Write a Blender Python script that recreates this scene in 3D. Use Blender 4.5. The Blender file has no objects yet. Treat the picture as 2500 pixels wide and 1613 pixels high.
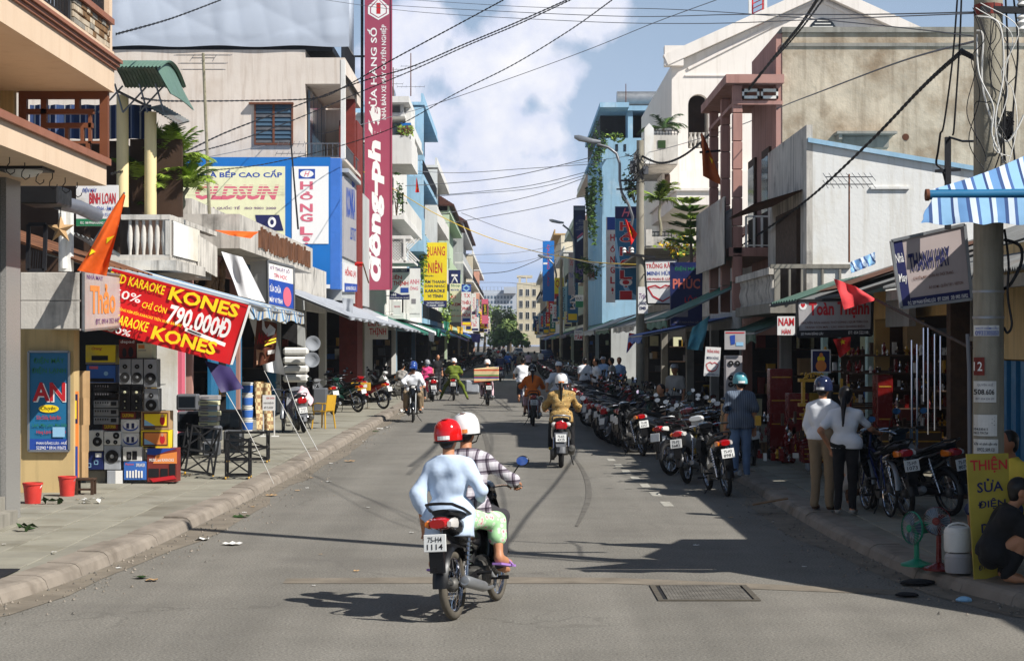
import bpy, bmesh, math, random
import numpy as np
from mathutils import Vector, Matrix
random.seed(7)
SC = bpy.context.scene
COL = SC.collection
# ---------------------------------------------------------------- camera
F, CH, CX, YH = 4600.0, 2.25, 1250.0, 838.0       # focal length in photo pixels, eye height, vanishing point
cam_d = bpy.data.cameras.new('camera'); cam = bpy.data.objects.new('camera', cam_d); COL.objects.link(cam)
cam.location = (0, 0, CH); cam.rotation_euler = (math.pi/2, 0, 0)
cam_d.sensor_width = 36; cam_d.sensor_fit = 'HORIZONTAL'; cam_d.lens = 36*F/2500
cam_d.shift_y = 31.5/2500; cam_d.clip_start = .1; cam_d.clip_end = 6000
SC.camera = cam
# ---------------------------------------------------------------- sun, sky
SUN = Vector((.87, -.57, 1.0)).normalized()
sd = bpy.data.lights.new('sun', 'SUN'); sd.energy = 5.0; sd.angle = math.radians(.5); sd.color = (1, .965, .91)
so = bpy.data.objects.new('sun', sd); COL.objects.link(so)
so.rotation_euler = SUN.to_track_quat('Z', 'Y').to_euler(); so.location = (30, -20, 40)
EXPO = 0.34
SC.view_settings.view_transform = 'Standard'; SC.view_settings.look = 'None'
SC.view_settings.gamma = 1; SC.view_settings.exposure = EXPO; SC.view_settings.use_curve_mapping = False
W = bpy.data.worlds.new('World'); SC.world = W; W.use_nodes = True
def build_world():
 nt = W.node_tree; N = nt.nodes; L = nt.links; N.clear()
 out = N.new('ShaderNodeOutputWorld'); bg = N.new('ShaderNodeBackground'); bg.inputs[1].default_value = .05
 sky = N.new('ShaderNodeTexSky'); sky.sky_type = 'NISHITA'; sky.sun_disc = False
 sky.sun_elevation = math.asin(SUN.z); sky.sun_rotation = math.atan2(SUN.x, SUN.y)
 sky.air_density = 1.5; sky.dust_density = .3; sky.ozone_density = 2.0
 tc = N.new('ShaderNodeTexCoord')
 def val(x):
  return x
 def math_(op, a, b=None, c=None, clamp=False):
  n = N.new('ShaderNodeMath'); n.operation = op; n.use_clamp = clamp
  for i, x in enumerate((a, b, c)):
   if x is None: continue
   if isinstance(x, (int, float)): n.inputs[i].default_value = x
   else: L.new(x, n.inputs[i])
  return n.outputs[0]
 def noise(vec, s, det, rough=.55, dist=0):
  n = N.new('ShaderNodeTexNoise'); n.inputs['Scale'].default_value = s; n.inputs['Detail'].default_value = det
  n.inputs['Roughness'].default_value = rough; n.inputs['Distortion'].default_value = dist
  L.new(vec, n.inputs['Vector']); return n.outputs['Fac']
 g = tc.outputs['Generated']
 # heaps of cumulus: centre (x, z of the direction), size
 blobs = [(-.052,.165,.022),(-.056,.145,.028),(-.046,.122,.026),(-.024,.143,.021),(.002,.147,.026),(.022,.138,.02),(-.008,.125,.022),(.022,.178,.02),(.046,.176,.022),
             (-.028,.074,.024),(-.005,.085,.028),(.018,.078,.024),(-.016,.108,.02),(.008,.112,.018),(-.046,.082,.018),(.031,.064,.016),(0,.066,.024),(-.03,.058,.02),(.012,.056,.02),(.037,.054,.016)]
 sep = N.new('ShaderNodeSeparateXYZ'); L.new(g, sep.inputs[0]); x, y, z = sep.outputs
 yy = math_('MAXIMUM', y, .05)
 u = math_('DIVIDE', x, yy); v = math_('DIVIDE', z, yy)
 n1 = noise(g, 26, 7, .56, .25); n2 = noise(g, 7, 4, .5); n3 = noise(g, 70, 6, .6)
 field = None
 for bx, bz, r in blobs:
  dx = math_('SUBTRACT', u, bx); dz = math_('SUBTRACT', v, bz)
  d = math_('SQRT', math_('ADD', math_('MULTIPLY', dx, dx), math_('MULTIPLY', math_('MULTIPLY', dz, dz), 1.2)))
  f = math_('SUBTRACT', 1.0, math_('DIVIDE', d, r))
  field = f if field is None else math_('SMOOTH_MAX', field, f, .35)
 # the rest of the sky: the same kind of clouds scattered by noise
 rest = math_('MULTIPLY', math_('SUBTRACT', n2, .66), 6.0)
 side = math_('MULTIPLY', math_('SUBTRACT', math_('ADD', math_('ABSOLUTE', u), math_('MULTIPLY', math_('LESS_THAN', y, .05), 9)), .12), 8, clamp=True)
 hi = math_('MULTIPLY', math_('SUBTRACT', v, .22), 8, clamp=True)
 rest = math_('SUBTRACT', rest, math_('MULTIPLY', math_('SUBTRACT', 1.0, math_('MAXIMUM', side, hi)), 3))
 field = math_('MAXIMUM', field, rest)
 dens = math_('ADD', field, math_('MULTIPLY', math_('SUBTRACT', n1, .47), 2.3))
 cov = math_('MULTIPLY', math_('ADD', dens, .10), 2.2, clamp=True)
 cov = math_('MULTIPLY', cov, math_('MULTIPLY', math_('SUBTRACT', v, .022), 26, clamp=True))
 # shading inside the cloud: softly lit lumps
 lum = math_('ADD', math_('MULTIPLY', dens, .29), math_('MULTIPLY', math_('SUBTRACT', n3, .5), .9), clamp=True)
 lum = math_('ADD', lum, math_('MULTIPLY', math_('SUBTRACT', n2, .5), .8), clamp=True)
 cr = N.new('ShaderNodeMix'); cr.data_type = 'RGBA'; L.new(lum, cr.inputs[0])
 cr.inputs[6].default_value = (12.4, 13.1, 15.8, 1); cr.inputs[7].default_value = (20.0, 19.2, 17.8, 1)
 veil = N.new('ShaderNodeMix'); veil.data_type = 'RGBA'; L.new(math_('MULTIPLY', math_('POWER', math_('SUBTRACT', 1.0, math_('MAXIMUM', z, 0.0)), 5.0), .96), veil.inputs[0])
 L.new(sky.outputs[0], veil.inputs[6]); veil.inputs[7].default_value = (7.2, 10.6, 17.2, 1)   # thin high veil
 mx = N.new('ShaderNodeMix'); mx.data_type = 'RGBA'; L.new(math_('MAXIMUM', math_('MULTIPLY', cov, .95), math_('MULTIPLY', n2, math_('MULTIPLY', math_('POWER', math_('SUBTRACT', 1.0, math_('MAXIMUM', z, 0.0)), 7.0), .75))), mx.inputs[0])
 L.new(veil.outputs[2], mx.inputs[6]); L.new(cr.outputs[2], mx.inputs[7])
 L.new(mx.outputs[2], bg.inputs[0]); L.new(bg.outputs[0], out.inputs[0])
build_world()
SC.render.engine = 'CYCLES'
SC.cycles.use_denoising = True
SC.cycles.max_bounces = 6; SC.cycles.diffuse_bounces = 2; SC.cycles.glossy_bounces = 3
SC.cycles.caustics_reflective = False; SC.cycles.caustics_refractive = False
# ---------------------------------------------------------------- helpers
def at(x, y, D): return Vector(((x-CX)*D/F, D, CH-(y-YH)*D/F))
def gX(x, D): return (x-CX)*D/F
def gZ(y, D): return CH-(y-YH)*D/F
def lin(c):
 c = c/255.0
 return c/12.92 if c <= .04045 else ((c+.055)/1.055)**2.4
MATS = {}
def mat(name, rgb=None, rough=.65, metal=0.0, var=.14, sc=3.0, bump=0.0, bsc=60, stain=None, streak=None, alpha=1.0, trans=0.0, spec=.35, emit=0, coat=0, lump=0, grain=0):
 """procedural material; stain=(rgb, amount, scale) blotches, streak=(rgb, amount) runs down the wall"""
 if name in MATS: return MATS[name]
 m = bpy.data.materials.new(name); m.use_nodes = True; MATS[name] = m
 nt = m.node_tree; N = nt.nodes; L = nt.links
 b = N['Principled BSDF']
 if name[:5] == 'sign_' and not stain: stain = ((150,142,124), .12, 1.7)
 col = tuple(lin(c) for c in rgb)+(1,)
 b.inputs['Roughness'].default_value = rough; b.inputs['Metallic'].default_value = metal
 b.inputs['Specular IOR Level'].default_value = spec; b.inputs['Base Color'].default_value = col
 if coat: b.inputs['Coat Weight'].default_value = coat; b.inputs['Coat Roughness'].default_value = .08
 if trans: b.inputs['Transmission Weight'].default_value = trans
 if alpha < 1: b.inputs['Alpha'].default_value = alpha
 if var == 0 and not bump and not stain and not streak and not lump: return m
 geo = N.new('ShaderNodeNewGeometry'); P = geo.outputs['Position']
 def noise(s, det=4, vec=None, rough_=.6):
  n = N.new('ShaderNodeTexNoise'); n.inputs['Scale'].default_value = s; n.inputs['Detail'].default_value = det
  n.inputs['Roughness'].default_value = rough_
  L.new(vec or P, n.inputs['Vector']); return n.outputs['Fac']
 def ramp(src, a, b_, lo=0., hi=1.):
  n = N.new('ShaderNodeMapRange'); n.inputs[1].default_value = a; n.inputs[2].default_value = b_
  n.inputs[3].default_value = lo; n.inputs[4].default_value = hi; L.new(src, n.inputs[0]); return n.outputs[0]
 def mix(fac, A, B, mode='MIX'):
  n = N.new('ShaderNodeMix'); n.data_type = 'RGBA'; n.blend_type = mode
  if isinstance(fac, float): n.inputs[0].default_value = fac
  else: L.new(fac, n.inputs[0])
  for i, X in ((6, A), (7, B)):
   if isinstance(X, tuple): n.inputs[i].default_value = X
   else: L.new(X, n.inputs[i])
  return n.outputs[2]
 c = col
 if var:
  k = ramp(noise(sc), .3, .7, 1-var*1.4, 1+var*.6)
  cc = N.new('ShaderNodeCombineColor'); [L.new(k, cc.inputs[i]) for i in range(3)]
  c = mix(1.0, col, cc.outputs[0], 'MULTIPLY')
 if grain:
  k = ramp(noise(grain, 2), .25, .75, .5, 1.5); cc = N.new('ShaderNodeCombineColor'); [L.new(k, cc.inputs[i]) for i in range(3)]
  c = mix(1.0, c, cc.outputs[0], 'MULTIPLY')
 if stain:
  s = stain; c = mix(ramp(noise(s[2], 6), .62-.25*s[1], .78-.18*s[1], 0, min(1, .35+s[1])), c, tuple(lin(x) for x in s[0])+(1,))
 if streak:
  mp = N.new('ShaderNodeMapping'); mp.inputs['Scale'].default_value = (5, 5, .35); L.new(P, mp.inputs[0])
  fac = ramp(noise(1.0, 6, mp.outputs[0], .65), .50, .74, 0, streak[1])
  c = mix(fac, c, tuple(lin(x) for x in streak[0])+(1,))
 if not isinstance(c, tuple): L.new(c, b.inputs['Base Color'])
 if var: L.new(ramp(noise(sc*2.3), .3, .7, max(.03, rough-.12), min(1, rough+.12)), b.inputs['Roughness'])
 if name[:6] == 'cloth_' or name[:5] == 'flag_': bump, bsc = .016, 4
 if bump or lump:
  bp = N.new('ShaderNodeBump'); bp.inputs['Strength'].default_value = 1.0; bp.inputs['Distance'].default_value = bump or lump
  L.new(noise(bsc, 3), bp.inputs['Height']); L.new(bp.outputs[0], b.inputs['Normal'])
 return m
class MB:
 """collects shapes; build() links them as ONE mesh object"""
 def __init__(s): s.v = []; s.f = []; s.m = []; s.cur = 0; s.X = None
 def add(s, vs, fs, m=None):
  o = len(s.v)
  if s.X is not None: vs = [s.X @ Vector(p) for p in vs]
  s.v += [tuple(p) for p in vs]; s.f += [tuple(i+o for i in f) for f in fs]; s.m += [s.cur if m is None else m]*len(fs); return s
 def box(s, x0, x1, y0, y1, z0, z1, m=None):
  if x0 > x1: x0, x1 = x1, x0
  if y0 > y1: y0, y1 = y1, y0
  if z0 > z1: z0, z1 = z1, z0
  return s.add([(x0,y0,z0),(x1,y0,z0),(x1,y1,z0),(x0,y1,z0),(x0,y0,z1),(x1,y0,z1),(x1,y1,z1),(x0,y1,z1)],
                     [(0,3,2,1),(4,5,6,7),(0,1,5,4),(1,2,6,5),(2,3,7,6),(3,0,4,7)], m)
 def cbox(s, x0, x1, y0, y1, z0, z1, c=.01, m=None):
  """box with chamfered edges"""
  bm = bmesh.new(); bmesh.ops.create_cube(bm, size=1)
  for v in bm.verts: v.co = Vector(((x0+x1)/2+v.co.x*abs(x1-x0), (y0+y1)/2+v.co.y*abs(y1-y0), (z0+z1)/2+v.co.z*abs(z1-z0)))
  bmesh.ops.bevel(bm, geom=bm.edges[:], offset=c, segments=1, affect='EDGES')
  bm.verts.index_update()
  s.add([v.co[:] for v in bm.verts], [[v.index for v in f.verts] for f in bm.faces], m); bm.free(); return s
 def bar(s, a, b, w, h=None, m=None, up=(0,0,1)):
  """square bar from a to b"""
  a = Vector(a); b = Vector(b); h = h or w; d = (b-a).normalized(); up = Vector(up)
  if abs(d.dot(up)) > .98: up = Vector((1,0,0))
  r = d.cross(up).normalized()*w/2; u = r.cross(d).normalized()*h/2
  vs = [a-r-u, a+r-u, a+r+u, a-r+u, b-r-u, b+r-u, b+r+u, b-r+u]
  return s.add(vs, [(0,3,2,1),(4,5,6,7),(0,1,5,4),(1,2,6,5),(2,3,7,6),(3,0,4,7)], m)
 def tube(s, pts, r, n=6, m=None, caps=True):
  pts = [Vector(p) for p in pts]; k = len(pts)
  rs = r if isinstance(r, (list, tuple)) else [r]*k
  vs = []; prev = None
  for i, p in enumerate(pts):
   t = (pts[min(i+1, k-1)]-pts[max(i-1, 0)])
   t = t.normalized() if t.length > 1e-9 else Vector((0,0,1))
   if prev is None:
    ref = Vector((0,0,1)) if abs(t.z) < .9 else Vector((1,0,0)); a = t.cross(ref).normalized()
   else: a = (prev - t*prev.dot(t)).normalized()
   prev = a; b = t.cross(a)
   vs += [p+(a*math.cos(q*2*math.pi/n)+b*math.sin(q*2*math.pi/n))*rs[i] for q in range(n)]
  fs = [(i*n+q, i*n+(q+1) % n, (i+1)*n+(q+1) % n, (i+1)*n+q) for i in range(k-1) for q in range(n)]
  if caps: fs += [tuple(range(n))[::-1], tuple((k-1)*n+q for q in range(n))]
  return s.add(vs, fs, m)
 def cyl(s, a, b, r0, r1=None, n=10, m=None): return s.tube([a, b], [r0, r0 if r1 is None else r1], n, m)
 def lathe(s, prof, c=(0,0,0), n=16, axis='z', m=None, closed=False, sy=1.0):
  vs = []; k = len(prof)
  for r, h in prof:
   for q in range(n):
    a = q*2*math.pi/n; p = (r*math.cos(a), r*math.sin(a)*sy, h)
    if axis == 'y': p = (p[0], p[2], p[1])
    elif axis == 'x': p = (p[2], p[0], p[1])
    vs.append((p[0]+c[0], p[1]+c[1], p[2]+c[2]))
  rng = range(k) if closed else range(k-1)
  fs = [(i*n+q, i*n+(q+1) % n, ((i+1) % k)*n+(q+1) % n, ((i+1) % k)*n+q) for i in rng for q in range(n)]
  if not closed: fs += [tuple(range(n))[::-1], tuple((k-1)*n+q for q in range(n))]
  return s.add(vs, fs, m)
 def prism(s, poly, fn, t0, t1, m=None):
  """poly (a,b) list extruded from t0 to t1; fn(a,b,t)->point"""
  n = len(poly); vs = [fn(a, b, t0) for a, b in poly]+[fn(a, b, t1) for a, b in poly]
  return s.add(vs, [tuple(range(n))[::-1], tuple(range(n, 2*n))]+[(i, (i+1) % n, n+(i+1) % n, n+i) for i in range(n)], m)
 def grid(s, fn, nu, nv, m=None):
  vs = [fn(i/nu, j/nv) for j in range(nv+1) for i in range(nu+1)]
  return s.add(vs, [(j*(nu+1)+i, j*(nu+1)+i+1, (j+1)*(nu+1)+i+1, (j+1)*(nu+1)+i) for j in range(nv) for i in range(nu)], m)
 def slab(s, fn, nu, nv, t=.01, m=None):
  """a sheet with thickness: fn(u,v) -> point"""
  t = Vector(t) if not isinstance(t, (int, float)) else Vector((0, t, 0))
  s.grid(fn, nu, nv, m); s.grid(lambda u, v: Vector(fn(1-u, v))+t, nu, nv, m)
  return s
 def quad(s, a, b, c, d, m=None): return s.add([a, b, c, d], [(0,1,2,3)], m)
 def sphere(s, c, r, n=10, k=7, m=None, sx=1, sy=1, sz=1):
  prof = [(max(1e-4, math.sin(math.pi*i/k)), -math.cos(math.pi*i/k)) for i in range(k+1)]
  o = len(s.v); s2 = MB(); s2.lathe(prof, n=n)
  return s.add([(c[0]+p[0]*r*sx, c[1]+p[1]*r*sy, c[2]+p[2]*r*sz) for p in s2.v], s2.f, m)
 def ext(s, o, mm=None):
  return s.add(o.v, o.f, mm if mm is not None else None)
 def build(s, name, mats, parent=None, smooth=None, kind=None):
  me = bpy.data.meshes.new(name)
  off = Vector((0,0,0)); p = parent
  while p is not None: off += p.location; p = p.parent
  v = s.v if off.length == 0 else [(a-off.x, b-off.y, c-off.z) for a, b, c in s.v]
  me.from_pydata(v, [], s.f)
  for m in (mats if isinstance(mats, (list, tuple)) else [mats]): me.materials.append(m if not isinstance(m, str) else MATS[m])
  if any(s.m): me.polygons.foreach_set('material_index', s.m)
  if smooth is not None:
   me.polygons.foreach_set('use_smooth', [True]*len(s.f)); me.update()
   me.set_sharp_from_angle(angle=math.radians(smooth))
  me.update()
  o = bpy.data.objects.new(name, me); COL.objects.link(o)
  if parent is not None: o.parent = parent
  if kind: o['kind'] = kind
  return o
def thing(name, label, cat, loc=(0,0,0), group=None):
 o = bpy.data.objects.new(name, None); COL.objects.link(o); o.location = loc
 o.empty_display_size = .2
 o['label'] = label; o['category'] = cat
 if group: o['group'] = group
 return o
def tag(o, label, cat, group=None):
 o['label'] = label; o['category'] = cat
 if group: o['group'] = group
 return o
KIDS = {}
def copy_tree(o, parent=None):
 c = o.copy(); COL.objects.link(c)
 if parent is not None: c.parent = parent
 for ch in list(o.children): copy_tree(ch, c)
 return c
def recolor(o, swaps):
 """swap materials on this copy (object-level slots) and its parts"""
 for x in [o]+list(o.children_recursive):
  if x.type != 'MESH': continue
  for sl in x.material_slots:
   if sl.material and sl.material.name in swaps:
    nm = MATS[swaps[sl.material.name]]; sl.link = 'OBJECT'; sl.material = nm
# ---- lettering
_tc = {}
def tmesh(s, bold=0.0, shear=0.0, rot=0):
 k = (s, bold, shear, rot)
 if k in _tc: return _tc[k]
 c = bpy.data.curves.new('lettering', 'FONT'); c.body = s; c.align_x = 'CENTER'; c.resolution_u = 2
 c.offset = bold; c.shear = shear; c.fill_mode = 'FRONT'; c.space_line = .9
 o = bpy.data.objects.new('lettering', c); COL.objects.link(o)
 me = o.to_mesh()
 v = np.array([p.co[:2] for p in me.vertices]); f = [tuple(p.vertices) for p in me.polygons]
 o.to_mesh_clear(); bpy.data.objects.remove(o); bpy.data.curves.remove(c)
 if rot == 90: v = np.stack([-v[:, 1], v[:, 0]], 1)
 elif rot == -90: v = np.stack([v[:, 1], -v[:, 0]], 1)
 lo = v.min(0); hi = v.max(0); v = (v-lo)/np.maximum(hi-lo, 1e-6)
 _tc[k] = (v, f); return _tc[k]
def bil(TL, TR, BR, BL):
 TL, TR, BR, BL = map(Vector, (TL, TR, BR, BL))
 return lambda u, v: (TL*(1-u)+TR*u)*(1-v)+(BL*(1-u)+BR*u)*v
def px(x0, y0, x1, y1, D, D1=None):
 """corners of a rectangle standing at depth D (or from D to D1)"""
 D1 = D1 or D; return at(x0, y0, D), at(x1, y0, D1), at(x1, y1, D1), at(x0, y1, D)
def decorate(parent, S, nrm, items, step=.004, amp=None, names=('lettering', 'print')):
 """flat print on a surface S(u,v): t text, r rectangle, p polygon, e ellipse, l line"""
 for k, it in enumerate(items):
  b = MB(); e = nrm*(step*(1+k*.4)); nm = 'print'
  if it[0] == 't':
   _, s, u0, v0, u1, v1, m = it[:7]; o = it[7] if len(it) > 7 else {}
   vs, fs = tmesh(s, o.get('b', .012), o.get('sh', 0), o.get('r', 0))
   b.add([S(u0+(u1-u0)*p[0], v1+(v0-v1)*p[1])+e for p in vs], fs); nm = 'lettering'
  elif it[0] == 'r':
   _, u0, v0, u1, v1, m = it[:6]
   b.grid(lambda u, v: S(u0+(u1-u0)*u, v0+(v1-v0)*v)+e, 6 if amp else 1, 4 if amp else 1)
  elif it[0] == 'p':
   _, pts, m = it[:3]; b.add([S(*p)+e for p in pts], [tuple(range(len(pts)))])
  elif it[0] == 'e':
   _, u0, v0, u1, v1, m = it[:6]; n = 20
   b.add([S((u0+u1)/2+(u1-u0)/2*math.cos(a*2*math.pi/n), (v0+v1)/2+(v1-v0)/2*math.sin(a*2*math.pi/n))+e for a in range(n)], [tuple(range(n))])
  elif it[0] == 'l':
   _, pts, w, m = it[:4]
   for (a, c), (d, f) in zip(pts, pts[1:]):
    L_ = math.hypot(d-a, f-c) or 1; nx, ny = -(f-c)/L_*w/2, (d-a)/L_*w/2
    b.add([S(a+nx, c+ny)+e, S(d+nx, f+ny)+e, S(d-nx, f-ny)+e, S(a-nx, c-ny)+e], [(0,1,2,3)])
  b.build(nm, [mat_of(m)], parent)
def mat_of(m):
 if not isinstance(m, str): return m
 return MATS[m]
def sign(name, label, quad, board, items, thick=.08, cat='sign', group=None, frame=None, back=None):
 """a sign board: quad = TL,TR,BR,BL as seen from the front"""
 TL, TR, BR, BL = map(Vector, quad); S = bil(TL, TR, BR, BL)
 nrm = (BL-TL).cross(TR-TL).normalized()
 if nrm.dot(Vector((0,0,CH))-S(.5,.5)) < 0: nrm = -nrm
 root = thing(name, label, cat, (TL+TR+BR+BL)/4, group)
 b = MB(); t = -nrm*thick
 b.add([TL, TR, BR, BL, TL+t, TR+t, BR+t, BL+t], [(0,1,2,3),(4,7,6,5),(0,4,5,1),(1,5,6,2),(2,6,7,3),(3,7,4,0)])
 b.build('board', [mat_of(board)], root)
 if frame:
  fb = MB(); w = frame[1]; q = [TL, TR, BR, BL]
  for i in range(4): fb.bar(q[i]+nrm*.004, q[(i+1) % 4]+nrm*.004, w, w, up=nrm)
  fb.build('frame', [mat_of(frame[0])], root)
 decorate(root, S, nrm, items)
 return root
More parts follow.
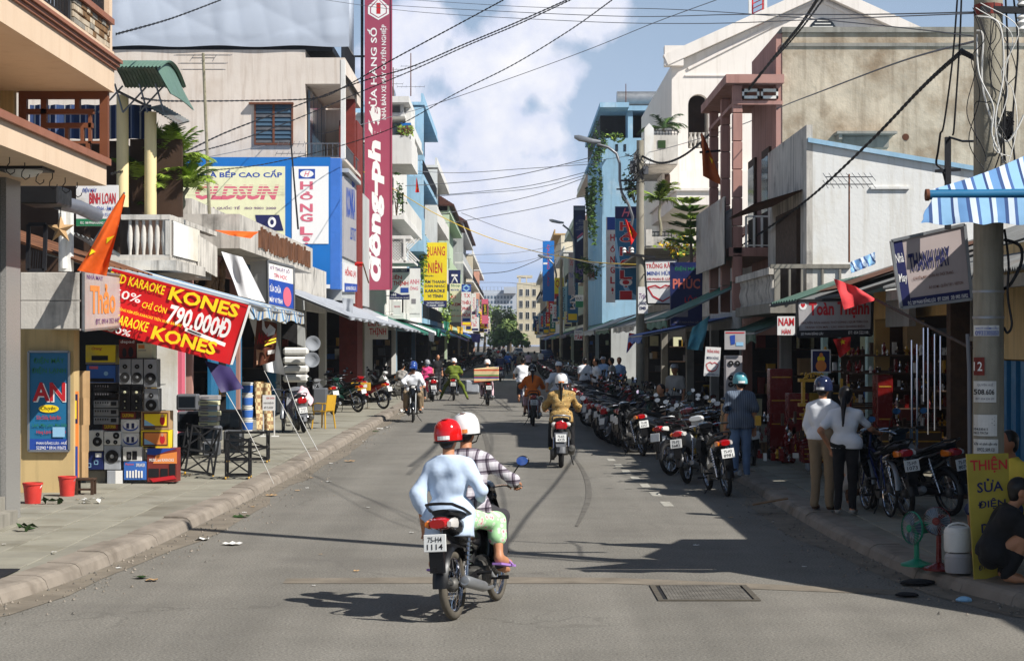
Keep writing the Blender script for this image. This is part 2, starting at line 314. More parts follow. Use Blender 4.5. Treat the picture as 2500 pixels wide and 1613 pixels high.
# ---------------------------------------------------------------- materials
for n_, c_, k_ in [
 ('asphalt',(123,119,111),dict(rough=.9,var=.10,sc=.9,bump=.004,bsc=90,stain=((98,94,89),.2,.35),spec=.2,grain=48)),
 ('asphalt_patch',(112,107,100),dict(rough=.92,var=.12,sc=3,bump=.004,bsc=120,spec=.2)),
 ('road_dust',(130,121,108),dict(rough=.95,var=.2,sc=2.5,bump=.003,spec=.15)),
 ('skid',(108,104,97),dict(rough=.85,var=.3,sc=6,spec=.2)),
 ('road_paint',(176,172,160),dict(rough=.8,var=.25,sc=9,stain=((120,116,108),.5,7))),
 ('paver',(150,146,132),dict(rough=.85,var=.14,sc=1.1,bump=.002,bsc=70,stain=((116,110,94),.4,.9),spec=.2)),
 ('paver_dark',(145,141,128),dict(rough=.85,var=.16,sc=1.3,bump=.002,bsc=70,stain=((110,104,90),.45,.8),spec=.2)),
 ('grout',(104,100,90),dict(rough=.95,var=.2,sc=3)),
 ('kerb',(146,136,124),dict(rough=.88,var=.18,sc=2.2,bump=.004,bsc=50,stain=((104,95,84),.4,2.5),spec=.2)),
 ('concrete',(150,145,134),dict(rough=.9,var=.16,sc=1.5,bump=.004,bsc=40,stain=((92,88,80),.4,1.1),streak=((80,76,70),.6))),
 ('pole_concrete',(152,146,130),dict(rough=.9,var=.16,sc=2.4,bump=.004,bsc=60,streak=((84,78,66),.6))),
 ('white_wall',(226,224,218),dict(rough=.8,var=.06,sc=.8,bump=.003,bsc=20,streak=((150,146,138),.35))),
 ('old_white',(234,233,228),dict(rough=.85,var=.06,sc=.9,bump=.004,bsc=14,stain=((196,186,164),.5,.45),streak=((176,164,140),.5))),
 ('grimy_white',(206,200,190),dict(rough=.85,var=.14,sc=1.5,bump=.004,bsc=30,stain=((84,80,74),.34,1.4),streak=((70,66,62),.8))),
 ('pink_beige',(220,208,195),dict(rough=.85,var=.07,sc=.5,bump=.004,bsc=10,stain=((196,178,160),.4,.4),streak=((160,136,114),.5))),
 ('cream_pink',(240,232,222),dict(rough=.8,var=.05,sc=.4,bump=.002,bsc=12,streak=((190,178,160),.45))),
 ('brown_wall',(198,183,160),dict(rough=.92,var=.22,sc=.9,bump=.015,bsc=6,stain=((140,120,96),.6,1.0),streak=((128,112,92),.8))),
 ('peach',(222,196,168),dict(rough=.75,var=.05,sc=.7,streak=((190,156,122),.35))),
 ('peach_cap',(150,98,76),dict(rough=.6,var=.10,sc=2)),
 ('lattice',(118,70,46),dict(rough=.6,var=.10,sc=3)),
 ('yellow_wall',(206,178,126),dict(rough=.8,var=.10,sc=.9,stain=((150,126,88),.25,1.5),streak=((120,104,76),.6))),
 ('cream_yellow',(236,214,160),dict(rough=.8,var=.06,sc=1.2,streak=((180,160,120),.4))),
 ('granite',(150,148,144),dict(rough=.35,var=.28,sc=60,spec=.5)),
 ('granite_dark',(96,96,96),dict(rough=.3,var=.3,sc=70,spec=.5)),
 ('light_blue',(152,190,214),dict(rough=.8,var=.10,sc=.7,stain=((196,212,222),.3,.8),streak=((120,140,150),.5))),
 ('pink_wall',(178,134,122),dict(rough=.8,var=.10,sc=1,streak=((110,72,66),.6))),
 ('green_wall',(196,214,184),dict(rough=.8,var=.08,sc=1,streak=((130,138,120),.5))),
 ('beige_wall',(222,210,184),dict(rough=.8,var=.08,sc=.7,streak=((150,134,106),.5))),
 ('grey_wall',(184,186,184),dict(rough=.85,var=.08,sc=.7,streak=((120,120,116),.5))),
 ('mint_wall',(186,214,206),dict(rough=.8,var=.08,sc=.9,streak=((120,136,128),.5))),
 ('ochre_wall',(196,158,98),dict(rough=.8,var=.1,sc=.9,streak=((130,100,60),.5))),
 ('salmon_wall',(222,168,146),dict(rough=.8,var=.1,sc=.9,streak=((150,110,96),.5))),
 ('blue_panel',(26,112,190),dict(rough=.45,var=.05,sc=1.5)),
 ('blue_tile',(66,118,200),dict(rough=.35,var=.08,sc=2)),
 ('navy',(26,38,88),dict(rough=.5,var=.08)),('dark_navy',(22,30,62),dict(rough=.5,var=.1)),
 ('teal_blue',(34,108,150),dict(rough=.5,var=.08)),
 ('sign_white',(232,230,226),dict(rough=.45,var=.04,streak=((190,184,170),.25))),
 ('sign_cream',(232,230,190),dict(rough=.5,var=.04,streak=((200,190,150),.3))),
 ('sign_grey',(176,172,172),dict(rough=.45,var=.08,streak=((130,124,120),.4))),
 ('sign_pinkgrey',(186,172,168),dict(rough=.4,var=.1,sc=1.5,streak=((150,132,128),.4))),
 ('sign_yellow',(246,214,40),dict(rough=.45,var=.05)),
 ('dull_yellow',(176,158,58),dict(rough=.6,var=.15)),
 ('maroon_sign',(164,74,96),dict(rough=.42,var=.05,sc=.8)),
 ('brick_red',(124,48,40),dict(rough=.7,var=.16,sc=4)),
 ('brick',(150,84,70),dict(rough=.85,var=.2,sc=8)),
 ('red',(206,30,34),dict(rough=.5,var=.05)),('ink_red',(196,36,44),dict(rough=.6,var=0)),
 ('ink_pink',(214,104,124),dict(rough=.6,var=0)),('ink_blue',(38,74,160),dict(rough=.6,var=0)),
 ('ink_navy',(30,34,84),dict(rough=.6,var=0)),('ink_black',(26,26,30),dict(rough=.6,var=0)),('ink_white',(240,238,234),dict(rough=.6,var=0)),
 ('ink_yellow',(250,216,30),dict(rough=.6,var=0)),('ink_grey',(130,126,130),dict(rough=.6,var=0)),('ink_orange',(232,140,70),dict(rough=.6,var=0)),
 ('ink_green',(40,120,80),dict(rough=.6,var=0)),('ink_purple',(120,80,130),dict(rough=.6,var=0)),('ink_faded_red',(206,110,96),dict(rough=.6,var=0)),
 ('ink_sky',(150,196,226),dict(rough=.6,var=0)),('ink_brown',(104,58,40),dict(rough=.6,var=.1)),('ink_skin',(196,150,120),dict(rough=.6,var=0)),
 ('banner_red',(208,26,30),dict(rough=.4,var=.06,sc=2)),
 ('flag_orange',(232,98,28),dict(rough=.75,var=.08,sc=5)),('flag_red',(206,38,34),dict(rough=.75,var=.08,sc=5)),
 ('flag_brown',(176,84,26),dict(rough=.75,var=.1,sc=5)),('flag_pinkred',(226,70,74),dict(rough=.75,var=.08,sc=5)),
 ('tarp_grey',(186,194,206),dict(rough=.4,var=.05,sc=.7)),
 ('tarp_white',(222,222,222),dict(rough=.7,var=.05,sc=2)),
 ('tarp_green',(34,112,92),dict(rough=.6,var=.12,sc=2)),('tarp_dkgreen',(30,84,66),dict(rough=.6,var=.15,sc=2)),
 ('tarp_blue',(60,110,190),dict(rough=.6,var=.1,sc=2)),('tarp_purple',(116,104,170),dict(rough=.6,var=.1,sc=2)),
 ('tarp_indigo',(52,42,88),dict(rough=.6,var=.1,sc=2)),('tarp_ltgrey',(170,174,180),dict(rough=.6,var=.12,sc=1.5,streak=((110,108,106),.4))),
 ('tarp_yellow',(214,170,60),dict(rough=.6,var=.1,sc=2)),('tarp_aqua',(110,190,210),dict(rough=.6,var=.1)),
 ('tin',(150,150,146),dict(rough=.5,metal=.4,var=.15,sc=1.2,stain=((120,84,60),.25,1.0),streak=((96,86,76),.5))),
 ('tin_green',(104,132,116),dict(rough=.5,metal=.2,var=.08,sc=2)),
 ('rust_tin',(128,86,60),dict(rough=.7,metal=.2,var=.3,sc=2,stain=((80,50,36),.5,1.5))),
 ('rooftile',(92,56,46),dict(rough=.85,var=.25,sc=3)),
 ('steel',(120,120,122),dict(rough=.4,metal=.7,var=.1)),('chrome',(200,200,205),dict(rough=.12,metal=1,var=0)),
 ('galv',(150,152,154),dict(rough=.45,metal=.6,var=.1)),
 ('black_metal',(24,24,26),dict(rough=.5,var=.1)),('iron',(30,30,34),dict(rough=.6,var=.15)),
 ('rust',(112,66,44),dict(rough=.8,var=.25,sc=8)),
 ('rubber',(30,29,29),dict(rough=.8,var=.15,sc=9)),('rubber_dusty',(92,86,76),dict(rough=.9,var=.2,sc=9)),
 ('plastic_black',(20,20,22),dict(rough=.35,var=.06)),('plastic_grey',(96,98,102),dict(rough=.5,var=.08)),
 ('plastic_red',(206,62,54),dict(rough=.5,var=.1,sc=6)),('plastic_white',(224,222,216),dict(rough=.4,var=.06,sc=6)),
 ('plastic_yellow',(206,160,50),dict(rough=.5,var=.1)),('plastic_green',(30,140,104),dict(rough=.4,var=.08)),
 ('seat_vinyl',(22,22,24),dict(rough=.5,var=.1,bump=.001,bsc=200)),
 ('bike_black',(16,17,20),dict(rough=.18,var=.05,coat=.6)),('bike_red',(150,18,24),dict(rough=.2,var=.05,coat=.6)),
 ('bike_blue',(28,44,100),dict(rough=.2,var=.05,coat=.6)),('bike_silver',(170,172,176),dict(rough=.25,metal=.5,var=.05,coat=.5)),
 ('bike_maroon',(78,16,24),dict(rough=.2,var=.05,coat=.6)),('bike_white',(214,214,212),dict(rough=.22,var=.05,coat=.5)),
 ('bike_green',(22,58,48),dict(rough=.2,var=.05,coat=.6)),
 ('lamp_red',(170,16,20),dict(rough=.1,var=0,coat=.8)),('lamp_clear',(210,206,200),dict(rough=.08,var=0,coat=.8)),('lamp_orange',(226,120,30),dict(rough=.1,var=0,coat=.8)),
 ('mirror',(190,205,230),dict(rough=.04,metal=1,var=0)),('mirror_blue',(50,96,180),dict(rough=.12,var=0,coat=.8)),  # the blue mirror glass has the sky's reflection painted into its colour
 ('engine',(104,102,98),dict(rough=.5,metal=.5,var=.2,sc=12,stain=((60,52,44),.4,9))),
 ('plate_white',(226,226,222),dict(rough=.5,var=.04)),
 ('glass_dark',(26,32,38),dict(rough=.08,var=0,spec=.6)),('glass_blue',(70,92,110),dict(rough=.08,var=0,spec=.6)),
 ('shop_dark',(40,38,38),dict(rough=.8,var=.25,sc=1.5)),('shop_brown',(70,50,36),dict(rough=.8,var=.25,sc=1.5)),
 ('wood',(128,98,66),dict(rough=.75,var=.25,sc=7)),('wood_dark',(74,54,40),dict(rough=.75,var=.25,sc=7)),('cardboard',(184,150,108),dict(rough=.85,var=.1,sc=4)),
 ('lacquer_red',(110,22,20),dict(rough=.25,var=.1,sc=5)),('gold',(206,160,60),dict(rough=.35,metal=.5,var=.15,sc=12)),
 ('skin',(186,130,96),dict(rough=.55,var=.06,sc=14)),('skin_dark',(158,104,76),dict(rough=.55,var=.06,sc=14)),
 ('hair',(20,17,16),dict(rough=.4,var=.2,sc=30)),
 ('cloth_ltblue',(194,211,232),dict(rough=.8,var=.05,sc=5)),('cloth_white',(226,228,232),dict(rough=.8,var=.04,sc=5)),
 ('cloth_orange',(232,116,34),dict(rough=.8,var=.06,sc=5)),('cloth_olive',(102,116,34),dict(rough=.8,var=.08,sc=5)),
 ('cloth_khaki',(142,122,96),dict(rough=.85,var=.08,sc=5)),('cloth_black',(24,24,27),dict(rough=.85,var=.1,sc=5)),('cloth_charcoal',(60,58,62),dict(rough=.85,var=.1,sc=5)),
 ('cloth_jeans',(104,130,164),dict(rough=.85,var=.14,sc=7)),('cloth_grey',(170,166,160),dict(rough=.85,var=.08,sc=5)),
 ('cloth_pink',(226,70,130),dict(rough=.8,var=.08)),('cloth_ltpink',(224,190,196),dict(rough=.8,var=.08)),('cloth_yellow',(206,186,70),dict(rough=.8,var=.08)),
 ('cloth_brown',(92,66,48),dict(rough=.85,var=.1)),('cloth_blueshirt',(140,170,206),dict(rough=.8,var=.06)),('cloth_darkblue',(38,50,84),dict(rough=.85,var=.1)),
 ('helmet_red',(206,22,24),dict(rough=.15,var=.03,coat=.7)),('helmet_white',(236,236,234),dict(rough=.25,var=.03,coat=.4)),
 ('helmet_blue',(40,70,140),dict(rough=.2,var=.03,coat=.6)),('helmet_black',(22,22,26),dict(rough=.15,var=.03,coat=.7)),('helmet_grey',(150,152,156),dict(rough=.25,var=.03,coat=.5)),
 ('helmet_navy',(30,38,66),dict(rough=.15,var=.03,coat=.7)),('helmet_aqua',(100,170,180),dict(rough=.3,var=.15,sc=14)),
 ('leaf',(74,104,36),dict(rough=.6,var=.3,sc=2.5)),('leaf_light',(146,170,66),dict(rough=.55,var=.25,sc=3)),('leaf_dark',(44,70,28),dict(rough=.6,var=.3,sc=2.5)),
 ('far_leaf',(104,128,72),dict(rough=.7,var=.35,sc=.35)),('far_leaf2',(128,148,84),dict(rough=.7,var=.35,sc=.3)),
 ('flower_yellow',(240,190,40),dict(rough=.6,var=.1)),('bark',(112,100,84),dict(rough=.9,var=.2,sc=10)),('palm_trunk',(150,144,120),dict(rough=.9,var=.2,sc=12)),
 ('cable',(22,22,26),dict(rough=.6,var=0)),('cable_white',(214,212,206),dict(rough=.6,var=0)),('cable_yellow',(226,186,40),dict(rough=.6,var=0)),('cable_grey',(110,112,118),dict(rough=.6,var=0)),
 ('paper',(222,220,214),dict(rough=.85,var=.08,sc=9)),('lavender',(160,120,190),dict(rough=.6,var=.05)),('pvc_grey',(110,112,120),dict(rough=.4,var=.06)),
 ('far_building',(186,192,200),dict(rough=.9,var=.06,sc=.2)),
]: mat(n_, c_, **k_)
def patterned(name, build):
 m = bpy.data.materials.new(name); m.use_nodes = True; MATS[name] = m
 nt = m.node_tree; b = nt.nodes['Principled BSDF']; b.inputs['Roughness'].default_value = .8; b.inputs['Specular IOR Level'].default_value = .25
 build(nt, nt.nodes, nt.links, b); N = nt.nodes
 n = N.new('ShaderNodeTexNoise'); n.inputs['Scale'].default_value = 4.5; bp = N.new('ShaderNodeBump'); bp.inputs['Distance'].default_value = .015
 nt.links.new(_obj(N), n.inputs['Vector']); nt.links.new(n.outputs['Fac'], bp.inputs['Height']); nt.links.new(bp.outputs[0], b.inputs['Normal']); return m
def worn_road():
 nt = MATS['asphalt'].node_tree; N = nt.nodes; L = nt.links; b = N['Principled BSDF']; src = b.inputs['Base Color'].links[0].from_socket
 P = N.new('ShaderNodeNewGeometry').outputs['Position']
 def rng(x, a, c, lo, hi): n = N.new('ShaderNodeMapRange'); L.new(x, n.inputs[0]); [setattr(n.inputs[i+1], 'default_value', v) for i, v in enumerate((a, c, lo, hi))]; return n.outputs[0]
 def nz(sc, s, d): mp = N.new('ShaderNodeMapping'); mp.inputs['Scale'].default_value = sc; L.new(P, mp.inputs[0]); n = N.new('ShaderNodeTexNoise'); n.inputs['Scale'].default_value = s; n.inputs['Detail'].default_value = d; L.new(mp.outputs[0], n.inputs['Vector']); return n
 k = rng(nz((1.3,.045,1), 1, 4).outputs['Fac'], .3, .7, .84, 1.14)
 w = nz((1,1,1), 1.4, 5); vm = N.new('ShaderNodeVectorMath'); vm.operation = 'MULTIPLY_ADD'; L.new(w.outputs['Color'], vm.inputs[0]); vm.inputs[1].default_value = (1.2,1.2,0); L.new(P, vm.inputs[2])
 v = N.new('ShaderNodeTexVoronoi'); v.feature = 'DISTANCE_TO_EDGE'; v.inputs['Scale'].default_value = .42; L.new(vm.outputs[0], v.inputs['Vector'])
 cr = rng(v.outputs['Distance'], .004, .012, .8, 1); area = rng(nz((1,1,1), .25, 2).outputs[0], .5, .6, 0, 1)
 for kind, x in (('a', k), ('c', cr)):
  m = N.new('ShaderNodeMix'); m.data_type = 'RGBA'; m.blend_type = 'MULTIPLY'; m.inputs[0].default_value = 1
  if kind == 'c': L.new(area, m.inputs[0])
  cc = N.new('ShaderNodeCombineColor'); [L.new(x, cc.inputs[i]) for i in range(3)]; L.new(src, m.inputs[6]); L.new(cc.outputs[0], m.inputs[7]); src = m.outputs[2]
 L.new(src, b.inputs['Base Color'])
worn_road()
def _obj(N): return N.new('ShaderNodeTexCoord').outputs['Object']
def ramp_node(N, stops, const=True):
 r = N.new('ShaderNodeValToRGB'); e = r.color_ramp
 e.interpolation = 'CONSTANT' if const else 'LINEAR'
 while len(e.elements) < len(stops): e.elements.new(.5)
 for el, (p, c) in zip(e.elements, stops): el.position = p; el.color = tuple(lin(x) for x in c)+(1,)
 return r
def stripes(axis, width, stops):
 def f(nt, N, L, b):
  s = N.new('ShaderNodeSeparateXYZ'); L.new(_obj(N), s.inputs[0])
  d = N.new('ShaderNodeMath'); d.operation = 'DIVIDE'; L.new(s.outputs[axis], d.inputs[0]); d.inputs[1].default_value = width
  fr = N.new('ShaderNodeMath'); fr.operation = 'FRACT'; L.new(d.outputs[0], fr.inputs[0])
  r = ramp_node(N, stops); L.new(fr.outputs[0], r.inputs[0]); L.new(r.outputs[0], b.inputs['Base Color'])
 return f
BW = [(0,(200,214,228)),(.16,(74,104,156)),(.24,(140,182,216)),(.5,(52,72,116)),(.57,(196,212,226)),(.68,(104,146,192)),(.9,(60,84,130))]
patterned('awning_stripe', stripes(0, .34, BW))
patterned('awning_stripe_old', stripes(1, .9, [(0,(188,196,200)),(.25,(96,140,180)),(.45,(206,206,196)),(.65,(70,110,160)),(.8,(190,180,160))]))
patterned('shirt_stripe', stripes(1, .035, [(0,(96,108,124)),(.45,(58,68,84)),(.7,(108,118,132))]))
patterned('curtain', stripes(0, .28, [(0,(44,62,100)),(.3,(170,170,170)),(.4,(36,50,86)),(.75,(120,128,150)),(.85,(48,70,112))]))
patterned('box_stripe', stripes(2, .42, [(0,(206,90,60)),(.14,(226,200,150)),(.34,(70,84,150)),(.46,(170,70,60)),(.56,(90,150,90)),(.68,(222,196,150))]))
def _plaid(nt, N, L, b):
 s = N.new('ShaderNodeSeparateXYZ'); L.new(_obj(N), s.inputs[0]); outs = []
 for ax, w in ((1, .085), (2, .10)):
  d = N.new('ShaderNodeMath'); d.operation = 'DIVIDE'; L.new(s.outputs[ax], d.inputs[0]); d.inputs[1].default_value = w
  fr = N.new('ShaderNodeMath'); fr.operation = 'FRACT'; L.new(d.outputs[0], fr.inputs[0])
  r = ramp_node(N, [(0,(228,226,228)),(.42,(150,142,150)),(.58,(96,86,98)),(.72,(206,202,206))]); L.new(fr.outputs[0], r.inputs[0]); outs.append(r.outputs[0])
 m = N.new('ShaderNodeMix'); m.data_type = 'RGBA'; m.blend_type = 'MULTIPLY'; m.inputs[0].default_value = 1
 L.new(outs[0], m.inputs[6]); L.new(outs[1], m.inputs[7]); L.new(m.outputs[2], b.inputs['Base Color'])
patterned('plaid', _plaid)
def _floral(base, spots, sc):
 def f(nt, N, L, b):
  v = N.new('ShaderNodeTexVoronoi'); v.inputs['Scale'].default_value = sc; L.new(_obj(N), v.inputs['Vector'])
  n = N.new('ShaderNodeTexNoise'); n.inputs['Scale'].default_value = sc*.7; L.new(_obj(N), n.inputs['Vector'])
  r = ramp_node(N, spots+[(spots[-1][0]+.16, base)]); L.new(v.outputs['Distance'], r.inputs[0])
  L.new(r.outputs[0], b.inputs['Base Color'])
 return f
patterned('floral_green', _floral((168,214,160), [(0,(214,130,140)),(.2,(222,176,176)),(.32,(206,228,200))], 21))
patterned('floral_brown', _floral((168,134,82), [(0,(232,214,160)),(.2,(96,62,30)),(.36,(200,168,104))], 19))
def _checks(nt, N, L, b):
 v = N.new('ShaderNodeTexChecker'); v.inputs['Scale'].default_value = 14; L.new(_obj(N), v.inputs['Vector'])
 v.inputs[1].default_value = tuple(lin(x) for x in (206,186,140))+(1,); v.inputs[2].default_value = tuple(lin(x) for x in (150,116,84))+(1,)
 L.new(v.outputs[0], b.inputs['Base Color'])
patterned('check_cloth', _checks)
# ---------------------------------------------------------------- bodies: smooth surfaces grown round a skeleton
def surfnet(fn, lo, hi, h):
 lo = np.array(lo)-h*2; n = np.ceil((np.array(hi)+h*2-lo)/h).astype(int)+1
 ax = [lo[i]+h*np.arange(n[i]) for i in range(3)]
 P = np.stack(np.meshgrid(*ax, indexing='ij'), -1)
 V = fn(P.reshape(-1, 3)).reshape(n)
 S = V < 0; c = tuple(n-1)
 cnt = np.zeros(c); acc = np.zeros(c+(3,))
 corners = [(i, j, k) for i in (0,1) for j in (0,1) for k in (0,1)]
 def sub(A, o): return A[o[0]:o[0]+c[0], o[1]:o[1]+c[1], o[2]:o[2]+c[2]]
 for a in corners:
  for d in range(3):
   if a[d]: continue
   e = list(a); e[d] = 1
   va, ve = sub(V, a), sub(V, e); cross = sub(S, a) != sub(S, e)
   t = np.where(cross, va/np.where(cross, va-ve, 1), 0)
   p = np.zeros(c+(3,)); p[..., 0] = a[0]; p[..., 1] = a[1]; p[..., 2] = a[2]; p[..., d] += t
   acc += p*cross[..., None]; cnt += cross
 act = cnt > 0; idx = -np.ones(c, int); idx[act] = np.arange(act.sum())
 base = np.stack(np.meshgrid(*[np.arange(q) for q in c], indexing='ij'), -1)
 pts = lo+h*(base[act]+acc[act]/cnt[act][:, None])
 fs = []
 for d in range(3):
  u, w = (d+1) % 3, (d+2) % 3
  A = S.take(range(n[d]-1), d); B = S.take(range(1, n[d]), d)
  for sgn, M in ((1, A & ~B), (0, ~A & B)):
   g = np.argwhere(M); g = g[(g[:, u] > 0) & (g[:, w] > 0) & (g[:, u] < n[u]-1) & (g[:, w] < n[w]-1)]
   def cell(du, dw):
    q = g.copy(); q[:, u] -= du; q[:, w] -= dw; return idx[q[:, 0], q[:, 1], q[:, 2]]
   Q = [cell(1,1), cell(0,1), cell(0,0), cell(1,0)]
   fs.append(np.stack(Q if sgn else Q[::-1], 1))
 return pts, np.concatenate(fs)
def sdf_mesh(prims, h, k=.03, cut=None, wr=0.0, seed=0):
 """prims: ('c',a,b,ra,rb) tapered capsules, ('e',centre,radii,Rot3x3|None) ellipsoids; cut = list of (point, normal) planes"""
 lo = np.array([9e9]*3); hi = -lo
 for p in prims:
  if p[0] == 'c':
   for q, r in ((p[1], p[3]), (p[2], p[4])): lo = np.minimum(lo, np.array(q)-r-k); hi = np.maximum(hi, np.array(q)+r+k)
  else: lo = np.minimum(lo, np.array(p[1])-max(p[2])); hi = np.maximum(hi, np.array(p[1])+max(p[2]))
 rs = np.random.RandomState(seed); ws = [(rs.randn(3)*np.array([14, 14, 20]), rs.rand()*6) for _ in range(5)]
 def fn(X):
  acc = np.zeros(len(X))
  for p in prims:
   if p[0] == 'c':
    a = np.array(p[1]); ab = np.array(p[2])-a; L2 = max(ab@ab, 1e-9)
    t = np.clip(((X-a)@ab)/L2, 0, 1)
    d = np.linalg.norm(X-a-t[:, None]*ab, axis=1)-(p[3]+(p[4]-p[3])*t)
   else:
    q = X-np.array(p[1]); q = q@np.array(p[3]) if p[3] is not None else q
    r = np.array(p[2]); s = np.linalg.norm(q/r, axis=1); d = (s-1)*min(r)
   acc += np.exp(np.clip(-d/k*2.2, -60, 60))
  d = -np.log(np.maximum(acc, 1e-30))*k/2.2
  if wr:
   for w, ph in ws: d = d+wr*np.sin(X@w+ph)
  for pt, nn in (cut or []): d = np.maximum(d, (X-np.array(pt))@np.array(nn))
  return d
 return surfnet(fn, lo, hi, h)
_hand = {}
def hand_mesh(kind):
 """right hand: wrist at the origin, fingers along +x, palm facing -z, thumb towards +y"""
 if kind in _hand: return _hand[kind]
 pr = [('c', (-.02,0,0), (.02,0,0), .024, .026), ('c', (.02,.012,0), (.085,.026,0), .018, .015), ('c', (.02,-.006,0), (.088,.006,0), .018, .015), ('c', (.02,-.02,0), (.08,-.022,0), .016, .013)]
 cu = {'grip': (.75, 1.5, 1.2), 'relax': (.25, .5, .35)}[kind]
 for y, ln in ((.030, .9), (.011, 1.0), (-.009, .94), (-.027, .74)):
  p = Vector((.088, y, 0)); ang = 0
  for q, (c, l) in enumerate(zip(cu, (.042, .028, .022))):
   ang += c; e = p+Vector((math.cos(ang), 0, -math.sin(ang)))*l*ln
   pr.append(('c', tuple(p), tuple(e), .0095-.001*q, .0088-.001*q)); p = e
 t0 = Vector((.025,.028,-.004)); t1 = t0+Vector((.03,.03,-.014)); t2 = t1+(Vector((.03,.004,-.02)) if kind == 'grip' else Vector((.032,.012,-.008)))
 pr += [('c', tuple(t0), tuple(t1), .013, .011), ('c', tuple(t1), tuple(t2), .0105, .0085)]
 _hand[kind] = sdf_mesh(pr, .0052, .005); return _hand[kind]
SKL = dict(sh=.185, hip=.09)
def V3(*a): return Vector(a)
def head_prims(c, fw, sc=1.0):
 """skull, jaw, nose, ears round the head centre c looking along fw"""
 f = Vector(fw).normalized(); s = f.cross(Vector((0,0,1))).normalized(); u = s.cross(f).normalized()
 R = np.array([[f.x, s.x, u.x], [f.y, s.y, u.y], [f.z, s.z, u.z]])
 def w(a, b, d): return tuple(c+f*a*sc+s*b*sc+u*d*sc)
 return [('e', w(-.005,0,.02), (.098*sc,.078*sc,.10*sc), R), ('e', w(.028,0,-.045), (.062*sc,.055*sc,.07*sc), R),
   ('c', w(.088,0,.0), w(.104,0,-.028), .010*sc, .014*sc), ('e', w(-.005,.078,-.012), (.016*sc,.012*sc,.03*sc), R), ('e', w(-.005,-.078,-.012), (.016*sc,.012*sc,.03*sc), R),
   ('c', w(.075,-.02,-.058), w(.075,.02,-.058), .012*sc, .012*sc)], (f, s, u)
def person(label, J, loc, rz=0.0, lean=0.0, skin='skin', shirt=None, sleeve='short', hem=.0, trousers=None, leg='long', shoes=None, hair=True, pony=False,
           helmet=None, cap=None, fine=.016, hands=('grip','grip'), group=None, glasses=False, skirt=False, mask=None, loose=.012, pack=None, strap=True, visor=False, female=False):
 """J: joints in local axes (x forward, y left, z up)"""
 J = {k: Vector(v) for k, v in J.items()}
 root = thing('person', label, 'person', (0,0,0), group)
 pel, nk, hd = J['pelvis'], J['neck'], J['head']; fw = J.get('face', Vector((1,0,0)))
 up = (nk-pel).normalized()
 for s in 'LR': J['sh'+s] = J['sh'+s]-up*.035+(nk-J['sh'+s])*.07
 mid = pel.lerp(nk, .5)
 lat = (J['shL']-J['shR']).normalized(); hl = (J['hipL']-J['hipR']).normalized()
 g = .9 if female else 1.0
 tors = [('c', tuple(J['hipL']+up*.05-hl*.0), tuple(J['hipR']+up*.05+hl*.0), .105, .105), ('c', tuple(mid+lat*.055), tuple(mid-lat*.055), .093*g, .093*g),
   ('c', tuple(J['shL']-lat*.08-up*.07), tuple(J['shR']+lat*.08-up*.07), .080*g, .080*g), ('c', tuple(mid+lat*.06), tuple(J['shL']-lat*.08-up*.04), .09*g, .09*g), ('c', tuple(mid-lat*.06), tuple(J['shR']+lat*.08-up*.04), .09*g, .09*g),
   ('c', tuple(mid), tuple(pel+up*.05), .10*g, .108), ('c', tuple(J['shL']), tuple(J['shR']), .045, .045), ('c', tuple(nk-up*.01), tuple(J['shL']), .05, .05), ('c', tuple(nk-up*.01), tuple(J['shR']), .05, .05)]
 def grow(ps, d): return [(p[0], p[1], p[2], p[3]+d, p[4]+d) for p in ps]
 def arm(s, d=0, part=2):
  a = [('c', tuple(J['sh'+s]), tuple(J['el'+s]), .045*g+d, .038*g+d)]
  if part > 1: a.append(('c', tuple(J['el'+s]), tuple(J['el'+s].lerp(J['wr'+s], .84) if d else J['wr'+s]), .04*g+d, .03+d*.8))
  if part == 1: a = [('c', tuple(J['sh'+s]), tuple(J['sh'+s].lerp(J['el'+s], .72)), .052*g+d, .052*g+d*1.4)]
  return a
 def lg(s, d=0, part=2):
  a = [('c', tuple(J['hip'+s]), tuple(J['kn'+s]), .082+d, .056+d)]
  if part == 1.5: a.append(('c', tuple(J['kn'+s]), tuple(J['kn'+s].lerp(J['an'+s], .45)), .056+d, .06+d))
  if part == 2: a.append(('c', tuple(J['kn'+s]), tuple(J['an'+s]), .054+d, .036+d))
  return a
 hp, (f, s_, u) = head_prims(hd, fw)
 body = grow(tors, -.012)+[('c', tuple(nk), tuple(hd-u*.05), .05, .047)]+hp
 for s in 'LR':
  body += arm(s)+lg(s)
  body += [('c', tuple(J['an'+s]), tuple(J['an'+s].lerp(J['to'+s], .5)-Vector((0,0,.01))), .036, .036), ('c', tuple(J['an'+s]-Vector((0,0,.02))), tuple(J['to'+s]), .036, .024)]
 mb = MB(); p, fc = sdf_mesh(body, fine, .018); mb.add(p, fc)
 for s, kind in (('R', hands[1]), ('L', hands[0])):
  if kind is None or fine > .03: continue
  w = J['wr'+s]; d = J.get('hd'+s); d = (d-w).normalized() if d else (w-J['el'+s]).normalized()
  pn = J.get('palm'+s, Vector((0,0,1))); z = (pn-d*pn.dot(d)).normalized(); y = z.cross(d)
  if s == 'L': pass
  M = Matrix((d, y, z)).transposed()
  hp_, hf = hand_mesh(kind)
  sg = 1 if s == 'R' else -1
  vs = [M @ Vector((q[0], q[1]*sg, q[2]))+w for q in hp_]
  mb.add(vs, hf if s == 'R' else hf[:, ::-1])
 o = mb.build('body', [mat_of(skin)], root, smooth=60)
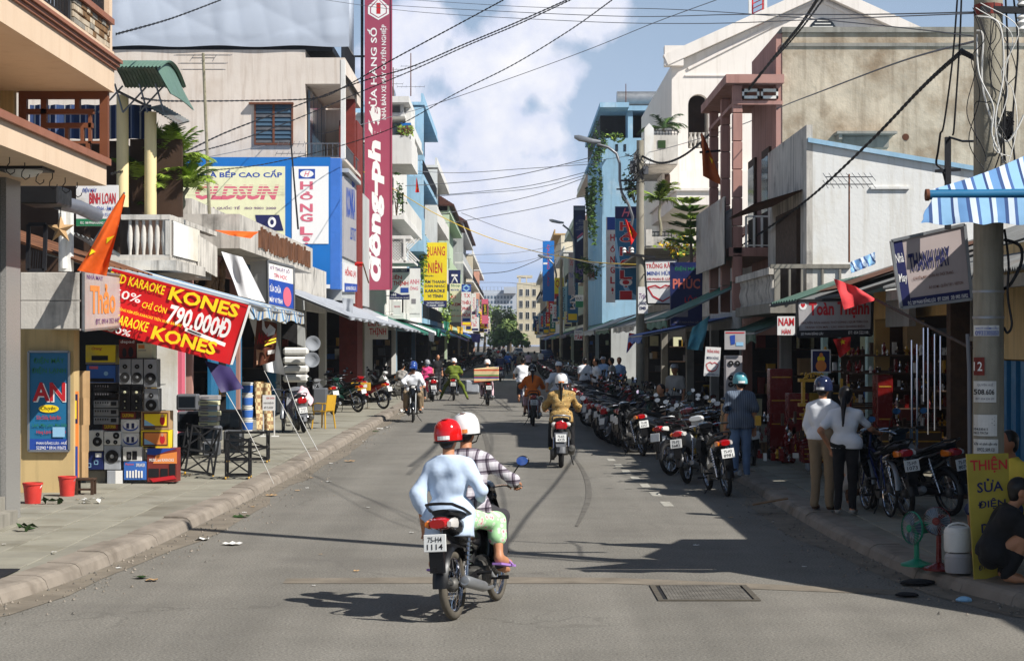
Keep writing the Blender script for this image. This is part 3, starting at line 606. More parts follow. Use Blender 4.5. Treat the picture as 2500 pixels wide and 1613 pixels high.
 # clothes
 if shirt:
  pr = grow(tors, loose)
  for s in 'LR': pr += arm(s, loose*1.1, 2 if sleeve == 'long' else 1)
  if hem > 0:
   for s in (-1, 1): pr.append(('c', tuple(pel+hl*s*.06+up*.04), tuple(pel+hl*s*.085-up*hem), (.108 if female else .114)+loose, (.113 if female else .12)+loose))
  cut = [(pel-up*(hem+.02), -up), (nk+up*.025, up)]
  p, fc = sdf_mesh(pr, fine*.9, .03, cut, wr=.0055 if fine < .03 else 0, seed=len(label))
  b = MB(); b.add(p, fc); b.build('shirt', [mat_of(shirt)], root, smooth=60)
 if trousers:
  pr = grow(tors[:1]+[tors[5]], .003)
  for s in 'LR': pr += lg(s, .016 if leg != 'tight' else .008, {'long': 2, 'tight': 2, 'capri': 1.5, 'short': 1}[leg])
  p, fc = sdf_mesh(pr, fine, .025, [(mid.lerp(pel, .35), up)], wr=.002 if fine < .03 else 0, seed=3)
  b = MB(); b.add(p, fc); b.build('trousers', [mat_of(trousers)], root, smooth=60)
 if shoes:
  for s in 'LR':
   p, fc = sdf_mesh([('c', tuple(J['an'+s]-Vector((0,0,.03))), tuple(J['to'+s]), .042, .032)], fine*.7, .01, [(J['to'+s]+Vector((0,0,-.035)), Vector((0,0,-1))), (J['an'+s]+Vector((0,0,-.012)), Vector((0,0,1)))])
   b = MB(); b.add(p, fc); b.build('shoe', [mat_of(shoes)], root, smooth=50)
 R = np.array([[f.x, s_.x, u.x], [f.y, s_.y, u.y], [f.z, s_.z, u.z]])
 def w(a, b, d): return tuple(hd+f*a+s_*b+u*d)
 if hair:
  pr = [('e', w(-.018,0,.03), (.10,.086,.10), R), ('e', w(-.05,0,-.035), (.058,.066,.07), R)]
  if pony:
   pr += [('c', w(-.10,0,.0), w(-.16,0,-.12), .03, .034), ('c', w(-.16,0,-.12), w(-.205,.0,-.36), .032, .014)]
  p, fc = sdf_mesh(pr, min(fine, .02)*.8, .015, [(Vector(w(.05,0,0)), f)])
  b = MB(); b.add(p, fc); b.build('hair', [mat_of('hair')], root, smooth=60)
 if helmet:
  b = MB(); M = Matrix((f, s_, u)).transposed().to_4x4(); M.translation = hd+u*.012
  b.X = M; n = 20
  prof = [(.128, -.055), (.132, -.02), (.13, .03), (.118, .075), (.092, .112), (.055, .132), (.012, .14), (.001, .14)]
  b.lathe(prof, n=n, sy=.90)
  hm = b.build('helmet', [mat_of(helmet)], root, smooth=60)
  b = MB(); b.X = M; b.lathe([(.133, -.06), (.1365, -.06), (.1365, -.045), (.133, -.045)], n=n, sy=.9, closed=True); b.build('trim', [mat_of('plastic_black')], hm, smooth=40)
  b = MB(); b.X = M; b.grid(lambda a, c: Vector((-.136*math.cos((a-.5)*.9), .122*math.sin((a-.5)*.9), -.035+.032*c)), 4, 1); b.grid(lambda a, c: Vector((.120*math.cos(c*1.2+.9)-.05*0-.02, (a-.5)*.05, .075+.06*math.sin(c*1.2+.35))), 1, 5); b.build('sticker', [mat_of('ink_white' if helmet != 'helmet_white' else 'ink_orange')], hm)
  if visor:
   b = MB(); b.X = M
   b.slab(lambda a, c: Vector((.10+.085*c+.03*math.cos((a-.5)*2.6), (a-.5)*.19, .03-.03*c-.02*abs(a-.5))), 8, 2, Vector((0,0,.006)))
   b.build('peak', [mat_of(helmet)], hm, smooth=60)
  if strap:
   b = MB(); b.X = M; b.tube([(.03,.104,-.05), (.05,.07,-.115), (.062,0,-.135), (.05,-.07,-.115), (.03,-.104,-.05)], .006, 4); b.build('strap', [mat_of('cloth_black')], hm)
 if cap:
  b = MB(); M = Matrix((f, s_, u)).transposed().to_4x4(); M.translation = hd; b.X = M
  b.lathe([(.108, .03), (.108, .07), (.095, .105), (.06, .128), (.001, .134)], n=16, sy=.88)
  b.slab(lambda a, c: Vector((.085+.085*c*math.cos((a-.5)*2.2), (a-.5)*.17, .042-.012*c)), 6, 2, Vector((0,0,.006)))
  b.build('cap', [mat_of(cap)], root, smooth=60)
 if glasses:
  b = MB(); M = Matrix((f, s_, u)).transposed().to_4x4(); M.translation = hd; b.X = M
  for q in (-1, 1): b.sphere((.086, q*.034, .012), .026, 8, 6, sx=.5, sz=.85)
  b.tube([(.09,.03,.015), (.09,-.03,.015)], .004, 4); b.build('sunglasses', [mat_of('glass_dark')], root, smooth=60)
 if mask:
  b = MB(); p, fc = sdf_mesh([('e', w(.045,0,-.05), (.066,.075,.055), R), ('e', w(0,0,-.10), (.075,.08,.05), R)], .016, .02); b.add(p, fc); b.build('face_scarf', [mat_of(mask)], root, smooth=60)
 root.location = loc; root.rotation_euler = (lean, 0, rz)
 return root
def mirror(d, **over):
 r = {}
 for k, v in d.items():
  if k.endswith('_'): r[k[:-1]+'L'] = Vector(v); r[k[:-1]+'R'] = Vector((v[0], -v[1], v[2]))
  else: r[k] = Vector(v)
 for k, v in over.items(): r[k] = Vector(v)
 return r
def ride_pose(dx=0, z=0, **o):
 d = dict(pelvis=(-.14+dx,0,.86+z), neck=(-.04+dx,0,1.35+z), head=(.01+dx,0,1.53+z), sh_=(-.045+dx,.185,1.30+z), el_=(.13+dx,.30,1.07+z), wr_=(.30+dx,.315,1.03), hd_=(.42,.31,1.02),
             hip_=(-.10+dx,.09,.84+z), kn_=(.30+dx,.17,.76+z), an_=(.12,.20,.36), to_=(.28,.21,.30))
 return mirror(d, **o)
def pill_pose(dx=-.48, z=.05, **o):
 d = dict(pelvis=(dx,0,.88+z), neck=(.07+dx,0,1.36+z), head=(.10+dx,0,1.54+z), sh_=(.06+dx,.165,1.31+z), el_=(.02+dx,.26,1.07+z), wr_=(.18+dx,.22,.95+z),
             hip_=(.03+dx,.09,.86+z), kn_=(.42+dx,.22,.78+z), an_=(.24+dx,.25,.42), to_=(.40+dx,.26,.36))
 return mirror(d, **o)
def stand_pose(h=1.62, **o):
 k = h/1.62
 d = dict(pelvis=(0,0,.90), neck=(0,0,1.36), head=(.03,0,1.52), sh_=(0,.175,1.31), el_=(-.03,.215,1.04), wr_=(.03,.225,.81), hip_=(0,.085,.87), kn_=(.02,.09,.47), an_=(-.02,.095,.085), to_=(.14,.11,.035), )
 r = mirror(d, **o)
 return {q: (v*k if not q.startswith(('face','palm')) else v) for q, v in r.items()}
def sit_pose(h=.45, **o):
 d = dict(pelvis=(0,0,h+.10), neck=(.06,0,h+.58), head=(.11,0,h+.74), sh_=(.05,.17,h+.53), el_=(.08,.24,h+.28), wr_=(.28,.16,h+.2), hip_=(.02,.09,h+.09), kn_=(.42,.13,h+.1), an_=(.40,.13,.09), to_=(.55,.14,.035))
 return mirror(d, **o)
# ---------------------------------------------------------------- two-wheelers (local axes: x forward, y left, z up, origin on the ground between the wheels)
def loft(b, st, n=12, p=2.6, m=None):
 """st: (x, zc, half width, half height) stations along x; rounded box sections"""
 vs = []
 for x, zc, hw, hh in st:
  for q in range(n):
   a = q*2*math.pi/n; c, s = math.cos(a), math.sin(a)
   vs.append((x, hw*math.copysign(abs(c)**(2/p), c), zc+hh*math.copysign(abs(s)**(2/p), s)))
 k = len(st)
 fs = [(i*n+q, i*n+(q+1) % n, (i+1)*n+(q+1) % n, (i+1)*n+q) for i in range(k-1) for q in range(n)]
 fs += [tuple(range(n))[::-1], tuple((k-1)*n+q for q in range(n))]
 return b.add(vs, fs, m)
def wheel(root, x, R, t, rimmat='chrome', spokes=True, tyre='rubber', name='wheel', hubw=.06):
 b = MB(); n = 26; prof = [(R-t+t*math.cos(a), t*.95*math.sin(a)) for a in [i*2*math.pi/9 for i in range(9)]]
 b.lathe(prof, (x, 0, R), n, 'y', closed=True); w = b.build(name, [mat_of(tyre)], root, smooth=50)
 r = R-2*t+.012
 b = MB(); b.lathe([(r+.012, -t*.6), (r-.014, -t*.5), (r-.02, 0), (r-.014, t*.5), (r+.012, t*.6)], (x, 0, R), n, 'y', closed=True)
 b.build('rim', [mat_of(rimmat)], w, smooth=50)
 b = MB(); b.lathe([(.012, -hubw), (.045, -hubw*.7), (.06, -hubw*.4), (.06, hubw*.4), (.045, hubw*.7), (.012, hubw)], (x, 0, R), 12, 'y'); b.build('hub', [mat_of('engine')], w, smooth=40)
 b = MB()
 if spokes:
  for i in range(22):
   a = i*2*math.pi/22; s = (-1)**i*.03; a2 = a+.25*(-1)**(i//2)
   b.tube([(x+.045*math.cos(a2), s, R+.045*math.sin(a2)), (x+r*math.cos(a), 0, R+r*math.sin(a))], .0028, 3, caps=False)
  b.build('spokes', [mat_of('chrome')], w)
 else:
  for i in range(5):
   a = i*2*math.pi/5; b.bar((x+.04*math.cos(a), 0, R+.04*math.sin(a)), (x+r*math.cos(a), 0, R+r*math.sin(a)), .035, .04, up=(0,1,0))
  b.build('spokes', [mat_of('galv')], w)
 return w
def arcstrip(b, cx, cz, R, a0, a1, hw, n=10, thick=.006, drop=.03, m=None):
 """mudguard: strip round a wheel, edges turned down"""
 def fn(u, v):
  a = math.radians(a0+(a1-a0)*u); y = (v-.5)*2*hw; r = R-drop*abs(v-.5)**3*8
  return Vector((cx+r*math.cos(a), y, cz+r*math.sin(a)))
 b.grid(fn, n, 6, m); b.grid(lambda u, v: fn(1-u, v)*1+Vector((0,0,-thick)), n, 6, m)
def mirrors(root, x, z, y=.27, glass='mirror', hz=.2):
 for s in (1, -1):
  b = MB(); b.tube([(x, s*y, z), (x+.02, s*(y+.03), z+hz*.5), (x+.01, s*(y+.09), z+hz*.85)], .006, 5)
  b.sphere((x+.012, s*(y+.12), z+hz), .06, 10, 6, sx=.35, sz=.75)
  mm = b.build('mirror', [mat_of('plastic_black')], root, smooth=50)
  g = MB(); n = 14; c = Vector((x-.013, s*(y+.12), z+hz)); g.add([c+Vector((0, .052*math.cos(i*2*math.pi/n), .038*math.sin(i*2*math.pi/n))) for i in range(n)], [tuple(range(n))])
  g.build('mirror_glass', [mat_of(glass)], mm)
def plate(root, x, z, tilt=.12):
 b = MB(); b.cbox(-.004, .004, -.095, .095, -.07, .07, .004); 
 o = b.build('number_plate', [mat_of('plate_white')], None); o.parent = root; o.location = (x, 0, z); o.rotation_euler = (0, tilt, 0)
 return o
def plate_text(bike, l1, l2):
 p = [c for c in bike.children if c.name.startswith('number_plate')][0]
 b = MB()
 S = bil((-.006,.088,.062), (-.006,-.088,.062), (-.006,-.088,-.062), (-.006,.088,-.062))
 for s, u0, v0, u1, v1 in ((l1, .16, .10, .84, .45), (l2, .12, .56, .88, .92)):
  vs, fs = tmesh(s, .012); b.add([S(u0+(u1-u0)*q[0], v1+(v0-v1)*q[1]) for q in vs], fs)
 me = bpy.data.meshes.new('lettering'); me.from_pydata(b.v, [], b.f); me.materials.append(MATS['ink_black'])
 o = bpy.data.objects.new('lettering', me); COL.objects.link(o); o.parent = p
def make_motorbike():
 r = thing('motorbike', 'underbone motorbike', 'motorbike')
 wheel(r, -.60, .285, .036); wheel(r, .60, .28, .031)
 b = MB()
 loft(b, [(.14,.60,.04,.05),(.03,.60,.09,.10),(-.15,.625,.12,.115),(-.40,.70,.125,.105),(-.62,.775,.105,.075),(-.80,.82,.07,.05)], 14)
 loft(b, [(.40,.80,.03,.05),(.30,.72,.05,.07),(.18,.62,.05,.08),(.05,.58,.05,.07)], 10)
 b.build('body_panel', [mat_of('bike_black')], r, smooth=40)
 b = MB(); loft(b, [(.10,.735,.075,.022),(.0,.76,.10,.035),(-.16,.775,.125,.038),(-.40,.82,.13,.045),(-.62,.865,.115,.04),(-.76,.885,.08,.026)], 14); b.build('seat', [mat_of('seat_vinyl')], r, smooth=40)
 b = MB(); b.tube([(-.36,.14,.82),(-.62,.145,.90),(-.80,.11,.955),(-.86,.04,.965),(-.86,-.04,.965),(-.80,-.11,.955),(-.62,-.145,.90),(-.36,-.14,.82)], .013, 6); b.build('grab_rail', [mat_of('plastic_black')], r, smooth=50)
 b = MB(); loft(b, [(-.74,.80,.085,.055),(-.84,.805,.085,.05),(-.885,.805,.065,.035)], 12); t = b.build('tail_light', [mat_of('lamp_red')], r, smooth=40)
 for s in (1, -1):
  b = MB(); loft(b, [(-.70,.795,.03,.045),(-.80,.80,.03,.04),(-.86,.80,.018,.025)], 8); b.v = [(x, y+s*.095, z) for x, y, z in b.v]; b.build('indicator', [mat_of('lamp_clear' if s < 0 else 'lamp_orange')], r, smooth=40)
 b = MB(); arcstrip(b, -.60, .285, .335, 30, 178, .065, 12); b.box(-.955, -.915, -.06, .06, .42, .60); b.v = [v for v in b.v]; b.build('rear_mudguard', [mat_of('plastic_black')], r, smooth=50)
 plate(r, -.962, .66)
 b = MB(); arcstrip(b, .60, .28, .325, 18, 160, .055, 12, drop=.04); b.build('front_mudguard', [mat_of('bike_black')], r, smooth=50)
 b = MB()
 for s in (1, -1): b.tube([(.37, s*.075, .86), (.47, s*.075, .62), (.60, s*.07, .28)], [.024,.022,.018], 8)
 b.bar((.40,-.08,.8), (.40,.08,.8), .03); b.build('front_fork', [mat_of('galv')], r, smooth=50)
 b = MB()
 b.slab(lambda u, v: Vector((.44-.20*v-.9*((u-.5)*2*(.12+.10*math.sin(math.pi*min(1, v*1.05))))**2*4, (u-.5)*2*(.12+.10*math.sin(math.pi*min(1, v*1.05))), .90-.54*v)), 10, 8, Vector((-.012,0,0)))
 b.build('leg_shield', [mat_of('bike_black')], r, smooth=50)
 b = MB(); loft(b, [(.50,.80,.05,.04),(.47,.88,.09,.09),(.40,.93,.12,.10),(.34,.95,.10,.06)], 12); b.build('front_cowl', [mat_of('bike_black')], r, smooth=45)
 b = MB(); loft(b, [(.455,1.00,.06,.045),(.42,1.005,.10,.065),(.34,1.01,.13,.055),(.27,1.015,.11,.035)], 12); hb = b.build('handlebar_cowl', [mat_of('bike_black')], r, smooth=45)
 b = MB(); b.sphere((.445,0,1.0), .068, 12, 6, sx=.4, sz=.72); b.build('headlight', [mat_of('lamp_clear')], r, smooth=60)
 b = MB(); b.tube([(.30,.345,1.01),(.345,.20,1.02),(.36,0,1.0),(.345,-.20,1.02),(.30,-.345,1.01)], .012, 6); b.build('handlebar', [mat_of('chrome')], r, smooth=50)
 for s in (1, -1):
  b = MB(); b.tube([(.295,s*.36,1.01),(.325,s*.25,1.015)], .018, 8); g = b.build('grip', [mat_of('rubber')], r, smooth=50)
  b = MB(); b.tube([(.345,s*.22,1.02),(.385,s*.27,1.01),(.37,s*.37,1.0)], .006, 4); b.build('lever', [mat_of('galv')], g)
 mirrors(r, .335, 1.02)
 b = MB(); b.cbox(-.14,.12,-.10,.10,.22,.36,.02); b.cyl((.08,0,.33), (.30,0,.37), .075, .07, 12)
 for i in range(5): b.lathe([(.04,-.004),(.088,-.004),(.088,.004),(.04,.004)], (.13+.035*i, 0, .342+.006*i), 12, 'x', closed=True)
 b.cyl((-.02,-.13,.29), (-.02,.13,.29), .085, None, 14); b.build('engine', [mat_of('engine')], r, smooth=40)
 b = MB(); b.tube([(.30,-.03,.32),(.32,-.08,.22),(.12,-.13,.18),(-.2,-.15,.20)], .016, 7); b.tube([(-.2,-.155,.20),(-.30,-.165,.23),(-.78,-.175,.33),(-.80,-.175,.335)], [.022,.046,.05,.036], 12); b.lathe([(.02,-.805),(.036,-.8)], (0,-.175,.335), 10, 'x'); b.build('exhaust', [mat_of('galv')], r, smooth=45)
 for s in (1, -1):
  b = MB(); b.tube([(-.44, s*.125, .72), (-.585, s*.115, .30)], .017, 8)
  for i in range(7): c = Vector((-.46-.012*i, s*.124, .66-.036*i)); b.lathe([(.024,-.006),(.031,0),(.024,.006)], c, 8, 'z', closed=True)
  b.build('shock_absorber', [mat_of('chrome')], r, smooth=50)
 b = MB()
 for s in (1, -1): b.bar((-.08, s*.085, .34), (-.62, s*.085, .285), .03, .04)
 b.cbox(-.62,-.05,.09,.12,.26,.37,.03); b.tube([(.34,0,.84),(.05,0,.56),(-.1,0,.40)], .035, 8); b.build('frame', [mat_of('black_metal')], r, smooth=40)
 b = MB(); b.tube([(.06,.27,.255),(.06,-.27,.255)], .011, 6)
 for s in (1, -1): b.cyl((.06,s*.19,.262), (.06,s*.28,.262), .018, None, 6); b.cyl((-.30,s*.12,.34), (-.31,s*.25,.35), .016, None, 6)
 b.tube([(.02,.09,.24),(-.04,.15,.12),(-.08,.24,.012)], .010, 5); b.build('foot_pegs', [mat_of('black_metal')], r)
 return r
def make_scooter():
 r = thing('motor_scooter', 'step-through scooter', 'scooter')
 wheel(r, -.58, .235, .05, 'galv', False); wheel(r, .60, .235, .045, 'galv', False)
 b = MB(); loft(b, [(-.02,.50,.10,.16),(-.12,.56,.17,.20),(-.35,.62,.19,.18),(-.60,.70,.18,.14),(-.80,.76,.15,.10),(-.92,.79,.09,.05)], 16); b.build('body_panel', [mat_of('bike_black')], r, smooth=40)
 b = MB(); loft(b, [(.0,.76,.10,.03),(-.12,.78,.15,.045),(-.40,.82,.155,.05),(-.66,.87,.13,.045),(-.78,.88,.09,.03)], 14); b.build('seat', [mat_of('seat_vinyl')], r, smooth=40)
 b = MB(); b.tube([(-.50,.16,.86),(-.74,.16,.93),(-.90,.09,.955),(-.93,0,.96),(-.90,-.09,.955),(-.74,-.16,.93),(-.50,-.16,.86)], .016, 7); b.build('grab_rail', [mat_of('galv')], r, smooth=50)
 b = MB(); b.add([(-.90,.16,.80),(-.90,-.16,.80),(-.955,.0,.83),(-.945,.07,.72),(-.945,-.07,.72),(-.93,.0,.87)], [(0,2,5),(5,2,1),(0,3,2),(3,4,2),(2,4,1)]); b.cbox(-.95,-.86,-.10,.10,.71,.84,.02); b.build('tail_light', [mat_of('lamp_red')], r, smooth=30)
 for s in (1, -1):
  b = MB(); b.sphere((-.885, s*.125, .795), .055, 10, 6, sx=.7, sz=.8); b.build('indicator', [mat_of('lamp_clear')], r, smooth=50)
 b = MB(); b.add([(-.90,.12,.66),(-.90,-.12,.66),(-1.0,-.085,.40),(-1.0,.085,.40),(-.86,.12,.66),(-.86,-.12,.66),(-.96,-.085,.40),(-.96,.085,.40)], [(0,1,2,3),(4,7,6,5),(0,4,5,1),(2,6,7,3),(1,5,6,2),(0,3,7,4)]); arcstrip(b, -.58, .235, .30, 40, 170, .08, 10); b.build('rear_mudguard', [mat_of('plastic_grey')], r, smooth=30)
 plate(r, -.985, .555, .2)
 b = MB(); b.cbox(-.70,-.02,.08,.19,.16,.36,.05); b.cbox(-.16,.06,-.14,.14,.20,.40,.03); b.cyl((-.56,.12,.235), (-.56,.2,.235), .1, None, 14); b.build('engine', [mat_of('engine')], r, smooth=40)
 b = MB(); b.tube([(-.2,-.15,.24),(-.34,-.18,.27),(-.80,-.19,.36),(-.83,-.19,.365)], [.02,.062,.07,.05], 12); b.lathe([(.02,-.84),(.045,-.83)], (0,-.19,.366), 10, 'x'); b.build('exhaust', [mat_of('engine')], r, smooth=45)
 b = MB(); b.cbox(-.05,.36,-.16,.16,.27,.34,.02); b.build('floorboard', [mat_of('plastic_black')], r, smooth=30)
 b = MB(); b.slab(lambda u, v: Vector((.50-.16*v-.7*((u-.5)*2*(.16+.09*math.sin(math.pi*v)))**2*3, (u-.5)*2*(.16+.09*math.sin(math.pi*v)), .93-.62*v)), 10, 8, Vector((-.014,0,0))); b.build('leg_shield', [mat_of('bike_black')], r, smooth=50)
 b = MB(); loft(b, [(.62,.66,.05,.05),(.56,.74,.12,.12),(.46,.82,.17,.14),(.40,.88,.14,.08)], 14); b.build('front_cowl', [mat_of('bike_black')], r, smooth=45)
 b = MB(); loft(b, [(.47,1.00,.06,.04),(.42,1.01,.12,.07),(.34,1.02,.15,.06),(.28,1.02,.12,.035)], 12); b.build('handlebar_cowl', [mat_of('bike_black')], r, smooth=45)
 b = MB(); b.sphere((.58,0,.76), .085, 12, 6, sx=.4, sz=.7); b.build('headlight', [mat_of('lamp_clear')], r, smooth=60)
 b = MB(); arcstrip(b, .60, .235, .285, 20, 160, .07, 10, drop=.05); b.build('front_mudguard', [mat_of('bike_black')], r, smooth=50)
 b = MB()
 for s in (1, -1): b.tube([(.42, s*.07, .80), (.60, s*.075, .235)], .02, 8)
 b.build('front_fork', [mat_of('galv')], r, smooth=50)
 for s in (1, -1):
  b = MB(); b.tube([(.31,s*.36,1.02),(.345,s*.16,1.03)], .018, 8); b.build('grip', [mat_of('rubber')], r, smooth=50)
  b = MB(); b.tube([(-.585,s*.13,.30),(-.45,s*.13,.62)], .022, 8); b.build('shock_absorber', [mat_of('chrome')], r, smooth=50)
 mirrors(r, .35, 1.03)
 b = MB(); b.tube([(-.08,.17,.20),(-.12,.22,.02)], .012, 5); b.tube([(-.08,-.17,.20),(-.12,-.22,.02)], .012, 5); b.build('stand', [mat_of('black_metal')], r)
 return r
def make_bicycle():
 r = thing('bicycle', 'bicycle', 'bicycle')
 for x in (-.52, .52):
  w = wheel(r, x, .33, .018, 'chrome', True, hubw=.04)
 b = MB(); R = .016
 for p, q in (((-.12,0,.30),(-.2,0,.78)),((-.12,0,.30),(.36,0,.72)),((-.19,0,.72),(.34,0,.80)),((.37,0,.70),(.33,0,.98))): b.tube([p, q], R, 7)
 for s in (1, -1): b.tube([(-.12,s*.03,.30),(-.52,s*.05,.33)], .01, 5); b.tube([(-.19,s*.02,.72),(-.52,s*.05,.33)], .009, 5); b.tube([(.37,s*.02,.70),(.44,s*.05,.5),(.52,s*.05,.33)], .011, 5)
 b.build('frame', [mat_of('bike_blue')], r, smooth=50)
 b = MB(); loft(b, [(-.08,.81,.025,.015),(-.18,.815,.05,.022),(-.32,.83,.10,.03),(-.36,.835,.08,.02)], 10); b.tube([(-.2,0,.78),(-.21,0,.81)], .012, 6); b.build('saddle', [mat_of('seat_vinyl')], r, smooth=50)
 b = MB(); b.tube([(.16,.29,.98),(.30,.27,1.0),(.36,.12,1.01),(.34,0,.98),(.36,-.12,1.01),(.30,-.27,1.0),(.16,-.29,.98)], .011, 6); b.build('handlebar', [mat_of('chrome')], r, smooth=50)
 for x in (-.52, .52):
  b = MB(); arcstrip(b, x, .33, .36, 5, 175, .03, 12, drop=.01); b.build('mudguard', [mat_of('galv')], r, smooth=50)
 b = MB(); b.lathe([(.05,-.006),(.095,-.006),(.095,.006),(.05,.006)], (-.12,-.05,.30), 14, 'y', closed=True)
 b.bar((-.12,-.07,.30), (-.05,-.07,.15), .012); b.bar((-.12,.07,.30), (-.19,.07,.45), .012); b.cbox(-.10,0,-.17,-.075,.14,.165,.005); b.cbox(-.24,-.14,.075,.17,.44,.465,.005); b.build('pedals', [mat_of('black_metal')], r)
 b = MB(); 
 for i in range(4): b.bar((-.72,-.06+.04*i,.70),(-.36,-.06+.04*i,.70), .01)
 b.bar((-.72,-.07,.70),(-.72,.07,.70), .012); b.bar((-.65,.06,.70),(-.52,.06,.34), .01); b.bar((-.65,-.06,.70),(-.52,-.06,.34), .01); b.build('rack', [mat_of('black_metal')], r)
 return r
PROTO = {'m': make_motorbike(), 's': make_scooter(), 'b': make_bicycle()}
PL = []
def two_wheeler(kind, label, x, y, rz, color=None, lean=0.0, z=0.0, group=None, pl=None, swaps=None, steer=0):
 p = copy_tree(PROTO[kind])
 p.location = (x, y, z); p.rotation_euler = (lean, 0, rz); p['label'] = label
 if group: p['group'] = group
 sw = dict(swaps or {})
 if color: sw['bike_blue' if kind == 'b' else 'bike_black'] = color
 if sw: recolor(p, sw)
 if pl: plate_text(p, *pl)
 return p
def drop_protos():
 for p in PROTO.values():
  for c in list(p.children_recursive)+[p]: bpy.data.objects.remove(c)
# ---------------------------------------------------------------- the setting: ground, road, pavements
b = MB(); b.box(-900, 900, -60, 1600, -.30, -.06); b.build('ground', ['road_dust'], kind='structure')
b = MB(); b.grid(lambda u, v: Vector((-60+120*u, -40+560*v, 0)), 12, 56); b.build('road', ['asphalt'], kind='structure')
KL = [(-14,8.6),(-9.5,9.8),(-7,11.2),(-5.4,13.2),(-4.6,15.2),(-4.2,17.5),(-3.95,21),(-3.78,27),(-3.70,33),(-3.7,60),(-3.7,95),(-3.7,470)]
KR = [(14,11.8),(10,12.2),(7,13.0),(5.2,14.2),(4.35,15.8),(3.82,18.1),(3.68,21.8),(3.66,26),(3.7,33),(3.7,60),(3.7,95),(3.7,470)]
def kx(K, D):
 for (a, c), (d, f) in zip(K, K[1:]):
  if c <= D <= f: return a+(d-a)*(D-c)/(f-c)
 return K[-1][0]
def polyresample(K, L, maxd):
 P = [Vector((a, c, 0)) for a, c in K if c <= maxd]; out = [P[0]]; acc = 0
 fine = []
 for p, q in zip(P, P[1:]):
  n = max(1, int((q-p).length/.05)); fine += [p.lerp(q, i/n) for i in range(n)]
 last = fine[0]
 for p in fine:
  acc += (p-last).length; last = p
  if acc >= L: out.append(p); acc = 0
 return out
def pavement(K, sgn, name, xin):
 bb = MB(); far = [(a, c) for a, c in K]
 poly = [(a+sgn*.3, c) for a, c in far]+[(sgn*14, 470), (sgn*16, 12)]
 n = len(poly); bb.prism(poly if sgn > 0 else poly, lambda a, c, t: (a, c, t), .0, .118)
 base = bb.build(name, ['paver_dark'], kind='structure')
 # far stretch: one sheet of the same pavers
 bb = MB(); bb.add([(kx(K,38)+sgn*.36, 38.0, .128), (sgn*xin, 38.0, .128), (sgn*xin, 470, .128), (sgn*(3.7+.36), 470, .128)], [(0,1,2,3) if sgn < 0 else (3,2,1,0)])
 bb.build('paved_strip', ['paver'], base)
 # individual pavers
 S = .55; cnt = 0; meshes = {}
 y = 12.6
 while y < 37.6:
  k = 0
  while True:
   x0 = sgn*(xin-k*S); x1 = sgn*(xin-(k+1)*S)
   if abs(x1) < abs(kx(K, y+S*.5))+.3: break
   key = random.randrange(4)
   if key not in meshes:
    mb = MB(); g = .006+.003*key; mb.cbox(g, S-g, g, S-g, -.02, .008+.0015*key, .004)
    meshes[key] = mb.build('paver', ['paver_dark' if key == 2 else 'paver'], base).data
    o = bpy.data.objects[-1] if False else [q for q in base.children if q.data == meshes[key]][0]
   else:
    o = bpy.data.objects.new('paver', meshes[key]); COL.objects.link(o); o.parent = base
   o.location = (min(x0, x1), y, .118); o.rotation_euler = (random.uniform(-.004,.004), random.uniform(-.004,.004), 0); cnt += 1
   k += 1
  y += S
 # kerb stones
 P = polyresample(K, .92, 75)
 for i, (p, q) in enumerate(zip(P, P[1:])):
  d = (q-p).normalized(); nrm = Vector((sgn, 0, 0)); nrm = (nrm-d*nrm.dot(d)).normalized()
  a = p+d*.006; e = q-d*.006; dz = random.uniform(-.014, .012)
  mb = MB(); prof = [(0,0),(.03,.085),(.07,.118),(.12,.13),(.35,.134),(.35,0)]
  mb.prism(prof, lambda u, z, t: tuple((a.lerp(e, t)+nrm*u+Vector((0,0,z+(dz if z > 0 else 0)))), ), 0, 1)
  o = mb.build('kerb_stone', ['kerb'], base)
 mb = MB(); mb.box(sgn*3.7, sgn*4.05, P[-1].y+.01, 470, 0, .134); mb.build('kerb_strip', ['kerb'], base)
 return base
pavement(KL, -1, 'pavement', 7.4)
pavement(KR, 1, 'pavement', 7.0)
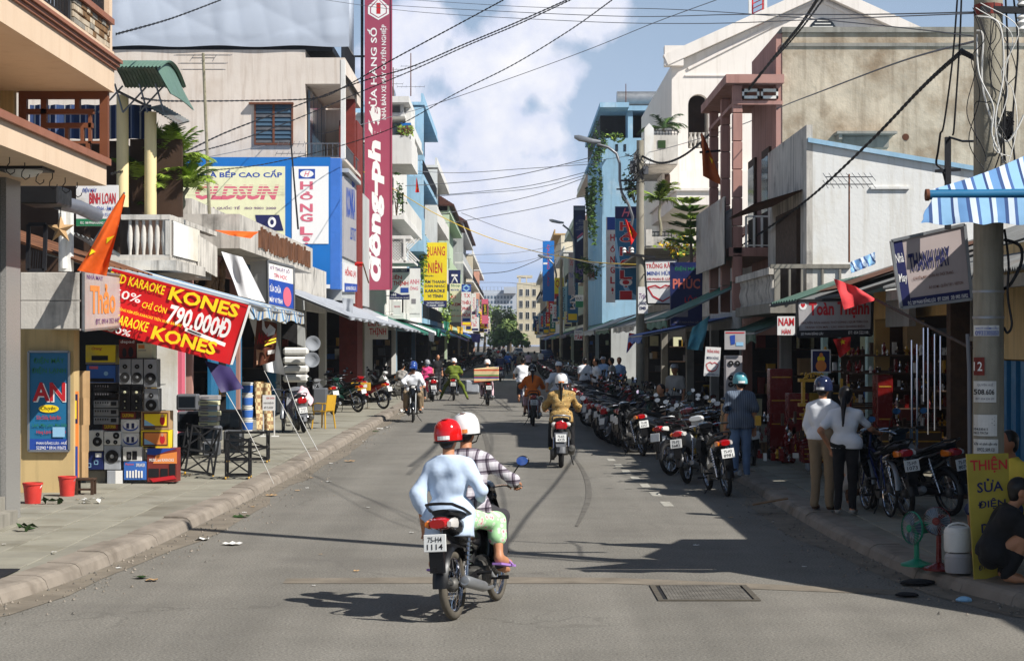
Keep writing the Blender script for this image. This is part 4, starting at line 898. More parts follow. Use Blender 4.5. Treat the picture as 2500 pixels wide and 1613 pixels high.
# painted edge line, patches, dark curved strips
for i, (x, y) in enumerate([(1510,1136),(1529,1151),(1551,1167),(1575,1185),(1600,1206),(1628,1230),(1492,1122)]):
 D = F*CH/(y-YH); X = gX(x, D); L_ = .78; b = MB()
 b.grid(lambda u, v: Vector((X-.07+.14*u-.0*v, D-L_/2+L_*v, .004)), 1, 3); o = b.build('road_dash', ['road_paint'], kind='structure')
def flat(name, pts, m, z, kind='structure'):
 b = MB(); b.add([(p[0], p[1], z) for p in pts], [tuple(range(len(pts)))]); return b.build(name, [m], kind=kind)
def gp(x, y): D = F*CH/(y-YH); return (gX(x, D), D)
flat('road_patch', [gp(700,1412),gp(1100,1408),gp(1500,1410),gp(2200,1440),gp(2200,1452),gp(1500,1424),gp(1100,1424),gp(690,1424)], 'road_dust', .004)
for side, K in ((-1, KL), (1, KR)):
 b = MB(); rs = random.Random(3); gr = MB()
 for _ in range(900): y = 12.5+50*rs.random()**1.6; x = kx(K, y)-side*abs(rs.gauss(0,.35)); q = rs.uniform(.006,.02); gr.add([(x-q,y,.007),(x,y-q,.007),(x+q,y,.007),(x,y+q*.8,.007),(x,y,.007+q)], [(0,1,4),(1,2,4),(2,3,4),(3,0,4)], rs.randrange(3))
 gr.build('gutter_grit', ['road_dust','kerb','skid'], kind='stuff')
 yy = [12+1.2*i for i in range(60)]
 L0 = [Vector((kx(K, y)-side*.02, y, .005)) for y in yy]; L1 = [Vector((kx(K, y)-side*(.22+.22*rs.random()), y, .005)) for y in yy]
 for i in range(59): b.add([L0[i], L1[i], L1[i+1], L0[i+1]], [(0,1,2,3)])
 b.build('gutter_dust', ['road_dust'], kind='structure')
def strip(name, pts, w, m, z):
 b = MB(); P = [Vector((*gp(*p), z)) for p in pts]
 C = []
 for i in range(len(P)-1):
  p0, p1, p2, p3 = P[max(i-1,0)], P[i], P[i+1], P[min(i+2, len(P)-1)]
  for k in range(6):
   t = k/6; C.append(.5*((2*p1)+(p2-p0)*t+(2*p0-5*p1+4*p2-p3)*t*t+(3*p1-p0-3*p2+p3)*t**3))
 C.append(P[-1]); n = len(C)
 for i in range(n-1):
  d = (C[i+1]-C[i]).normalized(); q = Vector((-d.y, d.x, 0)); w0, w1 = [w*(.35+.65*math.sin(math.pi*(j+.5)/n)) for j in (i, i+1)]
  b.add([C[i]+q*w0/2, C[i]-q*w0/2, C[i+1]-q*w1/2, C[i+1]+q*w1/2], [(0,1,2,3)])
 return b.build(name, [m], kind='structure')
strip('dark_curve', [(1120,990),(1150,1015),(1175,1045),(1190,1085),(1192,1115),(1180,1150)], .11, 'skid', .006)  # thin curved strips, a little darker than the asphalt
strip('dark_curve', [(1395,1108),(1418,1140),(1434,1175),(1437,1215),(1425,1250),(1408,1285)], .09, 'skid', .006)
# drain grating in the road: frame and bars
t = tag(bpy.data.objects.new('drain_grating', None), 'rectangular iron drain grating set in the road', 'drain cover'); COL.objects.link(t)
(xa, ya), (xb, yb) = gp(1607,1467), gp(1795,1429); t.location = (xa, ya, 0)
b = MB(); b.box(xa, xb+.1, ya, ya+.05, .002, .012); b.box(xa, xb+.1, yb-.05, yb, .002, .012); b.box(xa, xa+.05, ya+.05, yb-.05, .002, .012); b.box(xb+.05, xb+.1, ya+.05, yb-.05, .002, .012); b.build('frame', ['rubber_dusty'], t)
b = MB(); b.box(xa+.05, xb+.05, ya+.05, yb-.05, .001, .004); b.build('pit', ['rubber'], t)
for i in range(24): 
 b = MB(); x = xa+.09+i*(xb-xa-.06)/24; b.box(x, x+.028, ya+.05, yb-.05, .004, .012); b.build('bar', ['skid'], t)
b = MB(); (xa, ya), (xb, yb) = gp(-10,1402), gp(130,1378); b.cbox(-5.35, -4.62, 16.9, 17.7, .128, .139, .004)
tag(b.build('manhole_cover', ['iron']), 'dark metal cover set in the left pavement near the corner', 'manhole cover')
# ---------------------------------------------------------------- building helpers
def part(b, name, m, root, smooth=None): return b.build(name, m if isinstance(m, (list, tuple)) else [m], root, smooth=smooth)
def RB(b, x0, y0, x1, y1, D, D1, m=None):
 """box whose camera-facing side covers the given photo rectangle at depth D, running back to D1"""
 return b.box(gX(x0, D), gX(x1, D), D, D1, gZ(y1, D), gZ(y0, D), m)
def window(root, x0, x1, y, z0, z1, face='y', frame='white_wall', pane='glass_dark', mull=1, depth=.06, side=-1):
 """window on a wall: face y looks at the camera; face x looks across the street (x0,x1 then run along the street)"""
 def B(b, a0, a1, d0, d1, c0, c1):
  if face == 'y': b.box(a0, a1, y-d1, y-d0, c0, c1)
  else: b.box(y-side*d1, y-side*d0, a0, a1, c0, c1)
 b = MB(); w = .07; B(b, x0-w, x1+w, -.02, depth, z1, z1+w); B(b, x0-w, x1+w, -.02, depth+.03, z0-w, z0); B(b, x0-w, x0, -.02, depth, z0, z1); B(b, x1, x1+w, -.02, depth, z0, z1)
 for i in range(mull): c = x0+(x1-x0)*(i+1)/(mull+1); B(b, c-.025, c+.025, -.01, depth-.02, z0, z1)
 f = b.build('window', [mat_of(frame)], root)
 b = MB(); B(b, x0, x1, -.02, .012, z0, z1); b.build('pane', [mat_of(pane)], f)
 return f
def railing(root, pts, z0, z1, m='iron', step=.14, r=.012, name='railing'):
 b = MB(); pts = [Vector((*p, 0)) for p in pts]
 for p, q in zip(pts, pts[1:]):
  b.bar(p+Vector((0,0,z1)), q+Vector((0,0,z1)), .05, .04); b.bar(p+Vector((0,0,z0+.05)), q+Vector((0,0,z0+.05)), .03)
  n = max(1, int((q-p).length/step))
  for i in range(n+1): c = p.lerp(q, i/n); b.bar(c+Vector((0,0,z0)), c+Vector((0,0,z1)), r*2)
 return b.build(name, [mat_of(m)], root)
def goods(b, x0, x1, y0, y1, z0, z1, n, rs, nm):
 """piled stock: n boxes of mixed sizes"""
 for _ in range(n):
  w, d, h = rs.uniform(.2,.6), rs.uniform(.2,.6), rs.uniform(.15,.5)
  x, y, z = rs.uniform(x0, x1-w), rs.uniform(y0, max(y0+.01, y1-d)), rs.uniform(z0, z1-h)
  b.box(x, x+w, y, y+d, z, z+h, rs.randrange(nm))
STOCK = ['shop_dark','cardboard','plastic_white','cloth_darkblue','brick_red','tarp_yellow','plastic_grey','tarp_blue','sign_cream']
def shopfront(root, side, X, D0, D1, z, rs, depth=3.0, shaded='shop_dark', n=26, wall='grey_wall'):
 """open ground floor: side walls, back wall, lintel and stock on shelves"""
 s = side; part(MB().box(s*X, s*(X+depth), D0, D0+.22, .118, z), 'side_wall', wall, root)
 part(MB().box(s*(X+.25), s*(X+depth), D1-.22, D1, .118, z), 'side_wall', shaded, root); part(MB().box(s*X, s*(X+.25), D1-.22, D1, .118, z), 'pier', wall, root)  # inner walls coloured very dark: interior shade is put into the colour
 b = MB(); b.box(s*(X+depth), s*(X+depth+.2), D0, D1, .118, z); part(b, 'back_wall', shaded, root); z0 = z
 b = MB(); b.box(s*(X-.02), s*(X+.15), D0+.22, D1-.22, z-.45, z); part(b, 'lintel', wall, root)
 W_ = D1-D0-.5
 b = MB()
 for k in range(4):
  zz = .3+k*.6; b.box(s*(X+.3), s*(X+depth-.02), D1-.65, D1-.23, zz, zz+.03); b.box(s*(X+depth-.5), s*(X+depth-.02), D0+.3, D1-.7, zz, zz+.03)
 part(b, 'shelf', 'wood_dark', root)
 b = MB(); 
 for k in range(n):
  h = rs.uniform(.18,.5); kk = rs.randrange(4); m = rs.randrange(len(STOCK))
  if rs.random() < .6: x = X+.3+rs.random()*(depth-.7); b.box(s*x, s*(x+rs.uniform(.12,.4)), D1-.6, D1-.26, .335+kk*.6, .335+kk*.6+h, m)
  else: y = D0+.3+rs.random()*max(.1, W_-1); b.box(s*(X+depth-.45), s*(X+depth-.06), y, y+rs.uniform(.15,.5), .335+kk*.6, .335+kk*.6+h, m)
 o = part(b, 'stock', STOCK, root); o['kind'] = 'stuff'
def awning(label, side, Xi, Xo, D0, D1, zi, zo, m, val=.22, group=None, cat='awning', sag=.06, name='awning', folds=6):
 """sloping sheet from the wall out over the pavement on a pipe frame, with a hanging valance"""
 root = thing(name, label, cat, (side*Xi, (D0+D1)/2, zi), group)
 b = MB(); rs = random.Random(int(D0*31+D1)); ph = rs.random()*6
 f = lambda u, v: Vector((side*(Xi+(Xo-Xi)*u), D0+(D1-D0)*v, zi+(zo-zi)*u-sag*math.sin(math.pi*u)*(.6+.4*math.sin(folds*v*6.28+ph))))
 b.slab(f, 6, 14, Vector((0,0,-.02))); b.build('sheet', [mat_of(m)], root, smooth=60)
 b = MB(); b.slab(lambda u, v: Vector((side*Xo+.04*math.sin(u*25+ph)*v, D0+(D1-D0)*u, zo-.01-val*v*(1+.15*math.sin(u*40+ph)))), 30, 2, Vector((.012,0,0))); b.build('valance', [mat_of(m)], root, smooth=60)
 b = MB()
 for y in (D0+.05, (D0+D1)/2, D1-.05): b.tube([(side*Xi, y, zi-.06), (side*Xo, y, zo-.06)], .022, 5)
 b.tube([(side*Xo, D0, zo-.05), (side*Xo, D1, zo-.05)], .024, 5); b.build('pipe_frame', [mat_of('galv')], root)
 return root
def house(label, side, D0, D1, ztop, X, wall, zg=3.6, floors=None, balc=1.0, rs=None, trim='white_wall', roof=None, shade='glass_dark', ground=True, name='shophouse', endwin=False, Xg=6.9):
 rs = rs or random.Random(int(D0*7+ztop)); root = thing(name, label, 'house', (side*X, D0, 0))
 s = side; b = MB()
 Xb = X+balc      # the wall line, balconies reach forward to X
 b.box(s*Xb, s*(Xb+11), D0, D1, zg, ztop); part(b, 'wall', wall, root)
 n = floors or max(1, int((ztop-zg)/3.3)); hh = (ztop-zg)/n
 for k in range(n):
  z = zg+k*hh
  b = MB(); b.box(s*X, s*Xb, D0, D1, z-.14, z+.04); b.box(s*X, s*(X+.12), D0, D1, z+.04, z+.16); part(b, 'balcony_slab', trim, root)
  style = rs.randrange(3)
  if style == 0:
   b = MB(); b.box(s*(X+.01), s*(X+.12), D0, D1, z+.16, z+.95); b.box(s*(X+.12), s*Xb, D0+.001, D0+.1, z+.04, z+.95); part(b, 'parapet', wall, root)
  else: railing(root, [(s*Xb, D0+.06), (s*(X+.05), D0+.06), (s*(X+.05), D1-.06)], z+.16, z+1.0, 'iron' if style == 1 else trim, .16 if style == 1 else .22, .012 if style == 1 else .035)
  W_ = D1-D0; m = 2 if W_ > 5 else 1
  for q in range(m):
   c = D0+W_*(q+.5)/m; w = min(.75, W_/m*.3); window(root, c-w, c+w, s*Xb, z+.25, z+2.3, 'x', trim, shade, 1, side=s)
  if rs.random() < .6 and k: 
   b = MB(); b.box(s*(X-.002), s*Xb, D0-.002, D0+.14, z+1.0, z+hh-.14); part(b, 'pier', wall, root)
  if endwin and k: window(root, s*(Xb+1.0) if s > 0 else s*(Xb+2.0), s*(Xb+2.0) if s > 0 else s*(Xb+1.0), D0, z+1, z+2.1, 'y', trim, shade)
 b = MB(); b.box(s*(X-.05), s*(Xb+11), D0-.06, D1+.06, ztop, ztop+.18); b.box(s*(X+.02), s*(X+.16), D0-.05, D1+.05, ztop+.18, ztop+.7); part(b, 'cornice', trim, root)
 if roof == 'tiles':
  b = MB(); 
  for i in range(14): 
   for j in range(2):
    t0, t1 = i/14, (i+1)/14; z0 = ztop+.7
    b.add([(s*(X-.4+2.4*t0), D0-.4, z0+1.5*t0+.03), (s*(X-.4+2.4*t0), D1+.4, z0+1.5*t0+.03), (s*(X-.4+2.4*t1), D1+.4, z0+1.5*t1), (s*(X-.4+2.4*t1), D0-.4, z0+1.5*t1)], [(0,1,2,3)])
  b.box(s*(X-.38), s*(X+6), D0-.38, D1+.38, ztop+.6, ztop+.7); b.add([(s*(X-.4), D0-.4, ztop+.7), (s*(X+2), D0-.4, ztop+2.2), (s*(X+4.4), D0-.4, ztop+.7)], [(0,1,2)])
  part(b, 'roof', 'rooftile', root)
 elif roof == 'tank':
  b = MB(); b.cyl((s*(Xb+1.5), D0+1.5, ztop+1.0), (s*(Xb+1.5), D0+3, ztop+1.0), .55, None, 14); b.box(s*(Xb+1), s*(Xb+2), D0+1.4, D0+1.5, ztop+.18, ztop+.6); b.box(s*(Xb+1), s*(Xb+2), D0+2.8, D0+2.9, ztop+.18, ztop+.6); part(b, 'water_tank', 'galv', root, 40)
 if ground: shopfront(root, side, Xg, D0, D1, zg-.14, rs, n=16 if D0 > 110 else 30, wall=wall)
 return root
# ================================================================ LEFT, NEAR
def left_near():
 # ---- peach house on the corner
 D = 23.6; r = thing('balcony_house', 'peach house with brown trimmed balconies over a grey granite ground floor', 'house', (-6.4, 20, 0))
 X = gX(260, D); Xu = gX(279, D); xi = -6.0
 b = MB(); b.box(-6.8, xi, 22.35, 23.0, .13, gZ(440, D)); part(b, 'granite_pillar', 'granite', r)
 b = MB()
 for i in range(6):
  for j in range(4): b.cbox(-6.2, -6.06-.004*((i+j) % 2), 22.34-1.3*(j+1)+.006, 22.34-1.3*j-.006, .13+.69*i, .13+.69*(i+1)-.008, .004)
 part(b, 'granite_slabs', 'granite_dark', r)
 b = MB(); b.box(-6.3, -5.85, 20.5, 22.3, .12, .28); b.box(-6.3, -6.0, 20.5, 22.3, .28, .44); part(b, 'door_step', 'concrete', r)
 zb, zt, zc = gZ(454, D), gZ(404, D), gZ(388, D)
 b = MB(); b.box(-7.6, X, 13, D, zb, zt); part(b, 'lower_slab', 'peach', r)
 b = MB(); b.box(X-.1, X+.05, 13, D+.05, zt, zc); b.box(-7.4, X-.1, D-.1, D+.05, zt, zc); part(b, 'lower_coping', 'peach_cap', r)
 for i in range(11):
  c = Vector((X-.24, D-.55-i*.62, zb)); h = MB()
  h.tube([c, c+Vector((0,0,-.06)), c+Vector((-.03,0,-.10)), c+Vector((-.035,0,-.15)), c+Vector((.01,0,-.185)), c+Vector((.05,0,-.16)), c+Vector((.055,0,-.13))], .006, 5); part(h, 'hook', 'iron', r)
 p = at(58, 424, 21.2); b = MB(); b.lathe([(.001,-.09),(.12,-.075),(.2,-.03),(.22,0)], (p.x, p.y, zb-.02), 16); o = part(b, 'ceiling_lamp', 'plastic_white', r, 40)
 b = MB(); b.box(p.x-.28, p.x+.28, p.y-.28, p.y+.28, zb-.03, zb-.002); b.build('lamp_base', ['black_metal'], o)
 # lattice screen closing the far end
 def lat(rects, nm):
  for x0, y0, x1, y1 in rects:
   q = MB(); RB(q, x0, y0, x1, y1, D-.16, D-.06); part(q, nm, 'lattice', r)
 lat([(45,222,64,395),(243,222,263,395),(99,240,113,395),(182,240,194,266),(215,278,222,350),(158,312,166,345),(196,312,204,345),(209,350,219,395)], 'lattice_post')
 lat([(64,222,243,241),(64,266,229,278),(113,300,226,312),(113,345,243,350)], 'lattice_rail')
 b = MB(); b.box(-7.6, gX(43, D), D-.2, D-.05, zc, gZ(227, D)); b.box(-7.6, -6.35, 13, D-.2, zc, gZ(222, D)); part(b, 'inner_wall', 'yellow_wall', r)
 z0, z1, z2, z3 = gZ(227, D), gZ(172, D), gZ(146, D), gZ(128, D)
 b = MB(); b.box(-7.6, Xu, 13, D, z0, z1); part(b, 'upper_slab', 'peach', r)
 for k in range(3):
  b = MB(); b.box(-7.6, Xu+.03*(k+1), 13, D+.03*(k+1), z1+(z2-z1)*k/3, z1+(z2-z1)*(k+1)/3-.004); part(b, 'moulding', 'peach_cap', r)
 b = MB(); b.box(-7.6, Xu, 13, D, z2, z3); part(b, 'upper_band', 'peach', r)
 # stone faced parapet: single stones
 sx = Xu-.03; ya, yb = 21.5, 23.45; zs, zt2 = z3, gZ(66, D); rs = random.Random(5)
 b = MB(); b.box(sx-.2, sx-.02, ya, yb, zs, zt2); part(b, 'parapet_core', 'concrete', r)
 rows = 4
 for j in range(rows):
  y = ya
  while y < yb-.02:
   w = min(rs.uniform(.14,.30), yb-y); q = MB(); q.cbox(sx-.02, sx+rs.uniform(.005,.03), y+.006, y+w-.006, zs+(zt2-zs)*j/rows+.005, zs+(zt2-zs)*(j+1)/rows-.005, .008)
   part(q, 'stone', rs.choice(['brown_wall','wood','concrete']), r); y += w
 b = MB(); b.box(sx-.25, sx+.06, ya-.03, yb+.03, zt2, zt2+.07); part(b, 'parapet_coping', 'peach_cap', r)
 b = MB(); b.box(sx-.2, sx+.0, 23.45, 23.62, z3, z3+2.2); part(b, 'corner_post', 'peach', r); part(MB().box(sx-.16, sx-.02, 21.36, 21.48, z3, z3+2.2), 'railing_post', 'iron', r)
 railing(r, [(sx-.08, ya), (sx-.08, yb)], zt2+.07, zt2+.75, 'iron', .11, .014, 'iron_railing'); 
 b = MB()
 for i in range(26):
  y = 13.4+i*.3; 
  b.tube([(sx-.08, y+.12*math.cos(a), z3+.34+.12*math.sin(a)) for a in [k*.7 for k in range(10)]], .012, 4)
 part(b, 'scroll_ornament', 'iron', r); railing(r, [(sx-.08, 13), (sx-.08, 21.36)], z3+.03, z3+.8, 'iron', .16, .014, 'iron_railing')
 b = MB(); b.box(-7.6, -6.35, 13, 23.2, z3, 9); part(b, 'upper_wall', 'peach', r)
 # ---- low shop with the sign panel
 r = thing('repair_shop', 'low yellow walled repair shop with a white metal canopy box', 'shop', (-6.8, 27, 0))
 D = 26.8; b = MB(); b.box(-8.2, gX(180, D), D, D+.35, .13, gZ(800, D)); part(b, 'end_wall', 'yellow_wall', r)
 b = MB(); Dc = 25.2; Xc = gX(200, Dc); z0, z1 = gZ(803, Dc), gZ(665, Dc); b.cbox(gX(50, Dc), Xc, Dc, Dc+.06, z0, (z0+z1)/2-.004, .006); b.cbox(gX(50, Dc), Xc, Dc, Dc+.06, (z0+z1)/2+.004, z1, .006); part(b, 'canopy_panel', 'grimy_white', r)
 b = MB(); b.box(gX(50, Dc), Xc-.01, Dc+.06, Dc+2.3, z0, z1-.02); part(b, 'canopy_box', 'grimy_white', r)
 b = MB(); b.box(-9.5, -6.2, 30.9, 31.1, .13, 3.2); part(b, 'back_wall', 'shop_dark', r)
 b = MB(); b.slab(lambda u, v: Vector((-9.4+3.3*u, 27+5*v, 4.5-1.1*u+.03*math.sin(v*70))), 2, 60, Vector((0,0,-.02))); part(b, 'tin_roof', 'rust_tin', r)
 b = MB(); b.cyl(at(155, 655, 27), at(152, 520, 27), .05, None, 8); b.box(gX(143,27), gX(172,27), 27.0, 27.2, gZ(662,27), gZ(505,27)); part(b, 'roof_post', 'old_white', r)
 b = MB(); b.tube([at(140,494,25.5), at(190,505,26.2), at(236,526,27)], .10, 10); part(b, 'roof_pipe', 'pvc_grey', r, 50)
 b = MB(); b.cbox(*sorted((gX(56,25), gX(150,25))), 24.8, 25.6, gZ(500,25), gZ(455,25), .02); part(b, 'gutter_box', 'black_metal', r)
 b = MB(); q = [at(70,548,25.4), at(112,548,25.4), at(108,660,25.4), at(68,660,25.4)]
 for i in range(4): b.bar(q[i], q[(i+1)%4], .05)
 for i in range(7): b.bar(q[0].lerp(q[1], i/7)-Vector((0,0,.35)), q[3].lerp(q[2], i/7), .008)
 part(b, 'roof_cage', 'iron', r)
 b = MB(); b.slab(lambda u, v: Vector((gX(172,28)+(gX(245,28)-gX(172,28))*u, 28+1.5*v, gZ(566+20*v+26*u,28)+.02*math.sin(u*40))), 30, 2, Vector((0,0,-.02))); part(b, 'tin_sheet', 'tin', r)
 L = thing('star_lantern', 'worn paper star lantern hanging above the white canopy box', 'lantern', at(148,560,25.5)); c = at(148,560,25.5); b = MB()
 pts = [(c+Vector((R_*math.cos(a), 0, R_*math.sin(a)))) for k in range(10) for a in [math.pi/2+k*math.pi/5] for R_ in [.2 if k % 2 == 0 else .08]]
 b.add(pts+[c+Vector((0,-.09,0)), c+Vector((0,.09,0))], [(i, (i+1) % 10, 10) for i in range(10)]+[((i+1) % 10, i, 11) for i in range(10)]); b.build('paper_star', ['cardboard'], L)
 b = MB(); b.tube([c+Vector((0,0,.2)), c+Vector((0,0,.55))], .006, 4); b.build('cord', ['cable'], L)
 sign('shop_sign', 'faded pink sign with orange lettering on the end of the white canopy box', [Vector((Xc+.02, Dc, z1+.04)), Vector((Xc+.02, Dc+2.4, gZ(672,Dc+2.4))), Vector((Xc+.02, Dc+2.4, gZ(800,Dc+2.4)+.02)), Vector((Xc+.02, Dc, z0-.02))], 'sign_pinkgrey',
         [('t','NHÀ MAY',.08,.05,.5,.15,'ink_purple'),('t','Thảo',.16,.2,.84,.74,'ink_orange',{'b':.03}),('t','ĐT. 0914 352 440',.3,.82,.95,.92,'ink_purple')], .05, frame=('galv', .03))
 sign('shop_sign', 'blue panel sign with two big red letters on the yellow wall', px(70,858,169,1100,26.75), 'teal_blue',
         [('r',0,.88,1,1,'ink_blue'),('t','ĐIỆN MÁY',.12,.05,.88,.13,'ink_green'),('t','ĐIỆN LẠNH',.08,.15,.92,.23,'ink_green'),('t','AN',.12,.32,.93,.51,'ink_white',{'b':.05}),('t','AN',.10,.31,.91,.50,'ink_red',{'b':.03}),
          ('e',.25,.535,.75,.615,'ink_yellow'),('t','Chuyên:',.31,.55,.69,.60,'ink_black',{'sh':.3}),('t','Sửa Chữa, Buôn Bán',.2,.64,.8,.69,'ink_red'),('t','Lạnh, Máy Lạnh, Máy Giặt',.1,.72,.95,.765,'ink_green'),('t','Hàng Lạnh Cũ & Mới',.2,.79,.92,.835,'ink_red'),
          ('r',.6,.76,.9,.86,'ink_sky'),('t','PHAN ĐĂNG LƯU - HUẾ',.2,.895,.95,.935,'ink_white'),('t','522942 * 0914.193672',.2,.95,.93,.985,'ink_white')], .06, frame=('galv', .03))
 sign('shop_sign', 'white sign with red and blue lettering between the balconies above a green strip', px(186,452,288,552,31.5), 'sign_white',
         [('r',0,.82,1,1,'ink_green'),('t','ĐIỆN MÁY',.15,.05,.5,.2,'ink_blue',{'sh':.2}),('t','BÌNH LOAN',.32,.12,.95,.46,'ink_red',{'b':.02}),('t','VI TÍNH - ÂM LY',.4,.5,.95,.62,'ink_blue'),('t','HÀNG ĐIỆN TỬ KHÁC',.3,.66,.97,.78,'ink_blue'),('t','ĐC: 188 PHAN ĐĂNG LƯU - HUẾ',.1,.86,.95,.95,'ink_white')], .06)
 # ---- yellow pillared house with the balcony of white balusters
 r = thing('balcony_house', 'yellow pillared house with a white balustrade balcony and green vaulted roof', 'house', (-7, 36, 0)); D = 34.0
 b = MB(); b.box(-16, -7.35, D+1.3, 41, 3.4, gZ(325,D)); part(b, 'wall', 'shop_brown', r)
 for x0, x1, y0, y1 in ((268,297,222,500),(338,366,264,520)):
  b = MB(); b.tube([((gX(x0,D)+gX(x1,D))/2, D+.6, gZ(y1,D)), ((gX(x0,D)+gX(x1,D))/2, D+.6, gZ(y0,D))], .11, 14); part(b, 'pillar', 'cream_yellow', r, 50)
 b = MB(); b.slab(lambda u, v: Vector((gX(40,D)+(gX(345,D)-gX(40,D))*u, D+.95+.05*math.sin(u*50), gZ(240+85*v,D))), 60, 2, .02); part(b, 'curtain', 'curtain', r)
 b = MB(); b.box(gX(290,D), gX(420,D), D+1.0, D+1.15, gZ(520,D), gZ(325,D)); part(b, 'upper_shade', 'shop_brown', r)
 b = MB(); b.slab(lambda u, v: Vector((gX(250,D)+(gX(408,D)-gX(250,D))*v+.22*(1-abs(1-2*u))*0, D-.6+2.6*u, gZ(196,D)+.42*math.sin(math.pi*(.12+.76*u))+.012*math.sin(v*110))), 14, 90, Vector((0,0,-.02))); part(b, 'vaulted_roof', 'tin_green', r, 50)
 b = MB(); b.slab(lambda u, v: Vector((gX(395+36*v,D), D-.55+2.5*u, gZ(196+45*v,D)+.42*math.sin(math.pi*(.12+.76*u))*(1-.9*v))), 12, 6, Vector((-.02,0,0))); part(b, 'roof_end', 'tin_green', r, 50)
 b = MB()
 for x in (300, 360, 400): b.tube([at(x,275,D+.3), at(x-20,205,D+.3)], .018, 5); b.tube([at(x-60,275,D+.3), at(x,210,D+.3)], .018, 5)
 b.tube([at(285,222,D+.3), at(365,262,D+.3)], .025, 5); part(b, 'roof_truss', 'steel', r)
 b = MB(); b.slab(lambda u, v: Vector((gX(360,D)+(gX(432,D)-gX(360,D))*v, D+.2+1.2*u, gZ(258+42*v,D)+.2*u+.012*math.sin(v*70))), 3, 40, Vector((0,0,-.02))); part(b, 'tin_canopy', 'tin', r)
 Xs = gX(415, D); zf, zr, zb = gZ(622,D), gZ(524,D), gZ(660,D); D2 = 39.3
 b = MB(); b.box(-7.35, Xs+.12, D-.1, 37.2, zb, zf-.1); b.box(-7.35, Xs+.0, D, D2, zf-.1, zf); b.box(-7.35, Xs-.1, 37.2, D2, zb, zf-.1); part(b, 'balcony_slab', 'grimy_white', r)
 b = MB(); b.box(gX(296,D), Xs, D-.02, D+.14, zr-.09, zr); b.box(Xs-.14, Xs+.02, D+.14, D2, zr-.09, zr); part(b, 'handrail', 'grimy_white', r)
 for i in range(6):
  x = gX(316+i*16.6, D); b = MB(); b.lathe([(.028,zf),(.03,zf+.08),(.055,zf+.26),(.05,zf+.36),(.028,zf+.56),(.03,zr-.09)], (x, D+.06, 0), 8); part(b, 'baluster', 'grimy_white', r, 50)
 b = MB(); b.box(gX(404,D), Xs, D-.01, D+.16, zf, zr-.09); part(b, 'corner_post', 'grimy_white', r)
 b = MB(); b.slab(lambda u, v: Vector((Xs+.03+.012*math.sin(u*90), D+.2+(36.8-D)*u, zf+(zr-zf-.1)*v)), 60, 2, Vector((-.015,0,0))); part(b, 'white_sheeting', 'old_white', r)
 b = MB(); b.slab(lambda u, v: Vector((Xs+.03+.014*math.sin(u*60)+.1*u*v*0, 36.85+2.4*u, zf-.1+(zr-zf-.1)*v-.12*u)), 40, 2, Vector((-.015,0,0))); part(b, 'grey_sheeting', 'grimy_white', r)
 shopfront(r, -1, 7.1, 31.2, 41, 3.4, random.Random(4), 3.2, n=40)
 b = MB(); b.box(-7.2, -6.78, 38.2, 38.6, .13, 3.4); part(b, 'white_pillar', 'old_white', r)
 b = MB(); b.box(-6.79, -6.70, 38.22, 38.62, .13, 3.4); part(b, 'pink_edge', 'ink_pink', r)
 # ---- concrete canopy with rusty letters
 r = thing('canopy_building', 'old concrete canopy with rusting cut-out letters above dark shops', 'building', (-6.5, 48, 0)); D = 41.0
 X = gX(585, D); zt, zb = gZ(528,D), gZ(606,D)
 b = MB(); b.box(X-.15, X, D, 56, zb, zt+.05); b.box(-9, X-.15, D, D+.15, zb, zt+.05); b.box(-9, X-.15, D+.15, 56, zb+.02, zb+.2); part(b, 'canopy', 'grimy_white', r)
 b = MB(); rs = random.Random(9)
 y = D+3
 while y < 55:
  w = rs.uniform(.10,.34); h0 = rs.uniform(0,.12); b.box(X+.002, X+.05, y, y+w, zb+.12+h0, zb+.55+rs.uniform(0,.14)); y += w+rs.uniform(.03,.2)
 part(b, 'rusted_letters', 'rust_tin', r)
 b = MB(); b.box(-12, -7, 41.2, 56, zb+.2, zb+1.1); part(b, 'parapet_wall', 'grimy_white', r)
 shopfront(r, -1, 7.0, 41.2, 48.6, zb, random.Random(6), 3.4, n=36, wall='pink_wall'); shopfront(r, -1, 7.0, 48.6, 56, zb, random.Random(8), 3.4, n=36, wall='teal_blue')
 for dy in (43.2, 46.0):
  b = MB(); b.box(-6.98, -6.9, dy, dy+1.1, .13, 2.5); part(b, 'blue_door', 'teal_blue', r)
 b = MB(); rs = random.Random(2)
 for i in range(30): c = (-6.96, 41.5+rs.random()*4, 3.3+rs.random()*.9); b.sphere(c, rs.uniform(.12,.22), 7, 4, sx=.4)
 part(b, 'rubble_cladding', 'wood', r)
 # ---- pink-beige tall house with tarpaulin top, kitchen shop hoarding
 r = thing('tall_house', 'tall pink-beige house with rusty louvred window and grey tarpaulin on top', 'house', (-7, 78, 0)); D = 72.0
 zt = gZ(122, D); Xf = gX(842, D)
 b = MB(); xo = gX(745, D)
 b.box(-24, xo, D, 88, 3.9, zt)                                        # side wall up to the corner loggia
 b.box(xo, Xf-.001, D, 79.5, gZ(205,D), zt-.3); b.box(xo, Xf, D+.001, 79.5, gZ(392,D), gZ(385,D)); b.box(xo-2, -7.0, D+.001, 88, 3.9, gZ(392,D)); b.box(xo, Xf-1.6+.9, 80, 88, gZ(385,D), gZ(205,D)); part(b, 'wall', 'pink_beige', r)
 b = MB(); b.box(gX(832,D), Xf, D-.02, D+.4, gZ(388,D), gZ(146,D)); part(b, 'corner_pillar', 'white_wall', r)
 b = MB(); b.box(Xf-.4, Xf, 76.5, 76.9, gZ(388,D), gZ(205,D)); part(b, 'loggia_pillar', 'brick_red', r)
